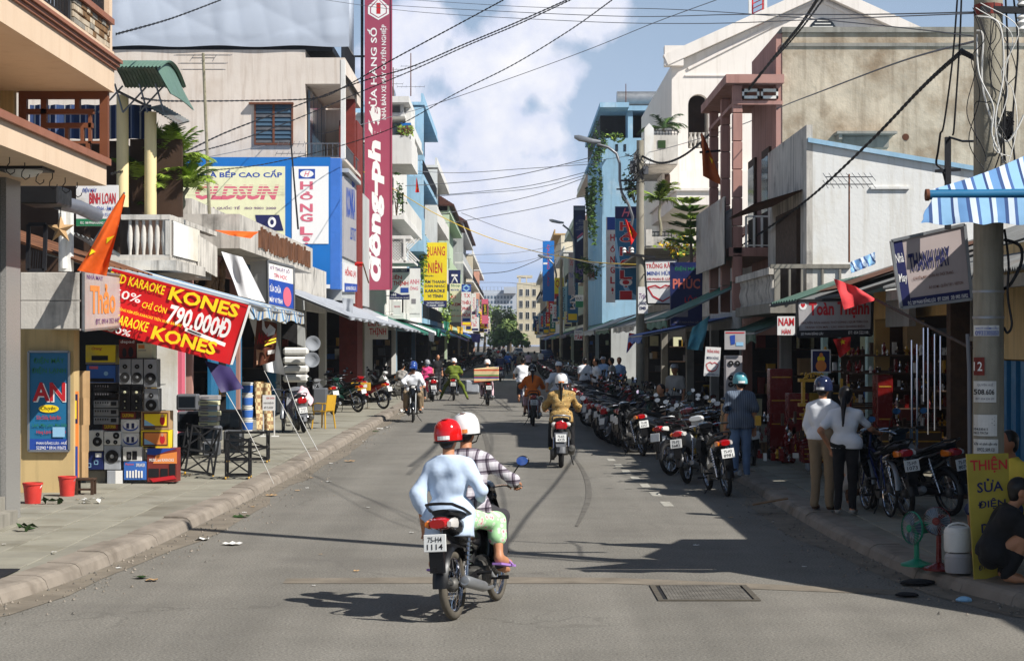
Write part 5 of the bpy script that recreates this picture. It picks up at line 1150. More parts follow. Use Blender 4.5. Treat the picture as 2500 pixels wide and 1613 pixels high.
 b = MB(); b.slab(lambda u, v: Vector((Xf-.4+.6*u, D+.3+5.2*v, gZ(150,D)-.7*u)), 3, 12, Vector((0,0,-.06))); part(b, 'eave', 'tin', r)
 for i in range(4):
  b = MB(); b.box(xo+.05, xo+.12, D+.6+i*1.5, D+1.9+i*1.5, gZ(385,D), gZ(215,D)); part(b, 'folding_door', 'glass_blue', r)
 railing(r, [(xo, D+.05), (Xf-.05, D+.05), (Xf-.05, 79)], gZ(385,D), gZ(350,D), 'steel', .2, .014)
 # louvred window: slats one by one
 x0, x1, za, zb = gX(625,D), gX(712,D), gZ(350,D), gZ(256,D)
 b = MB(); b.box(x0-.06, x0, D-.08, D+.01, za, zb); b.box(x1, x1+.06, D-.08, D+.01, za, zb); b.box((x0+x1)/2-.04, (x0+x1)/2+.04, D-.08, D+.01, za, zb); b.box(x0-.25, x1+.08, D-.22, D, zb, zb+.07); b.box(x0-.06, x1+.06, D-.1, D, za-.07, za); f = part(b, 'louvre_window', 'rust', r)
 b = MB(); b.box(x0, x1, D-.01, D-.004, za, zb); b.build('opening', ['glass_dark'], f)
 for i in range(9):
  for a, c in ((x0, (x0+x1)/2-.04), ((x0+x1)/2+.04, x1)):
   q = MB(); z = za+(zb-za)*(i+.1)/9; q.add([(a,D-.07,z),(c,D-.07,z),(c,D-.015,z+.15),(a,D-.015,z+.15),(a,D-.06,z-.005),(c,D-.06,z-.005),(c,D-.005,z+.145),(a,D-.005,z+.145)], [(0,1,2,3),(7,6,5,4),(0,4,5,1),(3,2,6,7)]); q.build('slat', ['glass_blue' if i % 3 else 'steel'], f)
 b = MB(); b.box(-24, Xf-.5, D+.3, 87, zt, zt+.25); part(b, 'roof_edge', 'black_metal', r)
 rs = random.Random(1); W_ = [(rs.uniform(.3,2.2), rs.uniform(.3,2.2), rs.random()*6, rs.uniform(.02,.06)) for _ in range(9)]
 xl, xr = -19.5, gX(853, D)
 def tp(u, v):
  x = xl+(xr-xl)*u; z = zt+.12+3.2*v
  d = sum(a*math.sin(x*kx_*1.3+z*kz*1.7+p) for kx_, kz, p, a in W_)
  d = .02*d+.03*abs(math.sin(x*.9+z*1.6+d*1.5))**.5+.022*abs(math.sin(x*.6-z*2.3+d*2))**.5+.03*max(0, math.sin(x*1.57))**8+.015*abs(math.sin(x*3.1+z*.7+d))**.5
  return Vector((x, D-.12-d*min(1, 6*v+.2), z+.03*math.sin(x*2.1)*(1-v)))
 b = MB(); b.slab(tp, 150, 36, .03); b.box(xr-.05, xr, D-.1, 74, zt+.12, zt+3.3); tag(b.build('tarpaulin', ['tarp_grey'], smooth=180), 'creased grey tarpaulin sheeting wrapped around the top of the tall house', 'tarpaulin')
 railing(r, [(Xf-.3, D+2), (Xf-.3, 80)], zt-.4, zt+.9, 'iron', .5, .02)
 # hoarding on the side wall
 Dh = 71.2
 sign('billboard', 'large cream and blue kitchenware billboard on the side of the pink-beige house', px(440,384,806,704,Dh), 'blue_panel',
         [('r',.01,.07,.70,.80,'sign_cream'),('t','NHÀ BẾP CAO CẤP',.10,.095,.68,.155,'ink_blue',{'b':.03}),('t','OLDSUN',.10,.21,.66,.325,'ink_pink',{'b':.05,'sh':.25})]+
         [('r',.05,.215+.022*i,.70,.222+.022*i,'sign_cream') for i in range(4)]+
         [('t','BẾP GA QUỐC TẾ   ISO 9001 2000',.12,.37,.64,.40,'ink_purple'),('p',[(.50,.44),(.66,.44),(.69,.56),(.52,.56)],'ink_navy'),('e',.585,.455,.64,.535,'ink_white'),('e',.60,.475,.625,.515,'ink_navy'),
          ('r',.745,.07,.99,.66,'ink_white'),('r',.79,.09,.90,.165,'ink_blue'),('e',.80,.10,.89,.155,'ink_white'),('t','H',.825,.107,.865,.148,'ink_pink',{'sh':.4})]+
         [('t',ch,.80,y,.885,y+.062,'ink_pink',{'b':.03}) for ch, y in (('H',.185),('Ồ',.262),('N',.355),('G',.43),('L',.53),('Ợ',.60))]+[('r',0,.97,1,1,'ink_white')], .4, cat='billboard')
 r2 = thing('shop_building', 'blue tiled kitchen shop front beside the cream billboard', 'shop', (-6.8, 76, 0))
 Xc = gX(806, Dh); b = MB(); b.box(Xc+.005, Xc+.38, Dh, 72, 4.3, gZ(386,Dh)); part(b, 'blue_column', 'blue_tile', r2)
 b = MB(); b.box(Xc+.05, Xc+.62, 72.1, 78, gZ(415,Dh), gZ(386,Dh)-.3); b.box(Xc-.3, Xc+.36, 72, 86, 3.9, gZ(415,Dh)); part(b, 'fascia', 'grey_wall', r2)
 b = MB(); b.box(Xc-.3, Xc+.45, 78.2, 81, .13, 11.5); part(b, 'brick_pier', 'brick_red', r2)
 sign('shop_sign', 'pale upright shop sign with blue brand lettering on the blue shop front', [Vector((Xc+.43,72.1,gZ(430,72))), Vector((Xc+.43,78,gZ(440,78))), Vector((Xc+.43,78,gZ(640,78))), Vector((Xc+.43,72.1,gZ(625,72)))], 'sign_grey', [('t','KONKA',.2,.12,.9,.5,'ink_blue',{'b':.05}),('t','LBTKT',.5,.6,.95,.75,'ink_blue'),('e',.6,.02,.85,.10,'ink_blue')], .08)
 sign('shop_sign', 'small white sign with red lettering under the upright shop sign', [Vector((Xc+.46,72.1,gZ(640,72))), Vector((Xc+.46,78,gZ(650,78))), Vector((Xc+.46,78,gZ(712,78))), Vector((Xc+.46,72.1,gZ(712,72)))], 'sign_white', [('t','HỒNG LỢI',.05,.1,.9,.5,'ink_red',{'b':.03}),('r',0,.7,1,1,'ink_blue'),('t','164 PHAN ĐĂNG LƯU',.1,.76,.9,.94,'ink_white')], .08)
 shopfront(r2, -1, 6.9, 70, 86, 3.9, random.Random(12), 3.2, n=40)
 # low shops in between
 r = thing('shop_building', 'row of low dark shops under the long grey awnings', 'shop', (-6.9, 63, 0))
 b = MB(); b.box(-14, -6.9, 56, 70, 3.8, 4.9); part(b, 'parapet', 'grimy_white', r)
 shopfront(r, -1, 6.9, 56.1, 63, 3.8, random.Random(14), 3.2, n=44, wall='grey_wall'); shopfront(r, -1, 6.9, 63, 69.9, 3.8, random.Random(15), 3.2, n=44, wall='white_wall')
left_near()
# ================================================================ RIGHT, NEAR
def right_near():
 # corner building beyond the right edge of the picture
 r = thing('corner_building', 'unseen corner building on the right, its flat canopy shaped to shade the kerb', 'building', (8, 10, 0))
 b = MB(); b.box(9.2, 18, -4, 15.5, 0, 6.0); part(b, 'wall', 'cream_yellow', r)
 b = MB(); b.prism([(4.85,17.6),(7.9,12.4),(7.9,2),(18,2),(18,19.4),(5.42,19.4)], lambda a, c, t: (a, c, t), 3.85, 4.0); part(b, 'canopy', 'concrete', r)  # unseen slab, outline shaped to cast the shade at the near right
 for p in ((7.6,13.4),(7.6,6),(5.6,17.2)): 
  b = MB(); b.cyl((*p, .1), (*p, 3.85), .09, None, 10); part(b, 'shade_canopy_post', 'concrete', r)
 # nearest low shops with corrugated roof
 r = thing('shop_building', 'low cream shop with corrugated roof and teal folding gate behind the pole', 'shop', (6.3, 25, 0))
 b = MB(); b.box(6.3, 12, 19.5, 25.6, 2.05, 3.5); b.box(6.3, 6.5, 25.25, 25.6, .13, 2.05); part(b, 'wall', 'yellow_wall', r)
 b = MB(); b.box(6.28, 6.36, 25.35, 25.55, .13, 2.05); part(b, 'side_panel', 'dull_yellow', r)
 for i in range(26):
  b = MB(); y = 19.6+i*.22; b.box(6.30+.05*(i % 2), 6.36+.05*(i % 2), y, y+.205, .13, 2.03); part(b, 'gate_leaf', 'teal_blue', r)
 window(r, 24.2, 25.6, 6.3, 2.35, 2.9, 'x', 'concrete', 'glass_dark', 1, side=1)
 def corr(D0, D1, x0, z0, x1, z1, m, nm='tin_roof', amp=.022, k=11):
  b = MB(); n = int((D1-D0)*k*2); b.slab(lambda u, v: Vector((x0+(x1-x0)*u, D0+(D1-D0)*v, z0+(z1-z0)*u+amp*math.cos(v*n*math.pi))), 3, n, Vector((0,0,-.012))); return part(b, nm, m, r, 60)
 corr(19.5, 27.2, 5.35, 3.05, 11, 4.9, 'tin'); b = MB(); b.box(5.4, 5.46, 19.5, 27.2, 2.86, 3.0); part(b, 'eave_board', 'concrete', r)
 r = thing('altar_shop', 'shop selling red lacquered altars under a rusty tin roof', 'shop', (6, 31, 0))
 corr(27.3, 36.6, 5.0, 2.98, 10.5, 4.75, 'tin'); b = MB(); b.slab(lambda u, v: Vector((5.0+2.4*u, 28.5+2.6*v, 3.1+.8*u)), 2, 2, Vector((0,0,-.03))); part(b, 'rust_sheet', 'rust_tin', r)
 b = MB(); b.slab(lambda u, v: Vector((5.0+1.2*u, 33.2+3.2*v, 3.02+.42*u+.02*math.sin(v*60))), 2, 50, Vector((0,0,-.02))); part(b, 'green_sheet', 'tin_green', r)
 b = MB(); b.box(5.75, 5.85, 27.3, 29, 2.5, 3.0); part(b, 'eave_board', 'tin', r)
 for y in (25.9, 31.9, 36.5):
  b = MB(); b.box(6.0, 6.3, y-.12, y+.12, .13, 3.2); part(b, 'pier', 'wood_dark' if y < 30 else 'mint_wall', r)
 shopfront(r, 1, 6.1, 25.8, 31.9, 3.1, random.Random(21), 3.4, 'shop_brown', 46, 'ochre_wall'); shopfront(r, 1, 6.1, 31.9, 36.6, 3.1, random.Random(22), 3.4, 'shop_brown', 30, 'mint_wall')
 # white rendered house behind
 r = thing('white_house', 'white rendered house with a sloping roof line behind the tin roofs', 'house', (6, 38, 0)); D = 37.2
 zl, zr = gZ(348,D), gZ(418,D); X = gX(1984,D); xr = 16
 zr2 = zl+(zr-zl)*(xr-X)/(gX(2390,D)-X)
 b = MB(); b.prism([(X,3.0),(xr,3.0),(xr,zr2),(X,zl)], lambda a, c, t: (a, t, c), D, 42.8); part(b, 'wall', 'old_white', r)
 b = MB(); b.prism([(X-.1,zl),(xr,zr2),(xr,zr2+.09),(X-.1,zl+.09)], lambda a, c, t: (a, t, c), D-.08, 42.8); part(b, 'roof_coping', 'light_blue', r)
 b = MB(); b.box(X-.12, X-.001, D+.0, 42.8, 3.0, zl+.35); part(b, 'street_wall', 'grimy_white', r)
 b = MB(); b.box(X-.2, X-.12, D+.8, D+3.8, 3.0, 5.0); part(b, 'door', 'wood_dark', r)
 b = MB(); b.slab(lambda u, v: Vector((X-.1-1.0*u, D+.5+4.5*v, gZ(456,D)-.3*u)), 2, 8, Vector((0,0,-.03))); part(b, 'door_canopy', 'rust_tin', r)
 b = MB(); b.box(gX(2125,D), gX(2220,D), D-.05, D, gZ(462,D), gZ(456,D)); part(b, 'ledge', 'old_white', r)
 # balustrade and rails in front
 b = MB(); b.box(5.1, X, D, 43, 2.85, 3.05); part(b, 'balcony_slab', 'concrete', r)
 for i in range(18):
  y = 37.6+i*.29; b = MB(); b.lathe([(.05,3.05),(.035,3.12),(.075,3.3),(.035,3.5),(.06,3.62)], (5.2, y, 0), 8); part(b, 'baluster', 'grimy_white', r, 50)
 b = MB(); b.box(5.1, 5.3, 37.4, 43, 3.62, 3.76); part(b, 'handrail', 'grimy_white', r)
 b = MB(); b.box(5.1, gX(2075,D), D-.06, D+.08, gZ(655,D), gZ(645,D)); part(b, 'front_rail', 'concrete', r)
 for x in (1890, 1925, 1955, 2005, 2048):
  b = MB(); b.box(gX(x,D), gX(x+(14 if x == 1890 else 5),D), D-.05, D+.07, 3.05, gZ(655,D)); part(b, 'rail_post', 'concrete', r)
 shopfront(r, 1, 6.1, 36.7, 43, 2.9, random.Random(31), 3, n=40)
 # brown stained building with pink facade
 r = thing('weathered_building', 'building with a stained brown side wall and a pink pillared front', 'building', (6.2, 46, 0)); D = 43.2
 X = gX(1910,D); zt = gZ(80,D)
 b = MB(); b.box(X, 22, D, 47.6, 2.9, zt); part(b, 'side_wall', 'brown_wall', r)
 b = MB(); b.box(X-.02, 22, D-.06, 47.7, zt, zt+.12); b.box(X-.02, 22, D-.04, D, zt-.32, zt-.24); part(b, 'roof_coping', 'concrete', r)
 b = MB(); b.box(X-.14, X-.001, D+.02, 47.6, 2.9, zt-.02); part(b, 'front_wall', 'pink_wall', r)
 x0, x1 = gX(2035,D), gX(2180,D); b = MB(); b.box(x0, x1, D-.5, D, gZ(332,D), gZ(326,D)); b.box(x0+.05, x0+.12, D-.45, D, gZ(345,D), gZ(332,D)); b.box(x0+.2, x1-.1, D-.03, D, gZ(360,D), gZ(334,D)); part(b, 'window_hood', 'concrete', r)
 b = MB(); b.cyl(at(2211,335,D-.02), at(2211,335,D+.05), .08, None, 10); part(b, 'vent_hole', 'rust', r)
 Xo = gX(1769,D)
 b = MB(); b.box(Xo, X+.0, D-.3, 48.6, gZ(207,D), gZ(186,D)); part(b, 'roof_slab', 'pink_wall', r)
 b = MB(); b.box(gX(1790,D), X, D-.05, D+.12, gZ(256,D), gZ(247,D)); b.box(Xo+.2, Xo+.35, D+.12, 48.6, gZ(256,D), gZ(247,D)); part(b, 'pink_beam', 'pink_wall', r)
 for k in range(2):
  xa = 1812+k*46; b = MB(); q = [(xa,217),(xa+42,217),(xa+42,241),(xa,241)]; h = [(xa+5,224),(xa+37,224),(xa+37,234),(xa+5,234)]
  for i in range(4): RB(b, min(q[i][0], h[(i+2)%4][0]) if 0 else (q[0][0] if i != 1 else h[1][0]), (q[0][1] if i != 2 else h[2][1]), (q[1][0] if i != 3 else h[0][0]), (q[2][1] if i != 0 else h[0][1]), D-.02, D+.08)
  part(b, 'pierced_block', 'old_white', r)
 for y in (D, D+2.4, D+5):
  zz = gZ(207,D); n = 8; z0 = 3.0
  for i in range(n):
   b = MB(); b.cbox(Xo+.19, Xo+.41, y, y+.22, z0+(zz-z0)*i/n+.008, z0+(zz-z0)*(i+1)/n-.008, .01); part(b, 'pillar_block', 'pink_wall', r)
 zf = gZ(604,D); b = MB(); b.box(Xo+.1, X, D, 50, zf-.2, zf); part(b, 'balcony_floor', 'pink_wall', r)
 railing(r, [(Xo+.5, D+.05), (X-.1, D+.05)], zf, gZ(528,D), 'old_white', .18, .025); railing(r, [(Xo+.3, D+.3), (Xo+.3, 50)], zf, zf+.95, 'old_white', .2, .02)
 for y in (44.0, 46.6):
  b = MB(); b.box(X-.2, X-.14, y, y+1.3, zf, zf+2.4); o = part(b, 'door', 'wood_dark', r); b = MB(); b.box(X-.215, X-.2, y+.1, y+1.2, zf+.9, zf+2.2); b.build('pane', ['glass_dark'], o)
 b = MB(); b.slab(lambda u, v: Vector((Xo-.02, D-.1+6.6*u, gZ(645,D)+(gZ(480,D)-gZ(645,D))*v+(.25*u if 0 else 0)+.0)), 60, 2, Vector((.03,0,0))); b.v = [(x+.015*math.sin(y*28), y, z) for x, y, z in b.v]; tag(b.build('sheet_screen', ['tin'], smooth=60), 'grey corrugated metal screen mounted on the pink pillars', 'metal screen')
 shopfront(r, 1, 6.1, 43.1, 50, 2.9, random.Random(33), 3, n=50, wall='pink_wall')
 # gabled white building
 r = thing('gabled_building', 'tall white gabled building with arched opening rising behind the others', 'building', (10, 86, 0)); D = 85.0
 xl, xr, xa = gX(1640,D), gX(2370,D), gX(2005,D); ze, za = gZ(158,D), gZ(-6,D)
 b = MB(); x0, x1 = gX(1680,D), gX(1730,D); zA, zB, zr_ = gZ(310,D), gZ(255,D), (x1-x0)/2
 b.box(xl, x0, D, 105, 3, ze); b.box(x1, xr, D, 105, 3, ze); b.box(x0, x1, D, 105, 3, gZ(362,D))
 n = 10; arc = [((x0+x1)/2-zr_*math.cos(math.pi*i/n), zB+zr_*math.sin(math.pi*i/n)) for i in range(n+1)]
 b.prism([(x0,ze)]+[(x0,zB)]+arc[1:-1]+[(x1,zB),(x1,ze)], lambda a, c, t: (a, t, c), D, D+.5)
 b.prism([(xl,ze),(xr,ze),(xa,za)], lambda a, c, t: (a, t, c), D+.002, 105); part(b, 'wall', 'cream_pink', r)
 b = MB()
 for p, q in (((xl-.3,ze-.15),(xa,za)),((xa,za),(xr+.3,ze-.15))): b.bar((p[0],D-.15,p[1]+.3), (q[0],D-.15,q[1]+.3), .6, .5)
 b.box(xl-.35, xl+.5, D-.4, D+.2, ze-.1, ze+.8); b.box(xl+.6, gX(1800,D), D-.06, D, gZ(186,D), gZ(183,D)); b.bar((gX(1680,D),D-.04,gZ(168,D)), (gX(1890,D),D-.04,gZ(62,D)), .08, .12); b.bar((gX(1905,D),D-.04,gZ(52,D)), (gX(2005,D),D-.04,gZ(6,D)), .08, .12); b.bar((gX(2010,D),D-.04,gZ(6,D)), (gX(2112,D),D-.04,gZ(52,D)), .08, .12); part(b, 'gable_moulding', 'cream_pink', r)
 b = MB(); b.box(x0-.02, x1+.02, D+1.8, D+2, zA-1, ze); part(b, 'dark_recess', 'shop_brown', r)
 for i in range(5):
  b = MB(); x = gX(1682+i*10,D)+.1; b.lathe([(.07,gZ(360,D)),(.05,gZ(352,D)),(.13,gZ(342,D)),(.05,gZ(330,D)),(.08,gZ(323,D))], (x, D+.15, 0), 8); part(b, 'baluster', 'grimy_white', r, 50)
 b = MB(); n = 10; cx_, cz_, R_ = gX(2008,D), gZ(78,D), .62; b.prism([(cx_+R_*math.cos(math.pi*i/n), cz_+R_*math.sin(math.pi*i/n)) for i in range(n+1)], lambda a, c, t: (a, t, c), D-.04, D-.02); f = part(b, 'half_round_vent', 'glass_dark', r)
 for i in range(4): q = MB(); q.box(cx_-R_*.9+.1*i, cx_+R_*.9-.1*i, D-.09, D-.04, cz_+.05+.14*i, cz_+.1+.14*i); q.build('slat', ['white_wall'], f)
 # its balcony wing
 r = thing('balcony_wing', 'white balcony wing with green square vents beside the concrete pole', 'building', (6, 80, 0)); D = 78.0
 xa, xb = gX(1577,D), gX(1655,D)
 b = MB(); b.box(xa, xb, D, D+.2, gZ(400,D), gZ(330,D)); b.box(xa, xa+.2, D+.2, 86, gZ(400,D), gZ(330,D)); b.box(xa, xb, D+.2, 86, gZ(402,D), gZ(394,D)); part(b, 'parapet', 'grimy_white', r)
 b = MB(); b.box(xa-.06, xa+.32, D-.06, D+.32, gZ(400,D), gZ(314,D)); b.prism([(0,0),(.38,0),(.19,.22)], lambda a, c, t: (xa-.06+a, D-.06+t, gZ(314,D)+c), 0, .38); part(b, 'corner_post', 'old_white', r)
 b = MB(); b.box(gX(1606,D), gX(1625,D), D-.03, D, gZ(362,D), gZ(343,D)); part(b, 'green_vent', 'leaf_dark', r)
 railing(r, [(xa+.3, D+.1), (xb, D+.1)], gZ(330,D), gZ(318,D), 'iron', .12, .014)
 b = MB(); b.box(xa+1.0, 7.3, D+4, 84.9, 3, gZ(402,85)); b.box(7.3, 12, D+6.5, 84.9, 3, gZ(420,85)); part(b, 'wall', 'cream_pink', r)
 b = MB(); b.box(xa+1.1, xb, D+3.9, D+4, gZ(520,D), gZ(405,D)); part(b, 'dark_opening', 'shop_brown', r)
 b = MB(); b.box(gX(1652,72), gX(1770,72), 72, 85, gZ(500,72), gZ(462,72)); b.box(gX(1645,72), gX(1775,72), 71.9, 85, gZ(466,72), gZ(460,72)); part(b, 'side_balcony', 'cream_pink', r)
 D = 68; xa, xb = gX(1577,D), gX(1640,D); b = MB(); b.box(xa, xb, D, D+.2, gZ(600,D), gZ(578,D)); b.box(xa, xa+.22, D-.03, D+.22, gZ(600,D), gZ(560,D)); part(b, 'lower_parapet', 'grimy_white', r); railing(r, [(xa+.2, D+.08), (xb, D+.08)], gZ(578,D), gZ(566,D), 'iron', .12, .014)
 b = MB(); b.box(xa, 9, D, 86, gZ(606,D), gZ(600,D)); part(b, 'floor_slab', 'concrete', r)
 shopfront(r, 1, 6.1, 66, 77, 3.9, random.Random(37), 3, n=50, wall='concrete'); shopfront(r, 1, 6.1, 77, 88, 3.9, random.Random(38), 3, n=50, wall='concrete')
 r = thing('shop_building', 'low tiled roof shop behind the araucaria tree', 'shop', (6, 56, 0))
 for i in range(9):
  for j in range(10):
   q = MB(); x = 5.3+.42*i; y = 50.5+1.5*j; z = 4.55+.26*i; q.add([(x,y,z+.06),(x,y+1.47,z+.06),(x+.5,y+1.47,z+.35),(x+.5,y,z+.35),(x,y,z),(x,y+1.47,z),(x+.5,y+1.47,z+.29),(x+.5,y,z+.29)], [(0,3,2,1),(0,1,5,4),(0,4,7,3),(1,2,6,5)]); part(q, 'roof_tile_strip', 'rooftile', r)
 b = MB(); b.box(6.1, 12, 50.3, 66, 3.0, 4.6); part(b, 'wall', 'grimy_white', r)
 shopfront(r, 1, 6.1, 50.3, 58, 3.1, random.Random(41), 3, n=50); shopfront(r, 1, 6.1, 58, 66, 3.1, random.Random(42), 3, n=50, wall='concrete')
right_near()
# ================================================================ houses further down the street
def far_left():
 H = [ # label, D0, D1, top y of the near end wall in the photo, X, wall, extras
     ('white house with a boxed loggia and plants right behind the tall maroon sign', 93, 112, 250, 5.35, 'white_wall', dict(trim='white_wall', shade='glass_dark')),
     ('light blue narrow house next along from the white loggia house', 113, 134, 228, 5.3, 'light_blue', dict(trim='light_blue', roof='tank')),
     ('plain tall white house with a blank end wall and small balcony plants', 135, 160, 385, 5.35, 'white_wall', dict(endwin=False)),
     ('pale green house with balustrades and a brown tiled roof', 161, 200, 500, 5.35, 'green_wall', dict(roof='tiles', trim='green_wall')),
     ('grey house with brown tiled roof beyond the pale green one', 201, 250, 540, 5.2, 'grey_wall', dict(roof='tiles')),
     ('cream house with white balustrade far down on the left', 251, 300, 610, 5.2, 'beige_wall', dict()),
     ('pink house far down on the left', 301, 350, 650, 5.2, 'salmon_wall', dict()),
 ]
 for lab, D0, D1, yt, X, w, o in H: house(lab, -1, D0, D1, gZ(yt, D0)-.7, X, w, balc=.9, **o)
 # loggia box on the white house
 r = thing('loggia', 'white roof terrace box with red flower trough on the white house', 'balcony', (-5.5, 92, 12)); D = 92
 b = MB(); RB(b, 900, 235, 998, 250, D, 98); RB(b, 900, 330, 1003, 345, D, 98); RB(b, 990, 250, 1003, 330, D+2, 98); RB(b, 900, 345, 1005, 400, D, 98); part(b, 'white_box', 'white_wall', r)
 b = MB(); RB(b, 960, 250, 1000, 330, 96, 98); part(b, 'blue_wall', 'light_blue', r); b = MB(); RB(b, 975, 285, 1004, 330, 95.9, 96); part(b, 'opening', 'shop_dark', r); b = MB(); RB(b, 978, 300, 1003, 311, 92.3, 92.5); part(b, 'blue_awning', 'blue_panel', r)
 b = MB(); rs = random.Random(2)
 for i in range(160): c = at(rs.uniform(968,1006), rs.uniform(310,331), 91.9+rs.random()*.4); s = .12; b.add([c, c+Vector((s,0,rs.uniform(-s,s))), c+Vector((rs.uniform(-s,s),.03,s))], [(0,1,2)], rs.randrange(3))
 o = part(b, 'flowers', ['rust','leaf','leaf_light'], r); o['kind'] = 'stuff'
 # lattice balcony white low front
 r = thing('lattice_balcony', 'white balcony with diamond lattice above the small electronics signs', 'balcony', (-5.6, 90, 7)); D = 89
 b = MB(); RB(b, 945, 575, 1003, 583, D, 93); RB(b, 985, 583, 990, 640, D, D+.3); RB(b, 945, 636, 1010, 642, D, 93); part(b, 'frame', 'white_wall', r)
 b = MB()
 for i in range(9):
  for q in (-1, 1): b.bar(at(940+i*7+q*28-q*0, 583, D+.1), at(940+i*7-q*28, 638, D+.1), .06)
 part(b, 'lattice', 'old_white', r)
far_left()
def far_right():
 # blue house: big camera-facing wall with open loggias
 r = thing('blue_house', 'tall light blue house with dark loggias and a water tank on its roof', 'house', (6, 116, 0)); D = 116.0
 xa, xb = gX(1470,D), gX(1700,D)
 b = MB(); b.box(xa, xb, D, 138, 3.5, gZ(337,D)); RB(b, 1533, 262, 1545, 337, D, 138); RB(b, 1470, 258, 1640, 270, D-.2, 138); RB(b, 1597, 262, 1700, 337, D, 138); part(b, 'wall', 'light_blue', r); part(MB().box(xa, xb, D+2.5, 138, gZ(337,D), gZ(262,D)), 'loggia_back', 'shop_dark', r)  # loggia back is near-black, the shade of the recess put into its colour
 b = MB(); RB(b, 1465, 250, 1536, 262, D-1.6, 138); RB(b, 1462, 337, 1470, 345, D-.4, 138); part(b, 'roof_slab', 'light_blue', r)
 b = MB(); b.add([(xa-.02,D-.2,gZ(262,D)),(xa-.02,137,gZ(262,D)),(xa-.02,137,gZ(337,D)),(xa-.02,D-.2,gZ(337,D))], [(0,1,2,3)]); 
 for x in (1503, 1523): q = MB(); RB(q, x, 352, x+6, 369, D-.03, D); part(q, 'slit_window', 'glass_dark', r)
 p = at(1560, 243, D+3); b = MB(); b.cyl(p+Vector((-1.4,0,0)), p+Vector((1.4,0,0)), .5, None, 14); b.box(p.x-1.2, p.x+1.2, p.y-.4, p.y+.4, gZ(252,D), p.z-.45); part(b, 'water_tank', 'galv', r, 40)
 shopfront(r, 1, 6.1, 116, 138, 3.5, random.Random(51), 3, n=40)
 H = [
     ('creeper covered pink house just past the light blue house', 139, 165, 392, 5.7, 'salmon_wall', dict()),
     ('grey house behind the dark hanging banner on the right', 166, 200, 520, 5.6, 'grey_wall', dict()),
     ('white house with balustrade behind the tall blue sign', 201, 245, 600, 5.5, 'white_wall', dict()),
     ('beige house with yellow roof edge on the right', 246, 300, 560, 5.5, 'beige_wall', dict(trim='ochre_wall')),
     ('grey-green house far down on the right', 301, 360, 640, 5.5, 'mint_wall', dict()),
     ('cream house farthest down on the right', 361, 430, 660, 5.5, 'beige_wall', dict()),
 ]
 for lab, D0, D1, yt, X, w, o in H: house(lab, 1, D0, D1, gZ(yt, D0)-.7, X, w, balc=.9, Xg=6.3, **o)
 # building closing the bend, and the pale block beyond the trees
 r = thing('bend_building', 'beige building standing across the bend at the end of the street', 'building', (3.5, 440, 0)); D = 440
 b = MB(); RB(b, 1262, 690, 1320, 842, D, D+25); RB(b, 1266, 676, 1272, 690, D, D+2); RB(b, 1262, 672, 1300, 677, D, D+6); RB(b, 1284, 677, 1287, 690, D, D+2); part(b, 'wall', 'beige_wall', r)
 for i in range(3):
  for j in range(4): window(r, gX(1268+i*16,D), gX(1276+i*16,D), D, gZ(722+28*j,D), gZ(706+28*j,D), 'y', 'white_wall', 'glass_dark', 1)
 r = thing('office_block', 'wide pale grey office block beyond the trees at the end of the street', 'building', (-10, 620, 0)); D = 620
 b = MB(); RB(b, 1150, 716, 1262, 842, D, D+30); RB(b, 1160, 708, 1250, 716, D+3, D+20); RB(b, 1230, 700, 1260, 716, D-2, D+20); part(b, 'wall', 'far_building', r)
 for i in range(12):
  for j in range(3): q = MB(); RB(q, 1158+i*8, 722+j*12, 1163+i*8, 729+j*12, D-.05, D); part(q, 'window', 'glass_blue', r)
 railing(r, [(gX(1150,D), D+1), (gX(1262,D), D+1)], gZ(710,D), gZ(700,D), 'galv', 1.2, .06)
far_right()
# ================================================================ awnings
awning('blue and cream striped awning sheet over the red karaoke banner', -1, 6.9, 3.9, 27.8, 35.2, 3.64, 2.82, 'awning_stripe_old', .18)
AW = [('long pale grey awning nearest after the concrete canopy', 6.8, 4.5, 52, 62, 3.95, 3.0, 'tarp_ltgrey'), ('second pale grey awning past the white hanging sign', 6.8, 4.4, 62.3, 75, 3.9, 2.95, 'tarp_ltgrey'), ('pale grey awning below the maroon vertical sign', 6.8, 4.3, 75.3, 88, 3.9, 2.85, 'tarp_ltgrey'),
      ('green awning just beyond the grey awnings on the left', 6.6, 4.2, 89, 99, 3.8, 2.75, 'tarp_green'), ('white awning next to the first green awning', 6.6, 4.1, 99.3, 110, 3.8, 2.8, 'tarp_white'), ('green awning with yellow tags hanging', 6.5, 4.2, 112, 126, 3.9, 2.8, 'tarp_green'),
      ('pale blue awning sheet beyond the green awnings', 6.4, 4.1, 127, 142, 3.9, 2.8, 'tarp_aqua'), ('purple awning sheet hanging low on the left', 6.2, 3.7, 150, 165, 3.6, 2.5, 'tarp_purple'), ('dark green awning beyond the purple sheet', 6.2, 4.1, 168, 190, 3.8, 2.8, 'tarp_dkgreen'),
      ('blue awning far along the left shops', 6.2, 4.1, 200, 225, 3.8, 2.8, 'tarp_blue'), ('white awning far along the left shops', 6.2, 4.1, 240, 270, 3.8, 2.8, 'tarp_white')]
for l_, xi, xo, d0, d1, zi, zo, m in AW: awning(l_, -1, xi, xo, d0, d1, zi, zo, m, .08, group='awnings along the left shops')
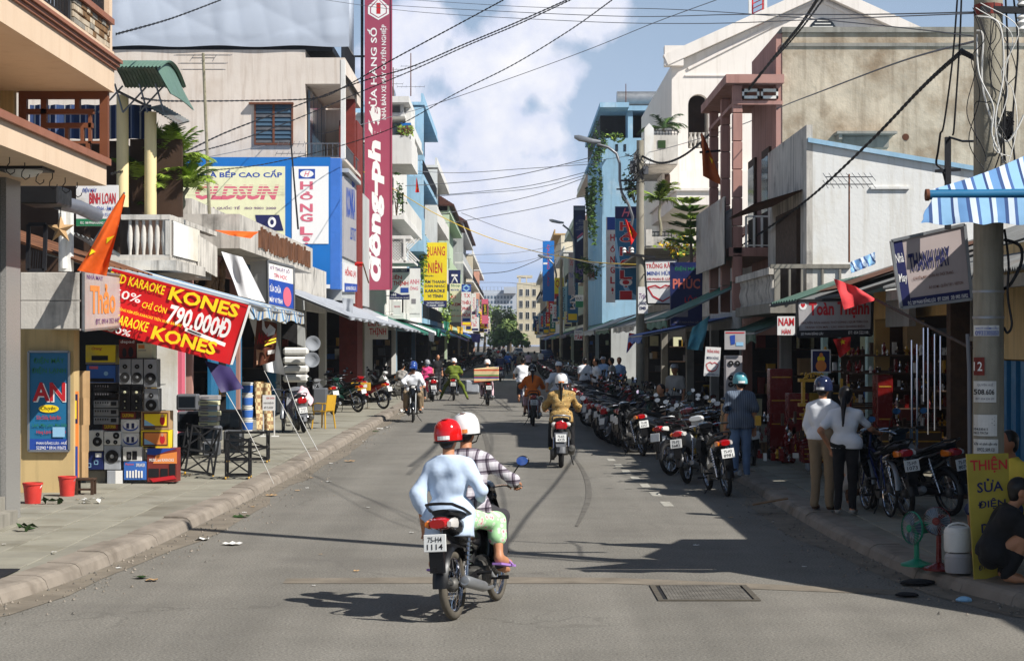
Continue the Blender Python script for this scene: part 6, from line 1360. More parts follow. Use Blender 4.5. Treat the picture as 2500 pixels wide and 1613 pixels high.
AR = [('green awning sloping out under the pink pillared front', 6.1, 3.55, 43.5, 50, 4.05, 2.85, 'tarp_green'), ('small dark green awning tied below the baluster balcony', 6.1, 4.9, 38, 43, 3.0, 2.5, 'tarp_dkgreen'), ('blue awning by the concrete pole on the right', 6.1, 3.6, 52, 58, 3.0, 2.5, 'tarp_blue'), ('grey tin awning just beyond the concrete pole', 6.1, 4.1, 63, 76, 3.6, 2.9, 'tin'), ('dark green awning under the blue vertical sign', 6.1, 4.0, 78, 90, 3.6, 2.9, 'tarp_dkgreen'),
      ('grey awning below the white and red vertical sign', 6.1, 4.0, 92, 108, 3.7, 2.9, 'tarp_ltgrey'), ('dark green awning beneath the light blue house', 6.1, 4.0, 112, 130, 3.7, 2.9, 'tarp_dkgreen'), ('dark blue awning beneath the creeper covered house', 6.1, 4.0, 140, 160, 3.7, 2.9, 'tarp_indigo'), ('green awning far along the right shops', 6.1, 4.0, 170, 195, 3.7, 2.9, 'tarp_green'), ('blue awning far along the right shops', 6.1, 4.0, 205, 240, 3.7, 2.9, 'tarp_blue')]
for l_, xi, xo, d0, d1, zi, zo, m in AR: awning(l_, 1, xi, xo, d0, d1, zi, zo, m, group='awnings along the right shops')
# striped awning in the right foreground, in front of the pole
r = thing('striped_awning', 'blue and white striped awning in front of the concrete pole on the right', 'awning', at(2270, 475, 16.8)); D = 16.8
p0 = at(2268, 476, D); X0 = p0.x; z0 = p0.z
b = MB(); b.slab(lambda u, v: Vector((X0+.03+2.4*u+1.1*v, D+.01+.38*v, z0+.05+.42*v-.03*math.sin(v*3.1))), 12, 6, Vector((0,0,-.012)))
b.build('sheet', ['awning_stripe'], r, smooth=60)
b = MB(); b.slab(lambda u, v: Vector((X0+.02+2.3*u-.14*v*(1-u)+.02*math.sin(v*9+u*30)*v, D-.06-.10*v+.035*math.sin(u*24)*v, z0-.03-.235*v+.012*math.sin(u*48)*v)), 60, 6, .008); b.build('valance', ['awning_stripe'], r, smooth=60)
b = MB(); b.cyl((X0, D, z0), (X0+2.4, D, z0+.03), .045, None, 10); b.build('roller', ['teal_blue'], r, smooth=40); b = MB(); b.cyl((X0-.03, D, z0), (X0+.0, D, z0), .055, None, 10); b.build('end_cap', ['rust'], r, smooth=40)
b = MB(); b.tube([(X0+1.5, D, z0), (7.3, D-.2, 3.7)], .03, 6); b.tube([(X0+2.4, D, z0), (7.3, D-1.2, 3.9)], .03, 6); b.build('arm', ['galv'], r)
# ================================================================ poles, lamps, wires
def pole(label, x, D, r0, r1, h, name='utility_pole'):
 r = thing(name, label, 'utility pole', (x, D, .13)); b = MB()
 b.tube([(x, D, .1+h*i/8) for i in range(9)], [r0+(r1-r0)*i/8 for i in range(9)], 20); part(b, 'shaft', 'pole_concrete', r, 60); return r
P1 = pole('thick round concrete pole with pasted notices beside the striped awning', gX(2413,17.4), 17.4, .145, .118, 9.5)
px1 = gX(2413,17.4)
b = MB(); z = gZ(26,17.4); b.lathe([(.128,z-.05),(.132,z-.05),(.132,z+.05),(.128,z+.05)], (px1,17.4,0), 20, closed=True); part(b, 'red_band', 'brick_red', P1, 40)
b = MB(); b.bar((px1-.1,17.3,z-.01), (px1+1.2,17.3,z-.03), .06); part(b, 'cross_arm', 'iron', P1)
for x in (2500,): 
 b = MB(); c = at(2495,18,17.3); b.lathe([(.02,0),(.05,.02),(.03,.05),(.055,.08),(.03,.11),(.05,.13),(.01,.16)], c, 10); part(b, 'insulator', 'plastic_white', P1, 40); b = MB(); c = at(2495,78,17.3); b.lathe([(.02,0),(.05,.02),(.03,.05),(.055,.08),(.03,.11),(.05,.13),(.01,.16)], c, 10); part(b, 'insulator', 'plastic_white', P1, 40)
for y in (712, 775):
 b = MB(); z = gZ(y,17.4); b.lathe([(.142,z-.012),(.146,z-.012),(.146,z+.012),(.142,z+.012)], (px1,17.4,0), 20, closed=True); part(b, 'metal_strap', 'galv', P1, 40)
def wrap(label, x0, y0, x1, y1, bg, items, nm='pasted_notice'):
 R = .150; cxp = px1; D0 = 17.4
 def S(u, v):
  x = x0+(x1-x0)*u; X = gX(x, D0-.14)-cxp; X = max(-R*.97, min(R*.97, X)); return Vector((cxp+X, D0-math.sqrt(R*R-X*X), gZ(y0+(y1-y0)*v, D0-.14)))
 r = thing(nm, label, 'notice', S(.5,.5)); b = MB(); b.grid(S, 8, 2); b.build('paper', [bg], r)
 decorate(r, S, Vector((0,-1,0)), items, .003)
wrap('white sticker with blue phone number on the concrete pole', 2384,794,2440,820,'paper',[('t','HÚT HẦM CẦU',.05,.05,.95,.4,'ink_blue'),('t','0933305050',.03,.48,.97,.95,'ink_blue',{'b':.02})])
wrap('small red number 12 plate on the concrete pole', 2379,872,2404,916,'brick_red',[('t','12',.15,.25,.8,.75,'ink_white')], 'number_plaque')
wrap('torn white notice with large digits .606 on the pole', 2378,930,2432,982,'paper',[('t','QUYÊN HUẾ',.2,.08,.85,.25,'ink_grey'),('t','508.606',.1,.38,.9,.64,'ink_black',{'b':.02}),('t','ĐT 054 234 577',.15,.78,.9,.88,'ink_grey')])
wrap('torn white notice with small print below the .606 notice', 2376,1012,2434,1064,'paper',[('r',.08,.1+.09*i,.9-.1*(i%2),.13+.09*i,'ink_grey') for i in range(5)]+[('t','054.530.613',.1,.62,.6,.74,'ink_black'),('t','0913.709.724',.1,.8,.6,.92,'ink_black')])
wrap('lowest white notice on the pole about computer repairs', 2377,1072,2437,1108,'paper',[('t','Sửa vi tính tận nhà',.06,.2,.95,.45,'ink_black',{'sh':.3}),('t','0932.509.121',.2,.58,.85,.82,'ink_black')])
b = MB(); b.tube([at(2362,815,17.3), at(2366,900,17.3), at(2368,1250,17.3)], .018, 6); part(b, 'conduit', 'cable_grey', P1)
b = MB(); rs = random.Random(4)
part(b.box(px1+.12, px1+.36, 17.3, 17.5, gZ(470,17.4), gZ(410,17.4)), 'junction_box', 'plastic_grey', P1)
P2 = pole('concrete pole carrying the street lamp on the right kerb', gX(1563,60), 60, .14, .115, gZ(341,60)-.13)
x2 = gX(1563,60)
for x, y0, y1 in ((1545,392,422),(1577,405,425)):
 b = MB(); RB(b, x-6, y0, x+6, y1, 59.8, 60.1); part(b, 'meter_box', 'plastic_grey', P2)
b = MB(); b.bar(at(1516,441,60), at(1556,441,60), .06); b.bar(at(1505,462,60), at(1556,462,60), .05); b.bar(at(1525,620,59.8), at(1600,628,59.8), .08); part(b, 'cross_arm', 'iron', P2)
for x in (1524, 1543):
 b = MB(); b.lathe([(.03,0),(.07,.03),(.04,.08),(.07,.12),(.03,.18)], at(x,618,59.8), 8); part(b, 'insulator', 'plastic_white', P2, 40)
b = MB(); rs = random.Random(8)
for i in range(26): 
 c = at(1556+rs.uniform(-16,16), 385+rs.uniform(-10,55), 59.7); b.tube([c, c+Vector((rs.uniform(-.3,.3),0,rs.uniform(-.3,.3))), c+Vector((rs.uniform(-.3,.3),.05,rs.uniform(-.5,.2)))], .012, 4)
o = part(b, 'cable_tangle', 'cable', P2); o['kind'] = 'stuff'
for (lab, hx, hy, pts, D) in (('curved arm street lamp beside the light blue house', 1440,345,[(1540,560),(1545,530),(1535,500),(1518,470),(1513,440),(1513,400),(1505,375),(1485,360),(1458,352)],60.5),('curved arm street lamp hanging over the street further on', 1362,543,[(1402,700),(1402,620),(1400,585),(1390,562),(1374,549)],118),('small pale street lamp far down near the tall blue sign', 1334,629,[(1356,720),(1358,670),(1352,645),(1340,633)],240)):
 L = thing('street_lamp', lab, 'street lamp', at(*pts[0], D), 'curved street lamps'); b = MB(); b.tube([at(x, y, D) for x, y in pts], .045*max(1, D/90), 8); part(b, 'arm', 'steel', L, 50)
 c = at(hx, hy, D); k = max(1, D/110)
 b = MB(); loft(b, [(.35*k,c.z-.02,.05*k,.05*k),(.1*k,c.z+.0,.10*k,.08*k),(-.35*k,c.z+.10*k,.13*k,.10*k),(-.5*k,c.z+.14*k,.06*k,.05*k)], 10); b.v = [(c.x+x, D+y, z) for x, y, z in b.v]; part(b, 'lamp_head', 'galv', L, 40)
PF = [pole('grey concrete pole standing beyond the blue vertical sign', gX(1430,105), 105, .15, .12, 9), pole('grey concrete pole far along the right kerb', gX(1370,165), 165, .16, .13, 9.5), pole('slim dark pole among the left awnings beside the maroon sign', gX(886,84), 84, .08, .07, 8.2)]
def wire(label, pts, r=.012, m='cable', sag=0, name='overhead_wire', group='overhead wires', n=8, twist=False):
 """pts: (x, y, depth) in the photo's terms; smooth curve through them"""
 P = [at(x, y, D) for x, y, D in pts]; C = []
 if len(P) == 2:
  for i in range(n*2+1): t = i/(n*2); q = P[0].lerp(P[1], t); q.z -= sag*4*t*(1-t); C.append(q)
 else:
  for i in range(len(P)-1):
   p0, p1, p2, p3 = P[max(i-1,0)], P[i], P[i+1], P[min(i+2,len(P)-1)]
   for k in range(n): t = k/n; C.append(.5*((2*p1)+(p2-p0)*t+(2*p0-5*p1+4*p2-p3)*t*t+(3*p1-p0-3*p2+p3)*t**3))
  C.append(P[-1])
 b = MB()
 if twist:
  Q = []
  for i in range(len(C)-1):
   for k in range(6): Q.append(C[i].lerp(C[i+1], k/6))
  Q.append(C[-1])
  for ph in (0, math.pi): b.tube([q+Vector((0,0,r*.9*math.sin(i*.9+ph))) for i, q in enumerate(Q)], r*.75, 4)
 else: b.tube(C, r, 5)
 return tag(b.build(name, [m]), label, 'wire', group)
WIRES = [
 ('black twisted cable falling from the top right to the concrete lamp pole', [(2000,-8,30),(1955,60,34),(1890,140,39),(1790,265,46),(1720,340,52),(1660,385,56),(1610,398,58.5),(1565,380,60)], .027, 'cable', True),
 ('thinner black twisted cable beside the heavy one on the right', [(2012,-5,28),(1940,90,36),(1850,185,44),(1740,285,54)], .016, 'cable', True),
 ('black twisted cable crossing the sky above the maroon sign, upper one', [(1230,0,60),(1100,70,62),(960,145,63),(845,210,65),(770,240,68),(600,246,66),(420,247,52),(345,240,36)], .018, 'cable', True),
 ('black twisted cable crossing the sky, second from the top', [(1385,0,52),(1250,60,55),(1130,110,57),(1000,165,60),(880,200,62),(720,260,60),(560,320,52),(420,385,42),(270,425,33)], .016, 'cable', True),
 ('black twisted cable crossing the sky, third from the top', [(1400,-3,50),(1260,62,53),(1140,112,56),(1000,175,60),(880,225,62),(700,300,58),(560,350,50),(440,380,44)], .014, 'cable', True),
 ('black twisted cable crossing the sky, lowest of the four', [(1495,0,46),(1390,75,52),(1250,160,58),(1110,230,64),(960,312,70),(800,365,70),(640,402,66),(515,416,60)], .014, 'cable', True),
 ('short black cable across the tarpaulin at the top left', [(540,0,40),(420,45,35),(283,84,25)], .012, 'cable', True),
 ('thin grey wire across the sky from the top right to the maroon sign', [(1750,0,60),(1600,55,66),(1440,120,72),(1250,190,78),(1060,255,82),(880,305,80),(700,345,74),(500,385,66)], .014, 'cable_grey', False),
 ('thin wire spanning the top from the maroon sign to the big pole, upper', [(900,10,50),(1100,22,44),(1500,40,34),(1800,36,26),(2100,36,21),(2385,30,17.5)], .007, 'cable_grey', False),
 ('thin wire spanning the top from the maroon sign to the big pole, lower', [(760,-5,50),(1000,28,44),(1400,52,34),(1700,58,27),(2000,48,21),(2385,33,17.5)], .006, 'cable_grey', False),
 ('thin wire along the top reaching the big pole, third', [(1000,0,48),(1300,18,40),(1600,22,31),(1900,40,24),(2200,68,19),(2385,90,17.5)], .006, 'cable_grey', False),
 ('black service cable running down from the pole to the white house corner', [(2383,145,17.5),(2350,128,18),(2338,135,19),(2250,215,22),(2120,350,28),(1980,480,36),(1870,560,42),(1740,640,52),(1640,665,57),(1570,670,60)], .020, 'cable', True),
 ('thin wire from the pole towards the pink front, upper', [(2383,100,17.5),(2200,150,24),(2000,225,33),(1910,260,42),(1780,315,55),(1570,375,80),(1380,402,115)], .012, 'cable_grey', False),
 ('first of the wires sagging over the far street', [(1460,380,100),(1250,430,105),(1060,450,110),(900,456,110)], .022, 'cable_grey', False),
 ('second of the wires sagging over the far street', [(1455,400,100),(1280,412,104),(1100,422,108),(900,408,105)], .018, 'cable_grey', False),
 ('third of the wires sagging over the far street', [(1450,415,120),(1300,452,122),(1150,470,124),(1060,477,125)], .022, 'cable_grey', False),
 ('fourth of the wires sagging over the far street', [(1440,425,120),(1300,460,124),(1120,475,126),(1000,484,128)], .020, 'cable_grey', False),
 ('fifth of the wires sagging over the far street', [(1425,435,140),(1300,478,146),(1127,514,152),(1000,535,150)], .026, 'cable_grey', False),
 ('sixth of the wires sagging over the far street', [(1428,478,140),(1300,510,146),(1127,540,152),(1050,548,150)], .026, 'cable_grey', False),
 ('wire slanting down right across the far sky', [(1127,520,150),(1230,560,170),(1330,590,200)], .026, 'cable_grey', False),
 ('yellow cable slanting across the street from the maroon sign', [(870,410,86),(950,455,92),(1060,520,100),(1180,575,104),(1300,612,106),(1380,628,100),(1450,640,85),(1560,646,60.5)], .022, 'cable_yellow', False),
 ('low wire over the far end, upper', [(1150,622,230),(1250,618,235),(1330,605,240),(1400,585,170)], .03, 'cable_grey', False),
 ('low wire over the far end, lower', [(1160,640,230),(1250,642,235),(1330,625,240),(1400,600,165)], .03, 'cable_grey', False),
 ('dark wire sagging low over the far end', [(1175,668,235),(1240,662,238),(1300,640,240),(1330,625,240)], .045, 'cable', False),
 ('thin wire low across the street at sign level', [(1380,628,110),(1480,650,80),(1560,652,60.5)], .012, 'cable_white', False),
 ('lowest wire over the far end', [(1150,690,240),(1240,690,260),(1320,700,260)], .03, 'cable_grey', False),
]
for l_, p_, r_, m_, t_ in WIRES: wire(l_, p_, r_, m_, twist=t_)
PW = [('white cable looping down the pole, nearest', [(2385,75,17.2),(2400,90,17.15),(2398,200,17.15),(2420,290,17.15),(2455,345,17.2),(2480,320,17.2),(2500,280,17.2)], .009, 'cable_white'),
      ('white cable looping down the pole, second', [(2383,40,17.2),(2440,60,17.1),(2450,180,17.1),(2430,300,17.1),(2450,400,17.2)], .008, 'cable_white'),
      ('white cable looping down the pole, longest', [(2385,85,17.2),(2390,180,17.1),(2425,260,17.1),(2422,330,17.1),(2455,400,17.2)], .008, 'cable_white'),
      ('black cable hanging down right of the pole', [(2455,0,17.3),(2460,150,17.3),(2450,330,17.3),(2460,440,17.3)], .010, 'cable'),
      ('black cable hanging at the right edge', [(2475,0,17.3),(2485,120,17.3),(2472,300,17.3),(2480,420,17.3)], .010, 'cable'),
      ('black cable pair hanging left of the pole, left one', [(2337,0,18.5),(2325,150,18.6),(2305,300,18.7),(2296,325,18.8)], .010, 'cable'),
      ('black cable pair hanging left of the pole, right one', [(2347,0,18.5),(2342,120,18.6),(2330,300,18.7),(2326,330,18.8)], .010, 'cable'),
      ('black hose curving out right of the pole below the awning', [(2452,585,17.4),(2490,600,17.3),(2494,640,17.3),(2470,690,17.3),(2452,705,17.4)], .016, 'cable'),
      ('black cable loop by the sticker right of the pole', [(2452,560,17.4),(2462,640,17.3),(2460,720,17.3),(2470,790,17.3),(2460,812,17.3),(2452,800,17.4)], .012, 'cable'),
      ('twisted black lead hanging by the small bracket post', [(2296,325,18.8),(2290,370,18.9),(2286,400,19),(2300,415,19),(2310,450,19)], .012, 'cable')]
for l_, p_, r_, m_ in PW: wire(l_, p_, r_, m_, group='cables on the big pole')
rs = random.Random(77)
for k in range(10):
 x = 2395+rs.uniform(-10,95); y0 = rs.uniform(0,60); P = [(2385+rs.uniform(0,60), y0, 17.2)]
 for j in range(5): P.append((x+rs.uniform(-28,28), y0+(j+1)*rs.uniform(60,85), 17.15+rs.uniform(-.05,.05)))
 P = [(a+(k-8)*2.2, y_, d) for a, y_, d in P]; wire('loose %s cable in the tangle on the big pole, %s from the left' % ('white' if k % 5 == 0 else 'black', 'first second third fourth fifth sixth seventh eighth ninth tenth eleventh twelfth thirteenth fourteenth fifteenth sixteenth'.split()[k]), P, .0045, 'cable_white' if k % 5 == 0 else 'cable', group='cables on the big pole', n=6)
bk = MB(); [bk.tube([at(2462+rs.uniform(-14,14), 285+rs.uniform(-15,60), 17.25) for _ in range(4)], .008, 4) for _ in range(16)]
o = part(bk, 'cable_tangle', 'cable', P1); o['kind'] = 'stuff'
r = thing('bracket_post', 'short black steel bracket post left of the big pole', 'post', at(2314, 560, 19)); b = MB(); b.bar(at(2314,335,19), at(2314,560,19), .055); b.bar(at(2283,418,19), at(2345,414,19), .03); part(b, 'post', 'iron', r); b = MB(); b.tube([at(2318,335,19), at(2350,345,18.5), at(2385,345,17.5)], .012, 5); part(b, 'stay', 'cable', r)
# ================================================================ antennas
def antenna(label, x, y0, y1, D, els, lean=0, mast=.022, m='rust'):
 r = thing('tv_antenna', label, 'antenna', at(x, y1, D)); b = MB(); b.cyl(at(x, y1, D), at(x+lean, y0, D), mast, mast*.8, 7); part(b, 'mast', m, r, 50)
 b = MB()
 for (yy, w, n, dz) in els:
  c = at(x+lean, yy, D); b.tube([c+Vector((-w/2,0,0)), c+Vector((w/2,0,0))], .010, 4)
  for i in range(n): q = c+Vector((-w/2+w*i/(n-1), 0, 0)); b.tube([q+Vector((0,-.3,-dz)), q+Vector((0,.3,dz))], .007, 4)
 part(b, 'elements', 'steel', r); return r
antenna('tall bamboo mast with tv aerial in front of the pink-beige wall', 513, 130, 560, 42, [(135,1.2,6,.05),(155,1.0,5,.05),(170,.9,5,.04),(142,.5,3,.12)], -17, .04, 'palm_trunk')
antenna('leaning dark aerial mast before the white lettered panel', 728, 345, 560, 58, [(352,.8,6,.12),(375,.9,6,.1)], -18, .03, 'iron')
antenna('yagi aerial on a thin mast before the white rendered wall', 2073, 425, 640, 36, [(432,.9,9,.10),(450,.9,9,.10)], 0, .02); antenna('tall aerial on the roof behind the maroon sign', 1003, 130, 235, 97, [(162,1.0,5,.1),(212,1.4,7,.1)], 0, .03); antenna('short aerial beside the tall one behind the maroon sign', 960, 165, 240, 97, [(170,.9,4,.1),(185,.7,3,.1),(205,1.0,4,.1)], 0, .03)
antenna('aerial on the light blue house roof', 1528, 205, 250, 117, [(226,.9,4,.1)], 0, .03)
r = thing('phone_mast', 'red and white phone mast with panel antennas behind the gable', 'antenna', at(1850, 60, 110)); b = MB()
for dx in (-.3, .3): b.bar(at(1850,70,110)+Vector((dx,0,0)), at(1850,-30,110)+Vector((dx,0,0)), .08)
for i in range(8): z = at(1850,70-12*i,110); b.bar(z+Vector((-.3,0,0)), z+Vector((.3,0,.3)), .05)
part(b, 'lattice_mast', 'flag_red', r)
for x in (1828, 1866): b = MB(); RB(b, x, -20, x+7, 35, 109.5, 109.8); part(b, 'panel_antenna', 'plastic_white', r)
# ================================================================ flags and hung cloths
def cloth(label, cat, name, corners, m, items=(), nu=14, nv=10, amp=.06, freq=2.2, t=.006, pole_=None, seed=0, group=None, axis=Vector((0,1,0)), fold=1.0):
 """corners TL,TR,BR,BL in 3d; rippled sheet, optional pole (two points, radius, material)"""
 S0 = bil(*corners); rs = random.Random(seed); ph = [rs.random()*6 for _ in range(4)]
 def S(u, v):
  w = amp*(math.sin(u*freq*6.28+ph[0]+v*2*fold)+.6*math.sin((u*1.7+v*1.3)*freq*4+ph[1])+.4*math.sin(v*freq*5+ph[2]))
  return S0(u, v)+axis*w*min(1, .35+v)
 r = thing(name, label, cat, sum(map(Vector, corners), Vector())/4, group); b = MB(); b.slab(S, nu, nv, axis*t); b.build('cloth', [mat_of(m)], r, smooth=70)
 if items: decorate(r, S, -axis, items, .018, amp=True)
 if pole_: b = MB(); b.cyl(pole_[0], pole_[1], pole_[2], None, 7); b.build('flagpole', [mat_of(pole_[3])], r)
 return r
def star(cx, cy, R, asp=1.0): return ('p', [(cx+asp*(R if k % 2 == 0 else R*.4)*math.sin(k*math.pi/5), cy-(R if k % 2 == 0 else R*.4)*math.cos(k*math.pi/5)) for k in range(10)], 'ink_yellow')
cloth('large orange-red flag hanging in folds before the white canopy box', 'flag', 'flag', [at(300,470,24.7), at(306,478,24.7), at(262,674,24.8), at(188,660,24.6)], 'flag_orange', [('p', [(.55,.55),(.9,.5),(.6,.62)], 'ink_yellow'), ('p', [(.1,.72),(.35,.74),(.15,.8)], 'ink_yellow')], 16, 16, .05, 1.2, pole_=(at(304,470,24.7), at(222,600,25.1), .014, 'galv'), seed=3)
cloth('orange flag lying folded on the edge of the concrete canopy', 'flag', 'flag', [at(524,562,40.7), at(632,566,40.7), at(612,582,40.4), at(560,574,40.4)], 'flag_orange', (), 12, 5, .05, 2, seed=5)
cloth('small red and yellow flag flying by the upright shop sign', 'flag', 'flag', [at(824,636,78), at(886,640,78), at(884,650,78), at(826,648,78)], 'flag_red', [('r',.4,.1,.6,.8,'ink_yellow')], 12, 5, .08, 1.5, seed=6, pole_=(at(886,643,78), at(900,690,80), .03, 'wood'))
cloth('brownish orange flag hanging before the pink pillars', 'flag', 'flag', [at(1712,325,47), at(1718,330,47), at(1766,455,47), at(1716,430,47)], 'flag_brown', [('p', [(.7,.45),(.9,.5),(.75,.6)], 'ink_yellow')], 12, 14, .06, 1.2, seed=7, pole_=(at(1708,372,47), at(1760,368,47), .03, 'iron'))
cloth('red flag with yellow star hanging on the lamp pole', 'flag', 'flag', [at(1525,535,59), at(1530,536,59), at(1556,572,59), at(1540,600,59)], 'flag_red', [star(.5,.6,.22)], 10, 12, .08, 1.2, seed=8)
cloth('pinkish red flag on a long slanting staff near the altar shop sign', 'flag', 'flag', [at(2036,680,27), at(2086,698,27), at(2140,732,27), at(2060,756,27)], 'flag_pinkred', (), 12, 10, .05, 1.3, seed=9, pole_=(at(2140,732,27), at(2372,850,22), .02, 'wood_dark'))
cloth('red flag hanging under the altar shop sign', 'flag', 'flag', [at(2034,828,29), at(2076,822,29), at(2076,852,29), at(2050,874,29)], 'flag_red', [star(.5,.25,.2)], 10, 8, .04, 1.2, seed=10)
cloth('pale blue flag sheet hanging under the green awning on the right', 'flag', 'flag', [at(1690,800,44), at(1732,770,44), at(1716,856,44), at(1676,852,44)], 'tarp_aqua', (), 10, 10, .08, 1.5, seed=11)
cloth('small red flag on a white house balcony behind the maroon sign', 'flag', 'flag', [at(1017,432,98), at(1019,440,98), at(1024,470,98), at(1014,470,98)], 'flag_red', [star(.5,.7,.16)], 8, 8, .05, 1.2, seed=12)
cloth('triangular festival pennant with red and blue edges under the right awnings', 'flag', 'flag', [at(1536,812,62), at(1552,815,62), at(1551,835,62), at(1530,860,62)], 'flag_red', [('l',[(0,0),(0,1),(1,.9)],.1,'ink_blue')], 8, 8, .05, 1.2, seed=13)
b = [('r',.0,.0,1,.02,'banner_red'),('t','DVD KARAOKE',.0,.05,.40,.20,'ink_yellow',{'b':.02}),('t','KONES',.44,.03,.95,.25,'ink_yellow',{'b':.03}),('t','50%',.06,.29,.26,.43,'ink_white'),('t','CHỈ CÒN',.28,.35,.46,.48,'ink_yellow'),('t','790.000Đ',.48,.29,.93,.62,'ink_white',{'b':.03}),
     ('p',[(.0,.47),(.06,.44),(.07,.49),(.13,.48),(.10,.54),(.13,.6),(.07,.6),(.05,.66),(.0,.62)],'ink_yellow'),('t','TẶNG KÈM ĐĨA KARAOKE TRÊN 30.000 BÀI HÁT',.13,.56,.60,.63,'ink_yellow'),('p',[(.63,.60),(.93,.68),(.93,.74),(.63,.66)],'ink_white'),('p',[(.65,.62),(.75,.645),(.75,.665),(.65,.64)],'ink_black'),
     ('t','DVD KARAOKE',.0,.68,.38,.84,'ink_yellow',{'b':.02}),('t','KONES',.42,.70,.88,.92,'ink_yellow',{'b':.03}),('t','50%',.12,.88,.28,.98,'ink_white')]
kb = cloth('long red karaoke discount banner sagging across the left shop front', 'banner', 'banner', [at(275,655,27.5), at(607,745,27.7), at(562,890,27.7), at(225,800,27.5)], 'banner_red', b, 30, 14, .035, .9, seed=2)
b = MB(); b.tube([at(268,655,27.55), at(607,743,27.75), at(640,752,28.2)], .03, 7); b.build('banner_pole', ['galv'], kb); b = MB(); b.slab(lambda u, v: at(607+6*u-45*v, 745+145*v, 27.68), 1, 4, .01); b.build('hem', ['ink_white'], kb)
cloth('torn white tarpaulin hung below the concrete canopy', 'tarpaulin', 'tarpaulin', [at(541,614,40.2), at(592,628,40.3), at(648,738,40.4), at(582,722,40.2)], 'tarp_white', (), 14, 12, .06, 1.2, seed=20)
cloth('white triangular tarpaulin corner roped to the pavement', 'tarpaulin', 'tarpaulin', [at(604,760,33.6), at(655,745,33.6), at(698,916,33.8), at(645,905,33.8)], 'tarp_white', (), 10, 12, .05, 1.2, seed=21)
cloth('dirty brown printed drink banner hanging from the awning corner', 'banner', 'banner', [at(628,768,32.4), at(676,790,32.4), at(672,880,32.4), at(616,898,32.4)], 'ink_brown', [('p',[(.25,.02),(.95,.15),(.9,.3),(.6,.38),(.3,.25)],'tarp_white'),('t','Nước',.12,.3,.7,.55,'ink_red',{'sh':.3}),('l',[(.5,.5),(1,.4)],.04,'ink_yellow'),('l',[(.5,.58),(1,.48)],.04,'ink_yellow'),('p',[(.1,.65),(.5,.7),(.6,.9),(.2,.97)],'ink_skin'),('r',.66,.7,.98,.8,'ink_white')], 12, 12, .05, 1.4, seed=22)
cloth('striped cloth end flapping at the awning corner', 'cloth', 'awning_end', [at(630,742,32), at(672,748,32), at(698,790,32), at(640,782,32)], 'awning_stripe_old', (), 12, 8, .06, 1.8, seed=23)
cloth('indigo tarpaulin flap hanging below the red banner', 'tarpaulin', 'tarpaulin', [at(500,880,28.6), at(562,896,28.6), at(594,948,28.3), at(540,958,28.3)], 'tarp_indigo', (), 10, 8, .03, 1.2, seed=24)
for k, (l_, c_) in enumerate((('white rope stay from the awning corner to the kerb', [(645,905,33.7),(700,1010,31),(760,1120,29.5)]),('second rope stay from the white tarpaulin', [(698,916,33.7),(730,1010,32),(775,1098,31)]),('thin rope from the indigo flap to the pavement', [(553,958,28.3),(610,1060,28.3),(668,1180,28.6)]))): wire(l_, c_, .006, 'cable_white', name='rope', group='ropes of the left awning')
for k, (x, y, w, h, D, m, l_) in enumerate([(835,748,28,42,60,'tarp_ltgrey','grey cloth hanging from the left awning edge'),(1045,822,16,26,92,'tarp_white','white bag hanging from the green awning edge'),(1063,812,14,22,93,'tarp_green','green rag hanging from the awning edge'),(1082,795,14,24,105,'tarp_green','green pennant on the awning edge'),(1098,800,7,16,112,'tarp_yellow','yellow rag on the awning edge'),(1115,806,16,20,118,'tarp_yellow','yellow and black cloth on the awning edge'),(1148,825,26,24,140,'tarp_purple','purple sheet hanging low beyond the awnings')]):
 cloth(l_, 'cloth', 'hanging_cloth', [at(x,y-h/2,D), at(x+w,y-h/2+3,D), at(x+w*.9,y+h/2,D), at(x+w*.2,y+h/2-3,D)], m, (), 8, 6, .05, 1.5, seed=30+k)
# ================================================================ signs
sign('vertical_sign', 'very tall maroon vertical sign with white lettering and a red number one', px(892,-40,956,706,86), 'maroon_sign',
     [('t','đông-phát',.08,.40,.72,.975,'ink_white',{'b':.05,'sh':.15,'r':90}),('t','CỬA HÀNG SỐ',.08,.145,.44,.435,'ink_white',{'b':.02,'r':90}),('t','NHÀ BÁN XE MÁY CHUYÊN NGHIỆP',.56,.135,.84,.445,'ink_white',{'b':.015,'r':90}),
      ('p',[(.5,.045),(.9,.075),(.9,.10),(.5,.12),(.1,.10),(.1,.075)],'ink_white'),('p',[(.5,.05),(.82,.078),(.82,.098),(.5,.114),(.18,.098),(.18,.078)],'maroon_sign'),('p',[(.5,.053),(.78,.08),(.78,.096),(.5,.111),(.22,.096),(.22,.08)],'ink_white'),('t','1',.42,.064,.58,.1,'ink_red',{'b':.05})], .25, 'sign', frame=('maroon_sign', .06))
r = thing('sign_bracket', 'dark steel brackets holding the tall maroon sign', 'bracket', at(886,400,86)); b = MB(); b.bar(at(884,-40,86.3), at(884,860,86.3), .12)
for y in (138, 350, 580): b.bar(at(860,y,86.3), at(892,y,86.3), .08)
part(b, 'bracket', 'iron', r)
sign('shop_sign', 'white and navy electronics sign with number 166 below the maroon sign', px(951,655,1000,731,92), 'sign_white', [('r',0,0,1,.12,'ink_navy'),('t','ĐIỆN MÁY',.12,.02,.88,.10,'ink_white'),('t','LIÊN',.06,.2,.62,.35,'ink_red',{'b':.02}),('t','THỊNH',.18,.4,.94,.58,'ink_red',{'b':.02}),('r',.55,.62,.95,.78,'ink_blue'),('p',[(0,.74),(.3,.78),(.6,.85),(1,.84),(1,1),(0,1)],'ink_navy'),('t','166',.08,.80,.34,.88,'ink_white'),('t','PHAN ĐĂNG LƯU - TP HUẾ',.05,.91,.95,.96,'ink_white')], .15)
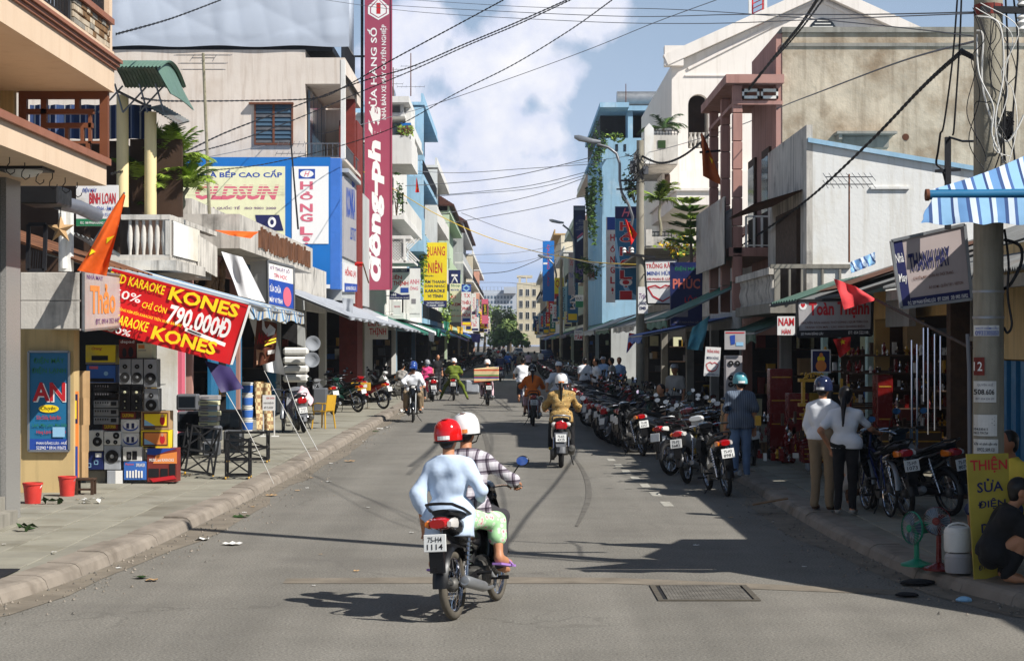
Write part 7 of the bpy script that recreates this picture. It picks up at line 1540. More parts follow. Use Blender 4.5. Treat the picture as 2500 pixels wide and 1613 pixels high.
sign('shop_sign', 'washed out white sign partly hidden behind the navy 166 sign', px(999,655,1026,775,95), 'sign_white', [('t','ANH',.05,.22,.9,.32,'ink_pink'),('t','ÔNG',.05,.36,.8,.44,'ink_pink'),('r',.2,.62,.6,.72,'ink_grey'),('t','166 PHAN ĐĂNG LƯU',.05,.9,.95,.94,'ink_grey')], .15)
sign('shop_sign', 'small square white sign under the navy 166 sign', px(960,735,979,768,93), 'sign_white', [('t','THỊNH HOÀNG',.1,.3,.9,.5,'ink_pink')], .1)
sign('shop_sign', 'white inside sign with red words hanging under the grey awning', px(893,772,947,828,74), 'sign_white', [('t','LIÊN',.1,.08,.6,.42,'ink_red',{'b':.02}),('t','THỊNH',.16,.5,.92,.88,'ink_red',{'b':.02})], .08)
sign('vertical_sign', 'bright yellow sign with red and navy words above a navy address strip', px(1034,592,1091,750,118), 'sign_yellow', [('t','QUANG',.08,.06,.92,.23,'ink_red',{'b':.01}),('t','NIÊN',.2,.27,.8,.47,'ink_red',{'b':.01}),('t','Chuyên:',.06,.5,.45,.535,'ink_navy',{'sh':.3}),('t','ÂM THANH',.06,.57,.94,.63,'ink_navy'),('t','DÀN NHẠC',.06,.645,.94,.70,'ink_navy'),('t','KARAOKE',.08,.72,.92,.77,'ink_navy'),('t','VI TÍNH',.18,.79,.82,.85,'ink_navy'),('r',0,.895,1,1,'ink_navy'),('t','164 PHAN ĐĂNG LƯU',.15,.91,.85,.945,'ink_white'),('t','ĐT: 3536065 - 3522897',.1,.955,.9,.985,'ink_white')], .2)
sign('vertical_sign', 'pale yellow-green baby shop sign with coloured words', px(1098,692,1126,786,142), 'sign_cream', [('t','Shop',.1,.02,.9,.1,'ink_green'),('t','Mẹ & Bé',.1,.14,.8,.2,'ink_blue'),('t','KI',.1,.3,.5,.38,'ink_red',{'b':.02}),('t','KEM',.2,.5,.95,.58,'ink_red',{'b':.02}),('t','Quần áo',.1,.66,.8,.72,'ink_green'),('t','Đồ chơi',.2,.8,.9,.86,'ink_orange')], .2)
sign('vertical_sign', 'white sign with red stacked words and a blue diamond emblem', px(1127,694,1150,786,150), 'sign_white', [('r',0,0,1,.2,'ink_blue'),('l',[(.5,.02),(.9,.1),(.5,.18),(.1,.1),(.5,.02)],.05,'ink_sky'),('t','T.X',.25,.25,.9,.35,'ink_red',{'b':.02}),('t','THÊU',.05,.42,.95,.53,'ink_red',{'b':.02}),('t','PHÚ',.1,.58,.9,.69,'ink_red',{'b':.02}),('t','HÒA',.1,.74,.95,.86,'ink_red',{'b':.02}),('r',.1,.9,.9,.98,'ink_blue')], .2)
for k, (x0,y0,x1,y1,D,bg,items,l_) in enumerate([(1151,716,1162,768,170,'sign_white',[('t','NGỌC',.2,.2,.8,.75,'ink_pink',{'r':-90}),('r',.1,.85,.9,.98,'ink_purple')],'narrow white sign with pink lettering far on the left'),(1163,730,1168,772,190,'teal_blue',[('t','SIEMENS',.25,.05,.75,.95,'ink_white',{'r':-90})],'thin blue sign far on the left'),(1176,730,1192,790,215,'ink_pink',[('r',.1,.2,.9,.65,'ink_black'),('t','QUANG T',.3,.22,.7,.63,'ink_yellow',{'r':-90})],'maroon and black sign with yellow letters far on the left'),(1150,762,1160,786,172,'sign_white',[('t','AI',.2,.3,.8,.7,'ink_red')],'small white sign with two red letters far on the left')]): sign('vertical_sign', l_, px(x0,y0,x1,y1,D), bg, items, .25)
sign('shop_sign', 'weathered white and blue box sign under the concrete canopy end', [at(652,636,46), at(716,652,47), at(717,757,47), at(654,744,46)], 'sign_white', [('t','KỸ THUẬT SỐ',.12,.06,.85,.2,'ink_purple'),('t','TIN HỌC',.25,.24,.75,.36,'ink_pink'),('r',0,.4,1,1,'ink_blue'),('t','SỬA CHỮA',.08,.5,.5,.68,'ink_white'),('t','MÁY VI TÍNH',.06,.78,.55,.92,'ink_white'),('e',.58,.5,.9,.95,'ink_pink')], .5, frame=('galv', .05))
cloth('blue and white striped plastic sheet rolled on the tin roof', 'cloth', 'plastic_sheet', [at(2076,640,33.5), at(2136,615,33.5), at(2136,645,33), at(2076,668,33)], 'awning_stripe', (), 16, 8, .05, 3, seed=61)
# right hand signs
sign('vertical_sign', 'tall blue vertical sign with red stacked letters beside the lamp pole', px(1502,504,1554,732,84), 'teal_blue', [('p',[(0,.33),(.06,.33),(.3,.7),(.7,.9),(1,.96),(1,1),(.9,1),(.4,.88),(.1,.6),(0,.5)],'ink_sky'),('r',0,0,1,.13,'ink_navy'),('t','H',.3,.02,.75,.11,'ink_pink',{'sh':.4})]+[('t',c,.2,y,.8,y+.10,'ink_white',{'b':.06}) for c, y in (('H',.16),('Ồ',.285),('N',.43),('G',.56),('L',.68),('Ợ',.77),('I',.90))]+[('t',c,.22,y+.004,.78,y+.096,'ink_red',{'b':.03}) for c, y in (('H',.16),('Ồ',.285),('N',.43),('G',.56),('L',.68),('Ợ',.77),('I',.90))], .2)
sign('vertical_sign', 'white ribbed vertical sign with red letters just behind the blue one', px(1480,530,1502,738,88), 'sign_white', [('r',.1,0,1,.15,'ink_blue')]+[('t',c,.45,y,.95,y+.08,'ink_red',{'b':.03}) for c, y in (('H',.2),('Ồ',.33),('N',.46),('G',.58),('L',.7),('Ợ',.82))], .2)
sign('vertical_sign', 'dark navy advertising banner hanging high on the right', px(1400,502,1429,690,130), 'dark_navy', [('r',.05,.02,.95,.06,'ink_grey'),('e',.1,.12,.9,.4,'ink_navy'),('t','Nai Tim',.2,.18,.9,.32,'ink_grey',{'r':90}),('l',[(.3,.42),(.8,.36)],.03,'ink_pink'),('l',[(.3,.46),(.8,.40)],.03,'ink_white'),('t','HS',.2,.8,.8,.9,'ink_purple')], .2)
sign('vertical_sign', 'white sign with dark red words behind the hanging navy banner', px(1388,616,1404,720,150), 'sign_grey', [('t','CHỤP',.2,.15,.8,.35,'ink_red'),('t','TRÂM',.1,.45,.9,.6,'ink_blue')], .2)
sign('vertical_sign', 'tall bright blue sign with small red letters in the distance', px(1325,588,1353,735,245), 'blue_panel', [('t','QUẢNG CÁO',.35,.06,.65,.75,'ink_red',{'r':-90}),('r',.05,.36,.4,.39,'ink_white')], .3)
sign('vertical_sign', 'yellow sign low down in the distance on the right', px(1354,678,1376,730,200), 'sign_yellow', [('t','QT',.1,.1,.9,.5,'ink_red'),('r',0,.75,1,1,'ink_red')], .3)
sign('vertical_sign', 'light blue shop sign with white rows in the distance on the right', px(1364,700,1386,775,180), 'light_blue', [('t','HELIOS PHOTO',.3,.05,.7,.95,'ink_navy',{'r':90})], .3)
sign('shop_sign', 'green and white kiosk sign on a cream wall on the right', px(1405,720,1424,750,108), 'sign_white', [('t','ĐỨC',.1,.1,.9,.4,'ink_black'),('r',0,.5,1,1,'ink_green')], .2)
sign('shop_sign', 'dark maroon sign behind the navy banner', px(1428,640,1452,685,120), 'sign_grey', [('t','MAY',.1,.1,.9,.35,'ink_black'),('t','HÀNG',.05,.5,.95,.85,'ink_red',{'b':.02})], .2)
sign('shop_sign', 'small bright white sign with bold red lettering', px(1402,806,1422,830,100), 'sign_white', [('t','TRỒNG',.1,.05,.9,.3,'ink_grey'),('t','TÂM',.05,.4,.98,.95,'ink_red',{'b':.02})], .12)
sign('shop_sign', 'bright white dentist sign with red words and red outlined mouth', [at(1573,634,56), at(1655,632,56), at(1655,742,56), at(1580,742,56)], 'sign_white', [('t','TRỒNG RĂNG',.04,.04,.98,.2,'ink_red',{'b':.015}),('t','MINH HÙNG',.06,.24,.95,.36,'ink_blue'),('t','195 PHAN Đ. LƯU',.06,.40,.8,.47,'ink_red'),('r',0,.49,1,.505,'ink_black'),('l',[(.05,.62),(.3,.58),(.45,.64),(.6,.58),(.95,.62)],.025,'ink_red'),('l',[(.05,.62),(.2,.82),(.5,.94),(.8,.82),(.95,.62)],.035,'ink_red'),('l',[(.05,.63),(.95,.63)],.01,'ink_red')], .12, frame=('black_metal', .05))
sign('shop_sign', 'white sign with purple script beside the dentist sign', px(1558,700,1582,765,58), 'sign_white', [('t','Trâm',.1,.25,.95,.45,'ink_purple',{'sh':.3}),('t','HAND',.15,.55,.9,.68,'ink_navy'),('t','EMB',.15,.74,.8,.86,'ink_navy')], .1)
sign('shop_sign', 'large dark blue appliance sign half hidden by the green awning', [at(1636,640,52), at(1716,640,52), at(1714,795,52), at(1637,795,52)], 'navy', [('t','ĐIỆN MÁY',.14,.06,.85,.15,'ink_green'),('t','PHÚC',.08,.22,.92,.42,'ink_faded_red',{'b':.03}),('t','LỘC',.45,.52,.85,.66,'ink_red'),('r',.1,.72,.55,.86,'ink_grey'),('t','ĐC: 197 PHAN ĐĂNG LƯU',.1,.92,.9,.96,'ink_grey')], .15)
sign('shop_sign', 'white hanging dentist board with a large red mouth outline', [at(1723,846,36.8), at(1760,848,36.8), at(1756,919,36.8), at(1718,917,36.8)], 'sign_white', [('t','TRỒNG RĂNG',.1,.05,.92,.2,'ink_red',{'b':.015}),('t','MINH HÙNG',.12,.3,.9,.42,'ink_navy'),('l',[(.1,.6),(.35,.52),(.5,.57),(.65,.52),(.9,.6)],.03,'ink_red'),('l',[(.1,.6),(.25,.78),(.5,.84),(.75,.78),(.9,.6)],.04,'ink_red'),('t','193 Phan Đăng Lưu',.04,.9,.95,.97,'ink_navy')], .05)
sign('shop_sign', 'cream shop sign with bold red name above a black address strip', [at(1945,734,29.5), at(2130,730,29.5), at(2128,818,29.5), at(1948,822,29.5)], 'sign_grey', [('t','Toàn Thạnh',.16,.05,.96,.52,'ink_red',{'b':.035}),('e',.03,.04,.13,.26,'ink_white'),('t','♥',.05,.08,.11,.2,'ink_red'),('t','CHUYÊN BÁN HÀNG THỜ CÚNG - QUÀ TÂN GIA',.05,.57,.95,.66,'ink_brown'),('t','TRANH SƠN MÀI - CÁC HÀO QUANG ĐIỆN',.1,.70,.9,.79,'ink_brown'),('r',0,.83,1,1,'ink_black'),('t','207 PHAN ĐĂNG LƯU',.04,.87,.34,.96,'ink_white'),('t','ĐT: 054 522108',.68,.87,.95,.96,'ink_white')], .12, frame=('black_metal', .04))
sign('shop_sign', 'tilted tailor sign with dark blue ribbed name and blue borders', [at(2176,588,19.2), at(2355,548,19.2), at(2372,730,19.2), at(2200,752,19.2)], 'sign_pinkgrey', [('r',0,0,.145,1,'ink_navy'),('t','Nhà',.02,.2,.13,.34,'ink_white'),('t','May',.03,.5,.14,.66,'ink_white'),('t','THANH HAY',.19,.24,.76,.50,'ink_navy',{'b':.035}),('t','CHUYÊN MAY QUẦN ÁO THỜI TRANG',.22,.56,.78,.63,'ink_brown'),('t','ÁO SƠ MI - QUẦN TÂY - VESTON',.42,.72,.9,.79,'ink_brown'),('r',.145,.87,1,1,'ink_navy'),('t','ĐC: 209 PHAN ĐĂNG LƯU   ĐT: 525093   DĐ: 0905 156922',.1,.90,.95,.97,'ink_white')], .1, frame=('galv', .03))
sign('shop_sign', 'small white hanging sign with red letters left of the altar shop sign', px(1898,772,1941,818,29.3), 'sign_white', [('t','NAM',.06,.08,.95,.5,'ink_red',{'b':.02}),('t','HÀN',.25,.62,.75,.94,'ink_red',{'b':.02})], .03)
sign('standing_sign', 'yellow standing repair sign with red and navy words by the pole', [at(2360,1108,17.0), at(2462,1106,17.0), at(2468,1395,17.0), at(2380,1420,17.0)], 'dull_yellow', [('t','THIỆN',.07,.02,.96,.155,'ink_red',{'b':.02}),('t','SỬA',.2,.20,.85,.31,'ink_navy',{'b':.02}),('t','ĐIỆN',.2,.36,.9,.45,'ink_navy',{'b':.02}),('t','DÂY',.25,.54,.9,.63,'ink_navy',{'b':.02}),('t','ĐỒNG',.15,.70,.92,.79,'ink_navy',{'b':.02}),('t','ĐT: 522 345',.12,.88,.9,.92,'ink_navy')], .04)
rs = random.Random(5); BG = ['sign_white','sign_yellow','teal_blue','ink_pink','sign_cream','navy','tarp_green','red','light_blue']; NM = 'white yellow teal pink cream navy green red pale-blue'.split(); TX = ['PHOTO','VẢI','HOA','TÍN','NAM','AN','LỢI','TÂM','KIM','VINH','MINH']
OD = 'first second third fourth fifth sixth seventh eighth ninth tenth eleventh twelfth thirteenth fourteenth fifteenth sixteenth'.split()
for sd_ in (-1, 1):
 for k in range(16):
  D = 150+k*15+rs.uniform(-5,5); q = rs.randrange(9); z0 = rs.uniform(3.4,5); h = rs.uniform(1.2,3.6); w = rs.uniform(.6,1.1); X = sd_*(5.3 if sd_ > 0 else 5.1); Xa, Xb = sorted((X, X-sd_*w)); u = rs.randrange(11); light = q in (0,1,4,8)
  sign('vertical_sign', 'small distant %s sign, %s of those far along the %s shops' % (NM[q], OD[k], 'left' if sd_ < 0 else 'right'), [Vector((Xa,D,z0+h)), Vector((Xb,D,z0+h)), Vector((Xb,D,z0)), Vector((Xa,D,z0))], BG[q], [('t',TX[u],.25,.1,.75,.7,'ink_red' if light else 'ink_white',{'r':-90}),('r',.1,.8,.9,.95,'ink_navy' if light else 'ink_yellow')], .2, group='distant shop signs')
# ================================================================ plants
def palm(label, base, D, h, fronds, L_, lean=0, seed=0, droop=.9, leaf='leaf_light', name='palm_tree', n=26, cat='palm', cut=0):
 rs = random.Random(seed); r = thing(name, label, cat, base); top = base+Vector((lean, 0, h)); b = MB()
 b.tube([base.lerp(top, i/6)+Vector((.03*math.sin(i*1.3),0,0)) for i in range(7)], [.055-.003*i for i in range(7)], 7); part(b, 'trunk', 'palm_trunk', r, 50)
 for k in range(fronds):
  a = k*2.4+rs.random()*.6; el = rs.uniform(.35, 1.35) if n > 28 else rs.uniform(.25, 1.25); l = L_*rs.uniform(.75, 1.1); q = []; p = Vector(top); d = Vector((math.cos(a)*math.cos(el), math.sin(a)*math.cos(el), math.sin(el)))
  for i in range(10): q.append(Vector(p)); p = p+d*l/9; d = (d+Vector((0,0,-droop*.15*(i*.25+.4)))).normalized()
  b = MB(); b.tube(q, [.014-.001*i for i in range(10)], 4)
  for i in range(n):
   t = (i+2)/(n+2)*9; j = min(8, int(t)); c = q[j].lerp(q[j+1], t-j); dd = (q[j+1]-q[j]).normalized(); s = dd.cross(Vector((0,0,1))).normalized(); ll = l*.34*math.sin(math.pi*min(1, .18+.8*i/n))+.04
   for sg in (-1, 1):
    e = c+(s*sg*.8+dd*.75+Vector((0,0,rs.uniform(-.35,.15)))).normalized()*ll; w = dd*.026
    b.add([c-w, c+w, e+Vector((0,0,-ll*.18))], [(0,1,2)])
  part(b, 'frond', leaf if rs.random() < .75 else 'leaf', r)
 return r
palm('tall areca palm rising above the white balustrade balcony', at(400,505,35.5), 35.5, .75, 24, .95, .08, 1, droop=.7, n=34); palm('shorter areca palm stem beside the yellow pillar', at(372,505,35.2), 35.2, .35, 20, .85, -.12, 2, droop=.7, n=34); palm('low bushy palm fronds behind the balusters', at(345,540,35.6), 35.6, .25, 18, .8, .05, 3, leaf='leaf', droop=.7, n=30); palm('small palm shoot at the right of the balcony palms', at(440,510,35.4), 35.4, .4, 18, .75, .12, 14, droop=.7, n=30)
palm('bright fan of palm fronds on a slim trunk right of the lamp pole', at(1612,575,62), 62, 1.15, 12, 1.05, -.02, 4); palm('dark potted cycad on the white balcony wing', at(1620,322,80), 80, .15, 14, 1.2, 0, 5, leaf='leaf_dark')
def bush(label, c, rx, ry, rz, n, size, mats, seed=0, name='shrub', cat='plant', stem=None, flower=None):
 rs = random.Random(seed); r = thing(name, label, cat, c-Vector((0,0,rz)))
 cl = [Vector((rs.gauss(0,.5), rs.gauss(0,.5), rs.gauss(0,.5))) for _ in range(9)]
 b = MB()
 for i in range(n):
  k = rs.choice(cl); p = k+Vector((rs.gauss(0,.22), rs.gauss(0,.22), rs.gauss(0,.22)))
  if p.length > 1.25: p = p*(1.25/p.length)
  q = c+Vector((p.x*rx, p.y*ry, p.z*rz)); s = size*rs.uniform(.6,1.3); u = Vector((rs.gauss(0,1), rs.gauss(0,1), rs.gauss(0,.6))).normalized(); w = u.cross(Vector((rs.gauss(0,1),rs.gauss(0,1),rs.gauss(0,1)))).normalized()
  b.add([q-u*s, q-w*s*.45, q+u*s, q+w*s*.45], [(0,1,2,3)], rs.randrange(len(mats)))
 o = part(b, 'foliage', mats, r); o['kind'] = 'stuff'
 if name == 'creeper': return r
 b = MB()
 for k in cl[:5]: b.tube([c-Vector((0,0,rz)), c+Vector((k.x*rx*.4, k.y*ry*.4, -rz*.2)), c+Vector((k.x*rx, k.y*ry, k.z*rz))], [.03*rz+.01, .02*rz+.006, .006], 5)
 part(b, 'branches', 'bark', r); return r
bush('leafy bush with yellow flowers above the dentist sign', at(1655,600,52), .65, .5, .28, 420, .07, ['leaf','leaf_light','flower_yellow','leaf'], 1); bush('green creeper hanging down the pink house past the blue house', at(1450,470,114), .35, 1.2, 2.8, 800, .15, ['leaf_dark','leaf'], 2, 'creeper'); bush('creeper foliage trailing from the light blue house loggia', at(1458,350,114.5), .5, .7, 1.5, 420, .13, ['leaf','leaf_dark'], 3, 'creeper'); bush('yellow green plants on the light blue house loggia', at(1497,333,115), .6, .5, .3, 160, .12, ['leaf_light','leaf'], 4); bush('small plants on the blue house ledge behind the pole', at(1548,452,100), .6, .4, .9, 260, .12, ['leaf_dark','leaf'], 5); bush('climbing plant beside the bright yellow sign', at(1030,660,117), .35, .6, 1.9, 300, .13, ['leaf','leaf_light'], 6, 'creeper'); bush('trailing plant on the balcony of the pale green house', at(1092,770,119), .35, .6, 1.5, 220, .13, ['leaf_light','leaf'], 7, 'creeper'); bush('plants on the white house balcony behind the maroon sign', at(968,480,91), .4, .6, .9, 200, .10, ['leaf','leaf_dark'], 8); bush('tree crown leaning over the right awnings', at(1440,655,102), .7, .8, .6, 260, .13, ['leaf_dark','leaf'], 9)
r = thing('araucaria_tree', 'young araucaria with flat tiers of needles before the tiled roof', 'tree', at(1688,640,50.2)); b = MB(); b0 = at(1688,640,50.2); t0 = at(1684,490,50.2); b.tube([b0, t0], [.05,.015], 6); part(b, 'trunk', 'bark', r)
rs = random.Random(3)
for k in range(6):
 c = b0.lerp(t0, .30+.13*k); R_ = .75*(1-.11*k); b = MB()
 for i in range(7):
  a = i*2*math.pi/7+k; e = c+Vector((R_*math.cos(a), R_*math.sin(a), .12)); b.tube([c, c.lerp(e,.5)+Vector((0,0,-.02)), e], .012, 4)
  for j in range(22):
   q = c.lerp(e, .2+.8*j/22); s = Vector((-math.sin(a), math.cos(a), 0)); 
   for sg in (-1,1): b.add([q, q+Vector((0,0,.03)), q+s*sg*.16+Vector((math.cos(a)*.06, math.sin(a)*.06, .05))], [(0,1,2)])
 part(b, 'branch_tier', 'leaf_light' if k % 2 else 'leaf', r)
def tree(label, x, D, h, R, seed, mats):
 rs = random.Random(seed); r = thing('tree', label, 'tree', (x, D, 0), 'trees closing the end of the street'); b = MB(); b.tube([(x,D,0),(x+.2,D,h*.3),(x+.1,D,h*.55)], [.35,.28,.15], 8)
 for k in range(5): a = k*1.3; b.tube([(x+.1,D,h*.4),(x+R*.6*math.cos(a),D+R*.6*math.sin(a),h*.75)], [.16,.05], 5)
 part(b, 'trunk', 'bark', r); b = MB()
 cl = [(Vector((rs.gauss(0,.45)*R, rs.gauss(0,.45)*R, h*.62+rs.uniform(-.25,.36)*h)), rs.uniform(.22,.42)*R) for _ in range(16)]
 for i in range(1500):
  c, q = rs.choice(cl); d = Vector((rs.gauss(0,1),rs.gauss(0,1),rs.gauss(0,1))).normalized(); p = Vector((x,D,0))+c+d*q*rs.uniform(.6,1.05); s = rs.uniform(.2,.5); u = Vector((rs.gauss(0,1),rs.gauss(0,1),rs.gauss(0,1))).normalized(); w = u.cross(d).normalized()
  b.add([p-u*s, p-w*s*.6, p+u*s, p+w*s*.6], [(0,1,2,3)], rs.randrange(len(mats)))
 o = part(b, 'crown', mats, r); o['kind'] = 'stuff'; return r
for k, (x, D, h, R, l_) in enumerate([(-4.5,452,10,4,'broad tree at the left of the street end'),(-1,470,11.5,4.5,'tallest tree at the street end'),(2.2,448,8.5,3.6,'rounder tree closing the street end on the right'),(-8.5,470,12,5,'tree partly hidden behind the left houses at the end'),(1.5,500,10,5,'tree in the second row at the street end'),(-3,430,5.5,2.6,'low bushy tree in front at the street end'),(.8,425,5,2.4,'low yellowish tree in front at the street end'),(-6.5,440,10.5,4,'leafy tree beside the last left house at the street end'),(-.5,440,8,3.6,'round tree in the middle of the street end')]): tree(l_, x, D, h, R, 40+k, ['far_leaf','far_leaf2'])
# ================================================================ goods on the left pavement
O1 = 'first second third fourth fifth sixth seventh eighth ninth tenth eleventh twelfth thirteenth fourteenth fifteenth sixteenth seventeenth eighteenth nineteenth'.split(); O2 = 'twenty thirty forty fifty sixty seventy eighty ninety hundred'.split()
def ORD(n):
 if n < 20: return O1[n-1]
 t = O2[n//10-2]
 return (t[:-1]+'ieth' if t != 'hundred' else 'hundredth') if n % 10 == 0 else t+'-'+O1[n % 10-1]
def gpos(x, y, z=0.0): D = F*(CH-z)/(y-YH); return Vector((gX(x, D), D, z))
def crate(name, label, cat, x0, y0, x1, y1, D, dep, m, items=(), group=None, c=.006, face=None):
 r = thing(name, label, cat, (gX((x0+x1)/2,D), D+dep/2, gZ(y1,D)), group); b = MB(); b.cbox(gX(x0,D), gX(x1,D), D, D+dep, gZ(y1,D), gZ(y0,D), c); part(b, 'carton' if items else 'case', m, r)
 if items: decorate(r, bil(*px(x0,y0,x1,y1,D)), Vector((0,-1,0)), items, .003)
 return r
def speaker(label, x0, y0, x1, y1, D, m, cones, group='loudspeakers stacked outside the left shop', cm='rubber', cc='galv'):
 r = crate('loudspeaker', label, 'speaker', x0, y0, x1, y1, D, .3, m, group=group)
 for u, v, q in cones:
  c = Vector((gX(x0+(x1-x0)*u,D), D, gZ(y0+(y1-y0)*v,D))); R_ = q*(x1-x0)*D/F
  b = MB(); b.lathe([(R_,-.012),(R_*.9,-.018),(R_*.82,-.004),(R_*.35,.002)], c, 18, 'y'); o = part(b, 'cone', cm, r, 50)
  b = MB(); b.lathe([(R_*.34,-.004),(R_*.3,-.014),(.001,-.02)], c, 12, 'y'); b.build('dust_cap', [mat_of(cc)], o, smooth=50)
 return r
G = 28.5
for a in [('silver loudspeaker on the left of the top row',291,876,319.5,938,'galv',[(.5,.3,.2),(.5,.72,.42)]),('silver loudspeaker in the middle of the top row',320.5,876,349,938,'galv',[(.5,.3,.2),(.5,.72,.42)]),('wider silver loudspeaker at the right of the top row',351,876,383,946,'galv',[(.5,.26,.18),(.5,.68,.44)]),
          ('black loudspeaker with pale cones on the left of the second row',291,940,318.5,1003,'plastic_black',[(.5,.27,.42),(.5,.62,.22),(.5,.87,.18)]),('black loudspeaker with pale cones on the right of the second row',319.5,940,347,1003,'plastic_black',[(.5,.27,.42),(.5,.62,.22),(.5,.87,.18)]),('silver loudspeaker below the wider one',352,948,386,1002,'galv',[(.5,.32,.18),(.5,.75,.4)]),
          ('small white loudspeaker beside the cardboard strips',217,1050,252,1100,'plastic_white',[(.62,.2,.14),(.6,.55,.33)]),('white loudspeaker box with two small cones',254,1053,294,1086,'plastic_white',[(.75,.3,.2),(.25,.75,.14),(.7,.78,.13)]),('grey loudspeaker with a square black grille at the bottom of the pile',254,1087,294,1146,'tarp_ltgrey',[(.5,.45,.4)])]: speaker(a[0], *a[1:5], G, a[5], a[6], cc='sign_cream' if 'pale' in a[0] else 'galv')
for a in [('yellow appliance carton near the top of the shelf',209,842,282,889,'sign_yellow',[('t','Orang',.2,.1,.55,.3,'ink_red',{'sh':.3}),('r',.2,.55,.75,.8,'ink_black'),('r',0,.9,1,1,'ink_grey')]),('blue stereo carton under the yellow one',211,891,282,934,'tarp_blue',[('r',.1,.06,.4,.22,'ink_pink'),('r',.05,.75,.95,.95,'ink_black'),('e',.6,.35,.75,.6,'ink_sky')]),
          ('dark picture carton above the silver loudspeakers',290,828,332,874,'brick_red',[('t','depad',.1,.05,.9,.25,'ink_white'),('e',.2,.45,.45,.95,'ink_black'),('e',.55,.4,.85,.95,'ink_black')]),('cream carton at the top right of the shelf',334,838,372,874,'sign_cream',[('r',.1,.1,.5,.35,'ink_orange'),('r',.1,.45,.6,.5,'ink_grey')]),
          ('upper small red and yellow carton beside the white speakers',294,1005,331,1022,'brick_red',[('t','CALIFORNIA',.12,.25,.88,.75,'ink_yellow')]),('lower small red and yellow carton above the white loudspeakers',250,1032,287,1050,'brick_red',[('t','CALIFORNIA',.12,.25,.88,.75,'ink_yellow')]),
          ('upper white carton picturing a pair of phones',295,1023,340,1055,'plastic_white',[('e',.1,.15,.95,.9,'ink_blue'),('e',.13,.1,.92,.78,'ink_white'),('r',.3,.3,.45,.7,'ink_navy'),('r',.58,.3,.73,.7,'ink_navy')]),('lower white carton picturing a pair of phones',296,1056,339,1089,'plastic_white',[('e',.1,.15,.95,.9,'ink_blue'),('e',.13,.1,.92,.78,'ink_white'),('r',.3,.3,.45,.7,'ink_navy'),('r',.58,.3,.73,.7,'ink_navy')]),
          ('upper television carton with a singer in a brown frame',344,1003,414,1049,'cardboard',[('r',.06,.08,.94,.86,'ink_brown'),('r',.12,.15,.9,.78,'ink_yellow'),('p',[(.12,.45),(.5,.78),(.12,.78)],'ink_sky'),('e',.66,.25,.84,.75,'ink_red'),('e',.7,.16,.8,.34,'ink_skin'),('r',.1,.88,.5,.96,'ink_black')]),('lower television carton with a singer in a yellow frame',344,1050,414,1094,'sign_yellow',[('r',.06,.08,.94,.86,'ink_brown'),('r',.12,.15,.9,.78,'ink_orange'),('p',[(.12,.45),(.5,.78),(.12,.78)],'ink_sky'),('e',.66,.25,.84,.75,'ink_red'),('e',.7,.16,.8,.34,'ink_skin'),('r',.1,.88,.5,.96,'ink_black')]),
          ('white carton picturing two dark speakers',300,1090,346,1125,'plastic_white',[('r',.2,.35,.45,.9,'ink_black'),('r',.5,.3,.75,.9,'ink_black'),('e',.25,.5,.4,.8,'ink_grey')]),('blue carton with white bottles printed near the pavement',302,1126,357,1171,'tarp_blue',[('t','Phantom',.08,.08,.45,.2,'ink_pink'),('t','SPEAKER',.55,.1,.95,.28,'ink_white')]+[('r',.12+.13*i,.5-.05*(i==3),.2+.13*i,.88,'ink_white') for i in range(6)]),
          ('large orange and black karaoke carton on the pavement',359,1094,432,1176,'brick_red',[('p',[(0,0),(1,0),(.6,.1),(.3,.2),(0,.18)],'ink_blue'),('p',[(.3,.2),(1,.1),(1,.45),(.2,.45)],'ink_orange'),('t','MUSIC and KARAOKE',.08,.3,.9,.39,'ink_white'),('r',.05,.6,.4,.85,'ink_black'),('r',.45,.6,.7,.85,'ink_black'),('r',.75,.45,.95,.8,'ink_black'),('p',[(.1,.9),(.9,.8),(1,.9),(.2,1)],'ink_red')]),('navy carton with white outline drawings',209,1102,252,1146,'navy',[('r',.55,.08,.9,.3,'ink_white'),('l',[(.1,.65),(.3,.65),(.3,.85),(.1,.85),(.1,.65)],.03,'ink_sky'),('l',[(.5,.5),(.7,.5),(.7,.7),(.5,.7),(.5,.5)],.03,'ink_sky')]),('plain white box on the ground under the speakers',261,1148,299,1182,'tarp_ltgrey',[('r',.55,0,1,1,'ink_white')])]: crate('carton', a[0], 'box', *a[1:5], G+(.0 if a[2] > 1080 else .12), .32, a[5], a[6], 'cartons stacked outside the left shop')
for i, w_ in enumerate(('topmost','second from the top','middle','second from the bottom','bottom')):
 y0 = 936+20.3*i; crate('amplifier', 'flat silver-black amplifier, %s of the pile of five' % w_, 'amplifier', 229, y0, 289, y0+18.5, G+.1, .3, 'plastic_black' if i < 2 else 'galv', [('r',.05+.1*k,.2,.1+.1*k,.45,'ink_grey' if i < 2 else 'ink_black') for k in range(6)]+[('r',.7,.2,.92,.7,'ink_black')], 'amplifiers piled outside the left shop')
b = MB()
for x0, x1, y in ((205,290,1148),(205,290,934),(288,390,1003),(288,390,939)): b.box(gX(x0,G), gX(x1,G), G+.06, G+.5, gZ(y+1.2,G), gZ(y,G))
tag(b.build('display_rack', ['steel']), 'steel rack of thin shelves holding the stereo goods', 'shelf')
crate('plinth', 'grey plinth under the navy carton', 'plinth', 209, 1148, 258, 1186, G+.12, .4, 'concrete')
b = MB()
for k in range(4): b.slab(lambda u, v: at(193+3*math.sin(k*2)+(26-3*(k % 2))*u, 905+66*k+66*v, 27.6-.05*k-.02*math.sin(u*5)), 3, 2, .012)
tag(b.build('cardboard_strip', ['cardboard']), 'torn flattened cardboard sheets hanging by the stereo goods', 'cardboard')
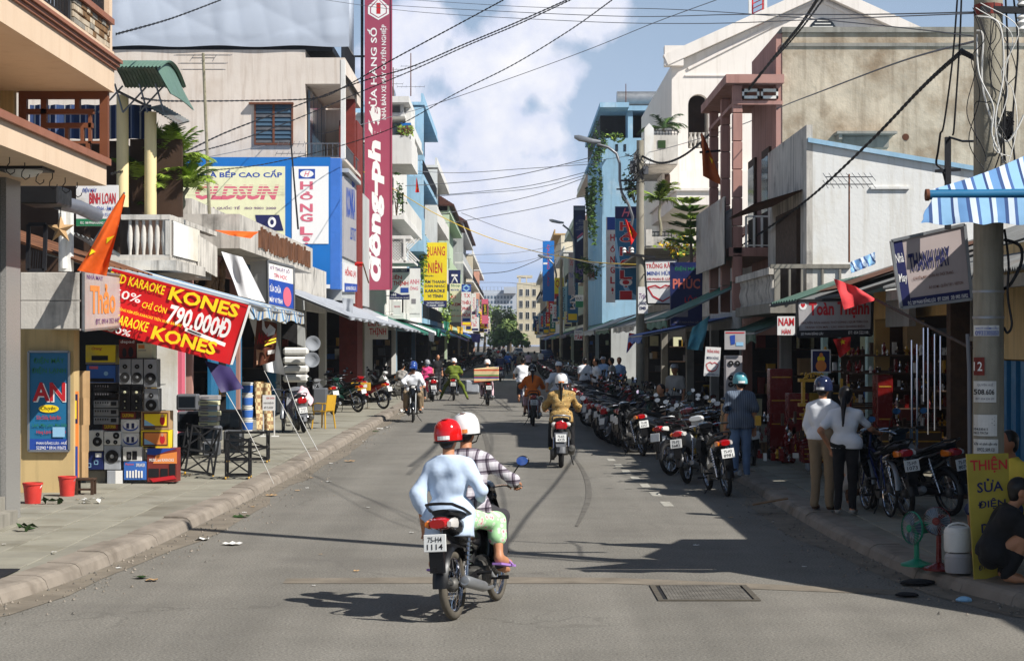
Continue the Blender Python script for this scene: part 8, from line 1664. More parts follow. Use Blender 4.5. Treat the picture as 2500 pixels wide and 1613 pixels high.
sign('vertical_sign', 'narrow orange and blue strip sign at the edge of the yellow wall', px(178,955,191,1178,26.9), 'ink_orange', [('r',.1,.03,.9,.35,'ink_navy'),('r',.1,.6,.9,.95,'ink_blue'),('r',.3,.1,.7,.3,'ink_yellow')], .04)
for l_, x, y, rr in (('red plastic bucket with a white handle next to the granite pillar',80,1228,.125),('red plastic bucket by the small wooden stool',164,1210,.118)):
 p = gpos(x, y, .13); r = thing('bucket', l_, 'bucket', p, 'red buckets by the left wall'); b = MB(); b.lathe([(rr*.82,0),(rr,.25),(rr*1.08,.25),(rr*1.08,.275),(rr*.97,.275),(rr*.95,.24),(rr*.8,.02),(.001,.02)], p, 22); part(b, 'pail', 'plastic_red', r, 40)
 b = MB(); b.tube([p+Vector((rr*math.cos(a)*(1), -rr*.6*math.sin(a)*1.2, .26-.10*math.sin(a))) for a in [i*math.pi/8 for i in range(9)]], .008, 5); part(b, 'handle', 'plastic_white' if x < 100 else 'galv', r)
p = gpos(209, 1206, .13); r = thing('stool', 'small rough wooden stool beside the red bucket', 'stool', p)
b = MB(); b.cbox(p.x-.14, p.x+.14, p.y-.1, p.y+.1, .13+.20, .13+.23, .005); part(b, 'seat', 'wood_dark', r)
for sx in (-1,1):
 for sy in (-1,1): b = MB(); b.box(p.x+sx*.11-.02, p.x+sx*.11+.02, p.y+sy*.08-.02, p.y+sy*.08+.02, .13, .33); part(b, 'leg', 'wood_dark', r)
b = MB(); b.box(p.x-.1, p.x+.1, p.y-.09, p.y-.07, .19, .22); part(b, 'stretcher', 'wood_dark', r)
def truss(label, p, w, d, h, rz=0, tilt=0):
 r = thing('steel_stand', label, 'stand', (0,0,0), 'black steel stands on the pavement'); C = [(-w/2,-d/2),(w/2,-d/2),(w/2,d/2),(-w/2,d/2)]; t = .028
 for c in C: b = MB(); b.bar((*c,.05),(*c,h), t); part(b, 'upright', 'black_metal', r)
 b = MB()
 for i in range(4):
  a, e = C[i], C[(i+1) % 4]
  for z in (.06, h*.5, h-.014): b.bar((*a,z),(*e,z), t)
  b.bar((*a,.06),(*e,h*.5), t*.8); b.bar((*a,h),(*e,h*.5), t*.8)
 part(b, 'braces', 'black_metal', r)
 for c in C: b = MB(); b.lathe([(.02,-.012),(.025,0),(.02,.012)], (*c,.025), 8, 'x'); part(b, 'castor', 'plastic_yellow', r)
 r.location = p; r.rotation_euler = (0, tilt, rz); return r
truss('leaning black steel stand beside the karaoke carton', gpos(478,1160,.13), .46, .4, .80, .4, .16); truss('small black steel stand with yellow castors in front', gpos(582,1168,.13), .36, .36, .62, .05); truss('wide black steel stand behind the small one', gpos(605,1128,.13), .72, .35, .55, .02)
for k, (x0,y0,x1,y1,D,l_) in enumerate([(430,962,482,1002,37,'upper grey computer monitor on the pile'),(432,1004,492,1054,36.5,'second grey computer monitor on the pile'),(432,1056,488,1106,36,'lowest grey monitor behind the leaning stand'),(490,1040,536,1078,35.5,'grey monitor right of the pile'),(494,1078,532,1114,35,'small grey monitor on the pavement'),(528,1000,590,1050,37,'dark television set with a black screen'),(545,1050,590,1112,36.5,'grey computer tower case on the pavement')]):
 r = crate('monitor', l_, 'monitor', x0, y0, x1, y1, D, .38, 'plastic_grey' if k != 5 else 'plastic_black', group='old monitors piled outside the second shop', c=.03); b = MB(); b.box(gX(x0+6,D), gX(x1-6,D), D-.004, D-.001, gZ(y1-8,D), gZ(y0+6,D)); part(b, 'screen', 'glass_dark', r)
for i in range(6): crate('disc_player', 'flat silver disc player, number %s up from the bottom of its stack' % ('one','two','three','four','five','six')[i], 'player', 484+2*(i%2), 1030-13*i, 530+2*(i%3), 1041-13*i, 36.2, .3, 'sign_grey' if i % 2 else 'sign_cream', [('r',.1,.3,.5,.6,'ink_grey')], 'disc players stacked outside the second shop')
for i in range(4):
 p = at(604, 1052-30*i, 36); r = thing('paint_tub', 'blue and white paint tub, %s of the tower of four' % ('lowest','second up','third up','topmost')[i], 'tub', p, 'paint tubs in a tower'); b = MB(); b.lathe([(.095,0),(.105,.2),(.112,.2),(.112,.225),(.001,.225)], p, 18); part(b, 'tub', 'plastic_white', r, 40); b = MB(); b.lathe([(.100,.03),(.1075,.17),(.1085,.17),(.101,.03)], p, 18, closed=True); part(b, 'label_band', 'tarp_blue', r, 40)
cloth('cream checked cloth hanging over a chair by the paint tubs', 'cloth', 'draped_cloth', [at(620,930,36.5), at(660,935,36.5), at(668,1050,36.3), at(628,1048,36.3)], 'check_cloth', (), 12, 12, .05, 1.6, seed=50)
s_ = sign('standing_sign', 'small white notice board on thin metal legs', px(641,964,672,1002,34.5), 'sign_white', [('t','SỬA CHỮA',.3,.1,.95,.25,'ink_red'),('t','NHẬN SỬA ĐẦU ĐĨA',.1,.4,.9,.58,'ink_black'),('t','MÔ TƠ, XE ĐẠP',.15,.7,.85,.88,'ink_black')], .02); b = MB()
for x in (643, 670): b.bar(at(x,964,34.55), at(x,1062,34.55), .02); b.bar(at(x-8,1064,34.3), at(x+10,1064,34.8), .02)
b.build('leg_frame', ['plastic_white'], s_)
def chair(label, p, m, rz=0):
 r = thing('plastic_chair', label, 'chair', (0,0,0)); b = MB(); b.cbox(-.2,.2,-.2,.2,.41,.44,.01); part(b, 'seat', m, r)
 b = MB(); b.slab(lambda u, v: Vector((-.2-.06*v-.03*math.sin(math.pi*u), -.19+.38*u, .44+.4*v)), 8, 4, Vector((.012,0,0))); part(b, 'backrest', m, r, 60)
 for sx in (-1,1):
  for sy in (-1,1): b = MB(); b.tube([(sx*.17,sy*.17,.42),(sx*.21,sy*.21,0)], .02, 6); part(b, 'leg', m, r)
 for sy in (-1,1): b = MB(); b.tube([(-.22,sy*.2,.62),(.05,sy*.22,.63),(.18,sy*.2,.6),(.19,sy*.19,.44)], .016, 6); part(b, 'armrest', m, r)
 r.location = p; r.rotation_euler.z = rz
chair('yellow plastic armchair behind the cloth covered scooter', gpos(790,1045,.13), 'plastic_yellow', 2.6)
crate('appliance', 'grey washing machine standing by the yellow chair', 'appliance', 764, 947, 797, 1010, 50, .5, 'plastic_grey', c=.03); crate('crate', 'yellow plastic crate on a parked motorbike', 'crate', 857, 934, 903, 953, 60, .4, 'plastic_yellow', [('r',.7,.2,.85,.6,'ink_white')])
for i in range(4): crate('air_conditioner', 'white air conditioner cabinet, %s of the hanging column' % ('topmost','second','third','lowest')[i], 'air conditioner', 690, 848+22*i, 752, 867+22*i, 52, .35, 'plastic_white', group='air conditioners hung in a column', c=.06)
for l_, x, y in (('upper round white basin hanging in the dark shop',764,838),('lower round white basin hanging in the dark shop',762,878)): b = MB(); b.lathe([(.001,.05),(.12,.04),(.19,.0),(.21,.0),(.2,.08),(.14,.17),(.001,.19)], at(x,y,51.5), 18, 'y'); tag(b.build('basin', ['tarp_ltgrey'], smooth=50), l_, 'basin', 'white basins hanging in the shop')  # white basins given a grey colour to stand in for shade on them
# ---------------------------------------------------------------- goods on the right
for k, (x0,y0,x1,y1,D,m,l_) in enumerate([(1880,900,1935,1090,33,'lacquer_red','tall red lacquer cabinet at the altar shop corner'),(1925,960,1975,1110,31.5,'lacquer_red','red lacquer altar cabinet with gold crest'),(2030,940,2060,1120,30.5,'shop_dark','dark glass display cabinet behind the couple'),(2142,915,2180,1180,28.5,'lacquer_red','narrow red lacquer column cabinet'),(1960,1090,2040,1130,30.5,'lacquer_red','low red lacquer table of offerings'),(2150,1045,2300,1120,27.5,'wood_dark','long dark table of porcelain in the altar shop')]):
 r = crate('cabinet', l_, 'cabinet', x0, y0, x1, y1, D, .4, m, group='lacquered cabinets in the altar shop', c=.01); b = MB()
 for j in range(3): b.box(gX(x0+4,D), gX(x1-4,D), D-.006, D-.001, gZ(y0+(y1-y0)*(.1+.3*j),D)-.02, gZ(y0+(y1-y0)*(.1+.3*j),D))
 part(b, 'gilt_trim', 'gold', r)
for l_, x, y, s in (('gilded altar frame with carved roof hanging in the shop',1988,950,1.0),('smaller gilded altar frame below the large one',1985,1030,.8)):
 D = 30; r = thing('household_altar', l_, 'altar', at(x,y,D)); b = MB(); w = 36*s
 RB(b, x-w, y-26*s, x+w, y-18*s, D, D+.2); RB(b, x-w*.8, y-18*s, x-w*.62, y+34*s, D, D+.15); RB(b, x+w*.62, y-18*s, x+w*.8, y+34*s, D, D+.15); RB(b, x-w, y+34*s, x+w, y+42*s, D, D+.2); part(b, 'frame', 'gold', r)
 b = MB(); rs = random.Random(x)
 for i in range(40): c = at(x+rs.uniform(-w*.9,w*.9), y-26*s-rs.uniform(0,14)*s, D-.01); b.sphere(c, .018, 5, 4)
 part(b, 'carved_crest', 'gold', r)
sign('framed_picture', 'framed picture of a golden seated figure on blue', px(1981,853,2028,910,31.2), 'sign_white', [('r',.06,.06,.94,.94,'ink_navy'),('e',.3,.25,.7,.55,'ink_yellow'),('e',.22,.45,.78,.95,'ink_orange'),('e',.4,.14,.6,.34,'ink_orange')], .03, cat='picture')
speaker('tall column of silver loudspeakers in the right shop', 1772, 868, 1812, 985, 33.5, 'sign_grey', [(u, v, .17) for u in (.3,.7) for v in (.16,.46,.60,.90)], None)
crate('carton', 'cardboard carton with yellow print on black by the striped shirt man', 'box', 1766, 986, 1790, 1015, 32, .4, 'cardboard', [('r',.1,.25,.95,.85,'ink_black'),('t','CALI',.2,.35,.9,.75,'ink_yellow')]); crate('carton', 'plain cardboard carton under the yellow printed carton', 'box', 1764, 1016, 1790, 1056, 32, .4, 'cardboard', [('r',.1,.3,.8,.8,'ink_orange')])
sign('poster', 'grey poster with a blue kitchen picture above the loudspeaker column', px(1769,808,1820,853,33.4), 'sign_grey', [('r',.05,.06,.95,.12,'ink_red'),('p',[(.25,.25),(.5,.2),(.5,.7),(.3,.75)],'ink_blue'),('r',.55,.6,.9,.8,'ink_sky')], .03)
b = MB(); rs = random.Random(6); M5 = ['lacquer_red','gold','plastic_white','wood_dark','chrome','lacquer_red']
for i in range(420):
 D = rs.choice([28.9,29.6,30.6,31.5]); x = rs.uniform(1850,2335); z = .45+.27*rs.randrange(7); X = gX(x,D); m = rs.randrange(6); h = rs.uniform(.05,.2); w = rs.uniform(.015,.045)
 if X < 5.15 and z > 1.1: continue
 if m < 4 and rs.random() < .5: b.box(X-w, X+w, D, D+.1, z, z+h, m)
 else: b.lathe([(w*.8,z),(w*.4,z+h*.2),(w*1.1,z+h*.55),(w*.4,z+h*.8),(w*.5,z+h)], (X,D,0), 7, m=m)
for D in (28.9,29.6,30.6,31.5):
 for k in range(7): b.box(5.2, 7.4, D-.05, D+.15, .43+.27*k, .45+.27*k, 3)
tag(b.build('shop_trinkets', M5, kind='stuff'), 'crowd of small red, gold and white altar wares on shelves', 'wares')
for i, (x, y0, y1, D) in enumerate([(2226,830,1080,25.5),(2239,840,1085,25.5),(2255,800,980,26.5),(2266,800,1060,26.5),(2282,815,1050,26.5),(2296,820,1000,26.5),(2222,1045,1150,25.2),(2237,1045,1150,25.2)]):
 b = MB(); b.cyl(at(x,y1,D), at(x,y0,D), .014, None, 6); tag(b.build('chrome_pole', ['chrome']), 'thin chrome display pole, %s from the left in the altar shop' % ('second','fourth','fifth','sixth','seventh','eighth','first','third')[i], 'pole', 'chrome poles in the altar shop')
for l_, x, y, h in (('slatted wooden crate in front of the altar shop',1850,1112,.26),('second wooden crate beside the slatted one',1870,1118,.30)):
 p = gpos(x,y,.13); r = thing('wooden_crate', l_, 'crate', p); 
 for i in range(5): b = MB(); b.box(p.x-.16+.066*i, p.x-.16+.066*i+.05, p.y-.01, p.y, .13, .13+h); part(b, 'slat', 'wood', r)
 b = MB(); b.box(p.x-.16, p.x+.17, p.y, p.y+.25, .13, .13+h-.02); part(b, 'carcass', 'wood_dark', r)
for k, (x, y, h, m, l_) in enumerate([(1905,1125,.3,'lacquer_red','short red lacquer stool outside the shop'),(1925,1130,.35,'lacquer_red','red lacquer chest outside the shop'),(1990,1150,.42,'tarp_ltgrey','plastic wrapped bundle beside the tan trousered man'),(1895,1122,.2,'shop_dark','dark small box on the right pavement')]): p = gpos(x,y,.13); b = MB(); b.cbox(p.x-.13, p.x+.13, p.y, p.y+.25, .13, .13+h, .03); tag(b.build('chest', [m]), l_, 'box')
def fan(label, p, m, R_, h, rz):
 r = thing('electric_fan', label, 'fan', (0,0,0)); b = MB(); b.lathe([(.15,0),(.15,.02),(.06,.05),(.03,.07)], (0,0,0), 18); b.cyl((0,0,.05), (0,0,h), .028, .022, 10); part(b, 'stand', m, r, 40)
 b = MB(); loft(b, [(-.14,h,.05,.05),(-.02,h,.065,.065),(.02,h,.05,.05)], 12); part(b, 'motor', m, r, 40)
 b = MB()
 for i in range(28): a = i*2*math.pi/28; b.tube([(.09,.02*math.cos(a),h+.02*math.sin(a)),(.10,R_*.6*math.cos(a),h+R_*.6*math.sin(a)),(.05,R_*math.cos(a),h+R_*math.sin(a)),(.0,R_*.6*math.cos(a),h+R_*.6*math.sin(a))], .0022, 3, caps=False)
 part(b, 'cage', 'galv', r); b = MB(); b.lathe([(R_,.04),(R_*1.04,.05),(R_,.065)], (0,0,h), 26, 'x', closed=True); b.lathe([(.04,.09),(.03,.1),(.001,.1)], (0,0,h), 14, 'x'); part(b, 'rim', m, r, 40)
 for i in range(3):
  a0 = i*2.09; b = MB(); b.grid(lambda u, v: Vector((.04+.02*(v-.5), (.03+R_*.8*u)*math.cos(a0+(v-.5)*1.1), h+(.03+R_*.8*u)*math.sin(a0+(v-.5)*1.1))), 4, 4); part(b, 'blade', 'glass_blue', r, 60)
 r.location = p; r.rotation_euler.z = rz
fan('turquoise table fan on the right kerb', gpos(2238,1380,.13), 'plastic_green', .155, .36, 3.6); fan('dark red table fan beside the turquoise one', gpos(2292,1390,.13), 'lacquer_red', .13, .46, 4.2)
for l_, x, y0, y1, m in (('worn white water heater pot stacked on a grey box',2338,1282,1345,'plastic_white'),('grey white rice cooker box under the heater pot',2340,1345,1396,'sign_grey')):
 D = 17.4; c = at(x,y1,D); k = (y1-y0)*D/F; r = thing('cooker', l_, 'cooker', c, 'cookers stacked by the yellow sign'); b = MB(); b.lathe([(.118,.0),(.125,.03),(.128,k*.7),(.124,k*.72),(.126,k*.76),(.11,k*.93),(.04,k),(.001,k)], c, 20); part(b, 'pot', m, r, 40); b = MB(); b.tube([c+Vector((.1*math.cos(a),-.02,k*.9+.05*math.sin(a))) for a in [i*math.pi/6 for i in range(7)]], .01, 6); part(b, 'handle', 'plastic_white', r)
p = gpos(1890,1256,.0); b = MB(); b.add([(p.x-.28,p.y,.135),(p.x+.2,p.y+.1,.21),(p.x+.22,p.y+.3,.21),(p.x-.26,p.y+.2,.135),(p.x-.28,p.y,.12),(p.x+.2,p.y+.1,.195),(p.x+.22,p.y+.3,.195),(p.x-.26,p.y+.2,.12)], [(0,1,2,3),(4,7,6,5),(0,4,5,1),(1,5,6,2),(2,6,7,3),(3,7,4,0)]); tag(b.build('board', ['wood']), 'thin wooden board lying over the right kerb', 'board')
for l_, x, y, s in (('black rag lying by the right kerb',2240,1428,.14),('small black rag nearer on the road',2215,1456,.09),('pale blue bottle lying at the kerb',2352,1468,.06)): p = gpos(x,y); b = MB(); b.sphere((p.x,p.y,.012+s*.12), s, 9, 6, sz=.22 if s > .07 else .5, sx=1.2); b.v = [(a+.02*math.sin(c*40+a*30), c, e) for a, c, e in b.v]; tag(b.build('rag' if s > .07 else 'bottle', ['cloth_black' if s > .07 else 'ink_sky']), l_, 'rag' if s > .07 else 'bottle')
rs = random.Random(11)
for k in range(46):
 if k < 30: y = rs.uniform(985,1420); D = F*CH/(y-YH); X = kx(KL, D)+rs.choice([rs.uniform(.05,.9), rs.uniform(.05,.4), -rs.uniform(.5,2.6)])
 else: y = rs.uniform(1090,1460); D = F*CH/(y-YH); X = rs.uniform(-3.2,3.3)
 z = .142 if X < kx(KL, D)-.05 else .01; s = rs.uniform(.02,.09) if k < 30 else rs.uniform(.012,.03); a = rs.random()*6; b = MB()
 b.grid(lambda u, v: Vector((X+s*((u-.5)*math.cos(a)-(v-.5)*math.sin(a))*2, D+s*((u-.5)*math.sin(a)+(v-.5)*math.cos(a))*2, z+s*.35*abs(math.sin(u*5+a)*math.cos(v*4)))), 3, 3); tag(b.build('litter', [rs.choice(['paper','paper','paper','leaf_dark','cardboard'])]), 'scrap of litter lying by the left gutter' if k < 30 else 'tiny scrap of litter on the open road', 'litter', 'litter on the left side' if k < 30 else 'litter on the road')
for l_, x, y, m in (('crumpled white papers by the wheel of the white shirted riders',985,1006,'paper'),('white rubbish heap by the far left kerb',1075,958,'paper'),('torn green leaf on the left pavement near the buckets',128,1230,'leaf_dark'),('torn green leaf at the near left pavement',58,1296,'leaf_dark'),('scrunched white plastic bag on the left pavement',222,1228,'plastic_white')):
 p = gpos(x,y,.13 if x < 300 else 0); b = MB(); s = .13 if x < 300 else .45
 for i in range(9): c = p+Vector((rs.uniform(-s,s), rs.uniform(-s,s)*.5, .015+rs.random()*.05)); u = Vector((rs.gauss(0,1),rs.gauss(0,1),rs.gauss(0,.3))).normalized()*s*.5; w = u.cross(Vector((.2,.3,1))).normalized()*s*.3; b.add([c-u, c-w, c+u, c+w+Vector((0,0,.03))], [(0,1,2,3)])
 tag(b.build('litter', [m]), l_, 'litter')
# ================================================================ motorbikes
def heading(x, y, rz, wb=.6, z=0): p = gpos(x, y, z); return p.x+wb*math.cos(rz), p.y+wb*math.sin(rz)
R2 = math.radians
mx_, my_ = heading(1110, 1512, R2(73.5))
MAIN = (mx_, my_, 0); ML = -.07
two_wheeler('m', 'dusty black underbone motorbike carrying two riders in the foreground', mx_, my_, R2(73.5), None, ML, pl=('75-H4','1114'), swaps={'rubber':'rubber_dusty','mirror':'mirror_blue'})
bx, by = heading(1370, 1141, R2(88), .58); two_wheeler('s', 'black scooter ridden by the woman in the floral blouse', bx, by, R2(88), None, 0, pl=('75-K5','4325'), swaps={'plastic_black':'plastic_grey'})
BK = [('m','red motorbike ridden by the person in orange',1302,1040,92,'bike_red',0),('m','dark motorbike carrying the striped box',1192,990,94,'bike_maroon',0),('m','motorbike ridden by the person all in olive green',1107,978,90,'bike_black',0),('s','dark scooter of the dark clad rider further on',1222,932,92,'bike_blue',0),
      ('s','maroon scooter standing in front of the pink clad woman',1057,980,96,'bike_maroon',0)]
for k_, l_, x, y, a, c, lz in BK: hx_, hy_ = heading(x, y, R2(a), .59); two_wheeler(k_, l_, hx_, hy_, R2(a), c, pl=(('75-H%d' % (y % 9), str(y*7)[:4])))
hx_, hy_ = heading(1008, 1031, R2(-88), -.6); two_wheeler('m', 'dark motorbike coming towards the camera with two white shirted riders', hx_, hy_, R2(-88), None); WP = (hx_, hy_)
hx_, hy_ = heading(1277, 994, R2(91), .52); two_wheeler('b', 'bicycle ridden away by the man in a white shirt', hx_, hy_, R2(91)); CY = (hx_, hy_)
two_wheeler('b', 'bicycle ridden towards the camera by the man in a white cap', gX(1364,50), 50, R2(-92)); 
LP = [('s','scooter with a pink cloth over its seat on the left pavement',742,1056,103,'bike_silver'),('b','blue bicycle parked behind the notice board',690,1056,95,None),('m','silver motorbike in plastic by the washing machine',812,1012,120,'bike_silver'),('m','dark green motorbike parked outside the grey awning shops',872,1006,135,'bike_green'),('m','red motorbike with silver wheels at the kerb on the left',934,998,140,'bike_red'),('m','black motorbike behind the red one on the left',880,990,140,'bike_black'),
      ('s','white scooter parked side on under the awnings',1000,975,172,'bike_white'),('m','black motorbike beside the white scooter',960,968,160,'bike_black'),('m','black motorbike under the green awning on the left',1030,930,150,'bike_black')]
for k_, l_, x, y, a, c in LP: hx_, hy_ = heading(x, y, R2(a), .55, .13); two_wheeler(k_, l_, hx_, hy_, R2(a), c, .0 if k_ == 'b' else -.12, .13, pl=('75-H3','6171') if 'pink' in l_ else None)
RP = [('m','white motorbike with a yellow bag and an orange lamp among the parked ones',1679,1180,68,'bike_white',0,('75-F2','5682')),('m','nearest black motorbike parked at the right kerb',1777,1211,97,'bike_black',0,('75-H3','8981')),('m','black motorbike with its plate facing the road on the right',1570,1113,102,'bike_black',0,('75-H8','6557')),('m','black motorbike half hidden behind the white parked one',1655,1104,80,'bike_black',0,('75-E2','0495')),
      ('m','black motorbike behind the yellow standing sign',2322,1258,112,'bike_black',.13,('75-F9','8074')),('m','black motorbike on the pavement near the couple',2215,1262,100,'bike_black',.13,('75-H9','1073')),('b','bicycle on its stand beside the pavement motorbikes',2172,1262,95,None,.13,None)]
for k_, l_, x, y, a, c, z, pl_ in RP: hx_, hy_ = heading(x, y, R2(a), .6 if k_ != 'b' else .52, z); two_wheeler(k_, l_, hx_, hy_, R2(a), c, -.13 if k_ != 'b' else 0, z, pl=pl_)
rs = random.Random(17); cols = ['bike_black','bike_black','bike_blue','bike_maroon','bike_black','bike_silver','bike_red','bike_green']
D = 39.0; i = 0
while D < 76:
 k_ = 's' if rs.random() < .33 else 'm'; x = 2.75+rs.uniform(-.15,.15)
 if D < 41: x = 3.0
 c_ = rs.choice(cols)
 two_wheeler(k_, f'{c_[5:]} {"scooter" if k_ == "s" else "motorbike"}, {ORD(i+1)} from the near end of the right kerb row', x+.1, D, R2(rs.uniform(2,50)), c_, -.13+rs.uniform(-.04,.03), group='motorbikes parked in a row along the right kerb'); D += rs.uniform(.5,.75); i += 1
D = 33.5
for k in range(10): two_wheeler('s' if k % 4 == 3 else 'm', 'dark motorbike, %s from the camera in the second line by the right shops' % ORD(k+1), 3.1+.35*(k % 3)+.03*k, D+.52*k-.9, R2(50+17*(k*7 % 5)), rs.choice(cols[:4]), -.12, group='motorbikes crowded by the right shops')
def joined(proto, nm):
 b = MB(); mats = []
 for c in proto.children_recursive:
  if 'spokes' in c.name or 'lettering' in c.name: continue
  M = c.matrix_local if c.parent == proto else c.parent.matrix_local @ c.matrix_local
  m = c.data.materials[0]; 
  if m not in mats: mats.append(m)
  b.add([M @ v.co for v in c.data.vertices], [tuple(p.vertices) for p in c.data.polygons], mats.index(m))
 o = b.build(nm, mats, None, smooth=45); return o
FARB = joined(PROTO['m'], 'motorbike')
def far_bike(l_, x, y, rz, c, g=None, z=0):
 o = FARB.copy(); COL.objects.link(o); o.location = (x, y, z); o.rotation_euler = (-.1, 0, rz); tag(o, l_, 'motorbike', g); recolor(o, {'bike_black': c})
D = 77
while D < 150:
 i += 1; far_bike(f'distant motorbike, {ORD(i+1)} from the near end of the right kerb row', 2.9+rs.uniform(-.2,.2), D, R2(rs.uniform(15,45)), rs.choice(cols), 'far motorbikes parked along the right kerb'); D += rs.uniform(1.0,1.9)
for k in range(12): D = 95+k*11+rs.uniform(-3,3); far_bike('motorbike, %s along the far left kerb counting from the camera' % ORD(k+1), -3.9+rs.uniform(-.5,.3), D, R2(rs.uniform(120,170)), rs.choice(cols+['bike_white']), 'far motorbikes parked along the left kerb', .13)
# cars far down the street
def car(label, x, D, m, pick=False):
 r = thing('car', label, 'car', (0,0,0)); b = MB(); loft(b, [(-2.1,.62,.72,.22),(-2.0,.66,.82,.34),(-.9,.68,.86,.36),(1.0,.66,.86,.34),(1.9,.62,.8,.28),(2.1,.56,.7,.2)], 16, 5); loft(b, [(-1.5 if not pick else -.4,1.05,.74,.12),(-1.1 if not pick else -.2,1.3,.68,.22),(.3,1.34,.68,.22),(.95,1.02,.74,.1)], 14, 5); part(b, 'body', m, r, 40)
 b = MB(); b.quad((-1.62 if not pick else -.5,.62,1.02),(-1.62 if not pick else -.5,-.62,1.02),(-1.2 if not pick else -.3,-.56,1.44),(-1.2 if not pick else -.3,.56,1.44)); part(b, 'rear_window', 'glass_blue', r)
 b = MB(); b.quad((1.02,-.62,1.02),(1.02,.62,1.02),(.40,.56,1.5),(.40,-.56,1.5)); part(b, 'windscreen', 'glass_blue', r)
 for sx in (-1.35, 1.3):
  for s in (1,-1): b = MB(); b.lathe([(.2,-.1),(.31,-.09),(.31,.09),(.2,.1)], (sx,s*.76,.31), 16, 'y'); part(b, 'wheel', 'rubber', r, 40)
 for s in (1,-1): b = MB(); b.cbox(-2.13,-2.0,s*.5-.13,s*.5+.13,.7,.84,.02); part(b, 'tail_light', 'lamp_red', r); b = MB(); b.cbox(2.0,2.12,s*.5-.13,s*.5+.13,.62,.76,.02); part(b, 'headlight', 'lamp_clear', r)
 r.location = (x, D, 0); r.rotation_euler.z = R2(90)
car('white pickup truck far down the middle of the street', gX(1266,300), 300, 'bike_white', True); car('dark blue car parked far along the right kerb', gX(1347,210)-.6, 210, 'bike_blue')
# ================================================================ people
person('person in a red helmet, loose pale blue shirt and green floral trousers riding pillion', pill_pose(-.40, -.06, wrR=(-.12,-.20,.92), elR=(-.37,-.27,1.03), elL=(-.45,.24,1.02), wrL=(-.40,.23,.80), sh_=(-.34,.15,1.25), knR=(.03,-.27,.74), anR=(-.07,-.30,.44), toR=(.10,-.34,.38)), (mx_-.05, my_, 0), R2(73.5), ML, shirt='cloth_ltblue', sleeve='long', hem=.15, trousers='floral_green', leg='capri', helmet='helmet_red', hair=True, fine=.0135, loose=.016, female=True, hands=('relax','relax'), strap=False).name
person('driver in a white helmet and plaid shirt on the foreground motorbike', ride_pose(.02, -.01, elR=(.12,-.36,1.06), elL=(.12,.36,1.06)), MAIN, R2(73.5), ML, shirt='plaid', sleeve='long', trousers='cloth_charcoal', helmet='helmet_white', fine=.0135, loose=.014, hem=.02, visor=True)
PIL = [o for o in bpy.data.objects if o.get('label', '').startswith('person in a red helmet')][0]
for s, a, t in ((-1,(-.07,-.30,.44),(.10,-.34,.38)),(1,(-.16,.25,.42),(0,.26,.36))):
 b = MB(); b.bar(Vector(a)+Vector((-.07,0,-.045)), Vector(t)+Vector((.04,0,-.035)), .085, .018); b.tube([Vector(t)+Vector((-.06,.05,-.02)), Vector(t)+Vector((-.05,0,.035)), Vector(t)+Vector((-.06,-.05,-.02))], .009, 5)
 o = b.build('sandal', [MATS['lavender']]); o.parent = PIL
def rider(lab, x, y, a, wb, pose, **k): hx_, hy_ = heading(x, y, R2(a), wb); return person(lab, pose, (hx_, hy_, 0), R2(a), **k)
rider('woman in a tan floral blouse and white helmet riding the black scooter', 1370, 1141, 88, .58, ride_pose(-.10,.02), skin='skin', shirt='floral_brown', sleeve='long', hem=.06, trousers='cloth_black', shoes='cloth_yellow', helmet='helmet_white', pony=True, fine=.02, female=True, loose=.02)
rider('person with a ponytail in an orange jacket riding the red motorbike', 1302, 1040, 92, .6, ride_pose(0,0), shirt='cloth_orange', sleeve='long', hem=.05, trousers='cloth_ltpink', leg='capri', shoes='cloth_black', helmet='helmet_black', pony=True, fine=.022, female=True, loose=.025, visor=True)
rider('rider with a white helmet half hidden behind the striped box', 1192, 990, 94, .6, ride_pose(.05,0), shirt='cloth_grey', sleeve='long', trousers='cloth_ltpink', helmet='helmet_white', fine=.026)
rider('person all in olive green stopping the motorbike with feet on the road', 1107, 978, 90, .6, ride_pose(0,0, knL=(.22,.34,.56), anL=(.08,.52,.12), toL=(.22,.56,.05), knR=(.22,-.34,.56), anR=(.08,-.52,.12), toR=(.22,-.56,.05)), shirt='cloth_olive', sleeve='short', hem=.05, trousers='cloth_olive', helmet='helmet_white', shoes='cloth_black', fine=.026, loose=.03)
rider('dark clad rider with a grey blue helmet further up the road', 1222, 932, 92, .58, ride_pose(-.08,0), shirt='cloth_darkblue', sleeve='long', trousers='cloth_black', helmet='helmet_grey', fine=.032, loose=.03)
person('man in white shirt and blue helmet driving towards the camera', ride_pose(0,0, wrR=(.08,-.12,1.36), elR=(.16,-.30,1.14), hdR=(.10,-.05,1.45)), (*WP,0), R2(-88), shirt='cloth_white', sleeve='long', hem=.04, trousers='cloth_khaki', helmet='helmet_blue', glasses=True, shoes='cloth_black', fine=.022, loose=.025, visor=True)
person('pillion in white shirt and blue helmet behind the driver facing the camera', pill_pose(-.46,.05), (*WP,0), R2(-88), shirt='cloth_white', sleeve='long', hem=.05, trousers='cloth_khaki', helmet='helmet_blue', shoes='cloth_grey', fine=.024, loose=.025, female=True)
person('man in a white shirt cycling away in the middle of the street', ride_pose(-.05,.10, anL=(-.08,.14,.24), toL=(.06,.14,.2), knL=(.18,.13,.66), anR=(-.02,-.14,.5), toR=(.12,-.14,.44), knR=(.22,-.13,.86)), (*CY,0), R2(91), shirt='cloth_white', sleeve='short', hem=.08, trousers='cloth_charcoal', leg='capri', fine=.026, loose=.025)
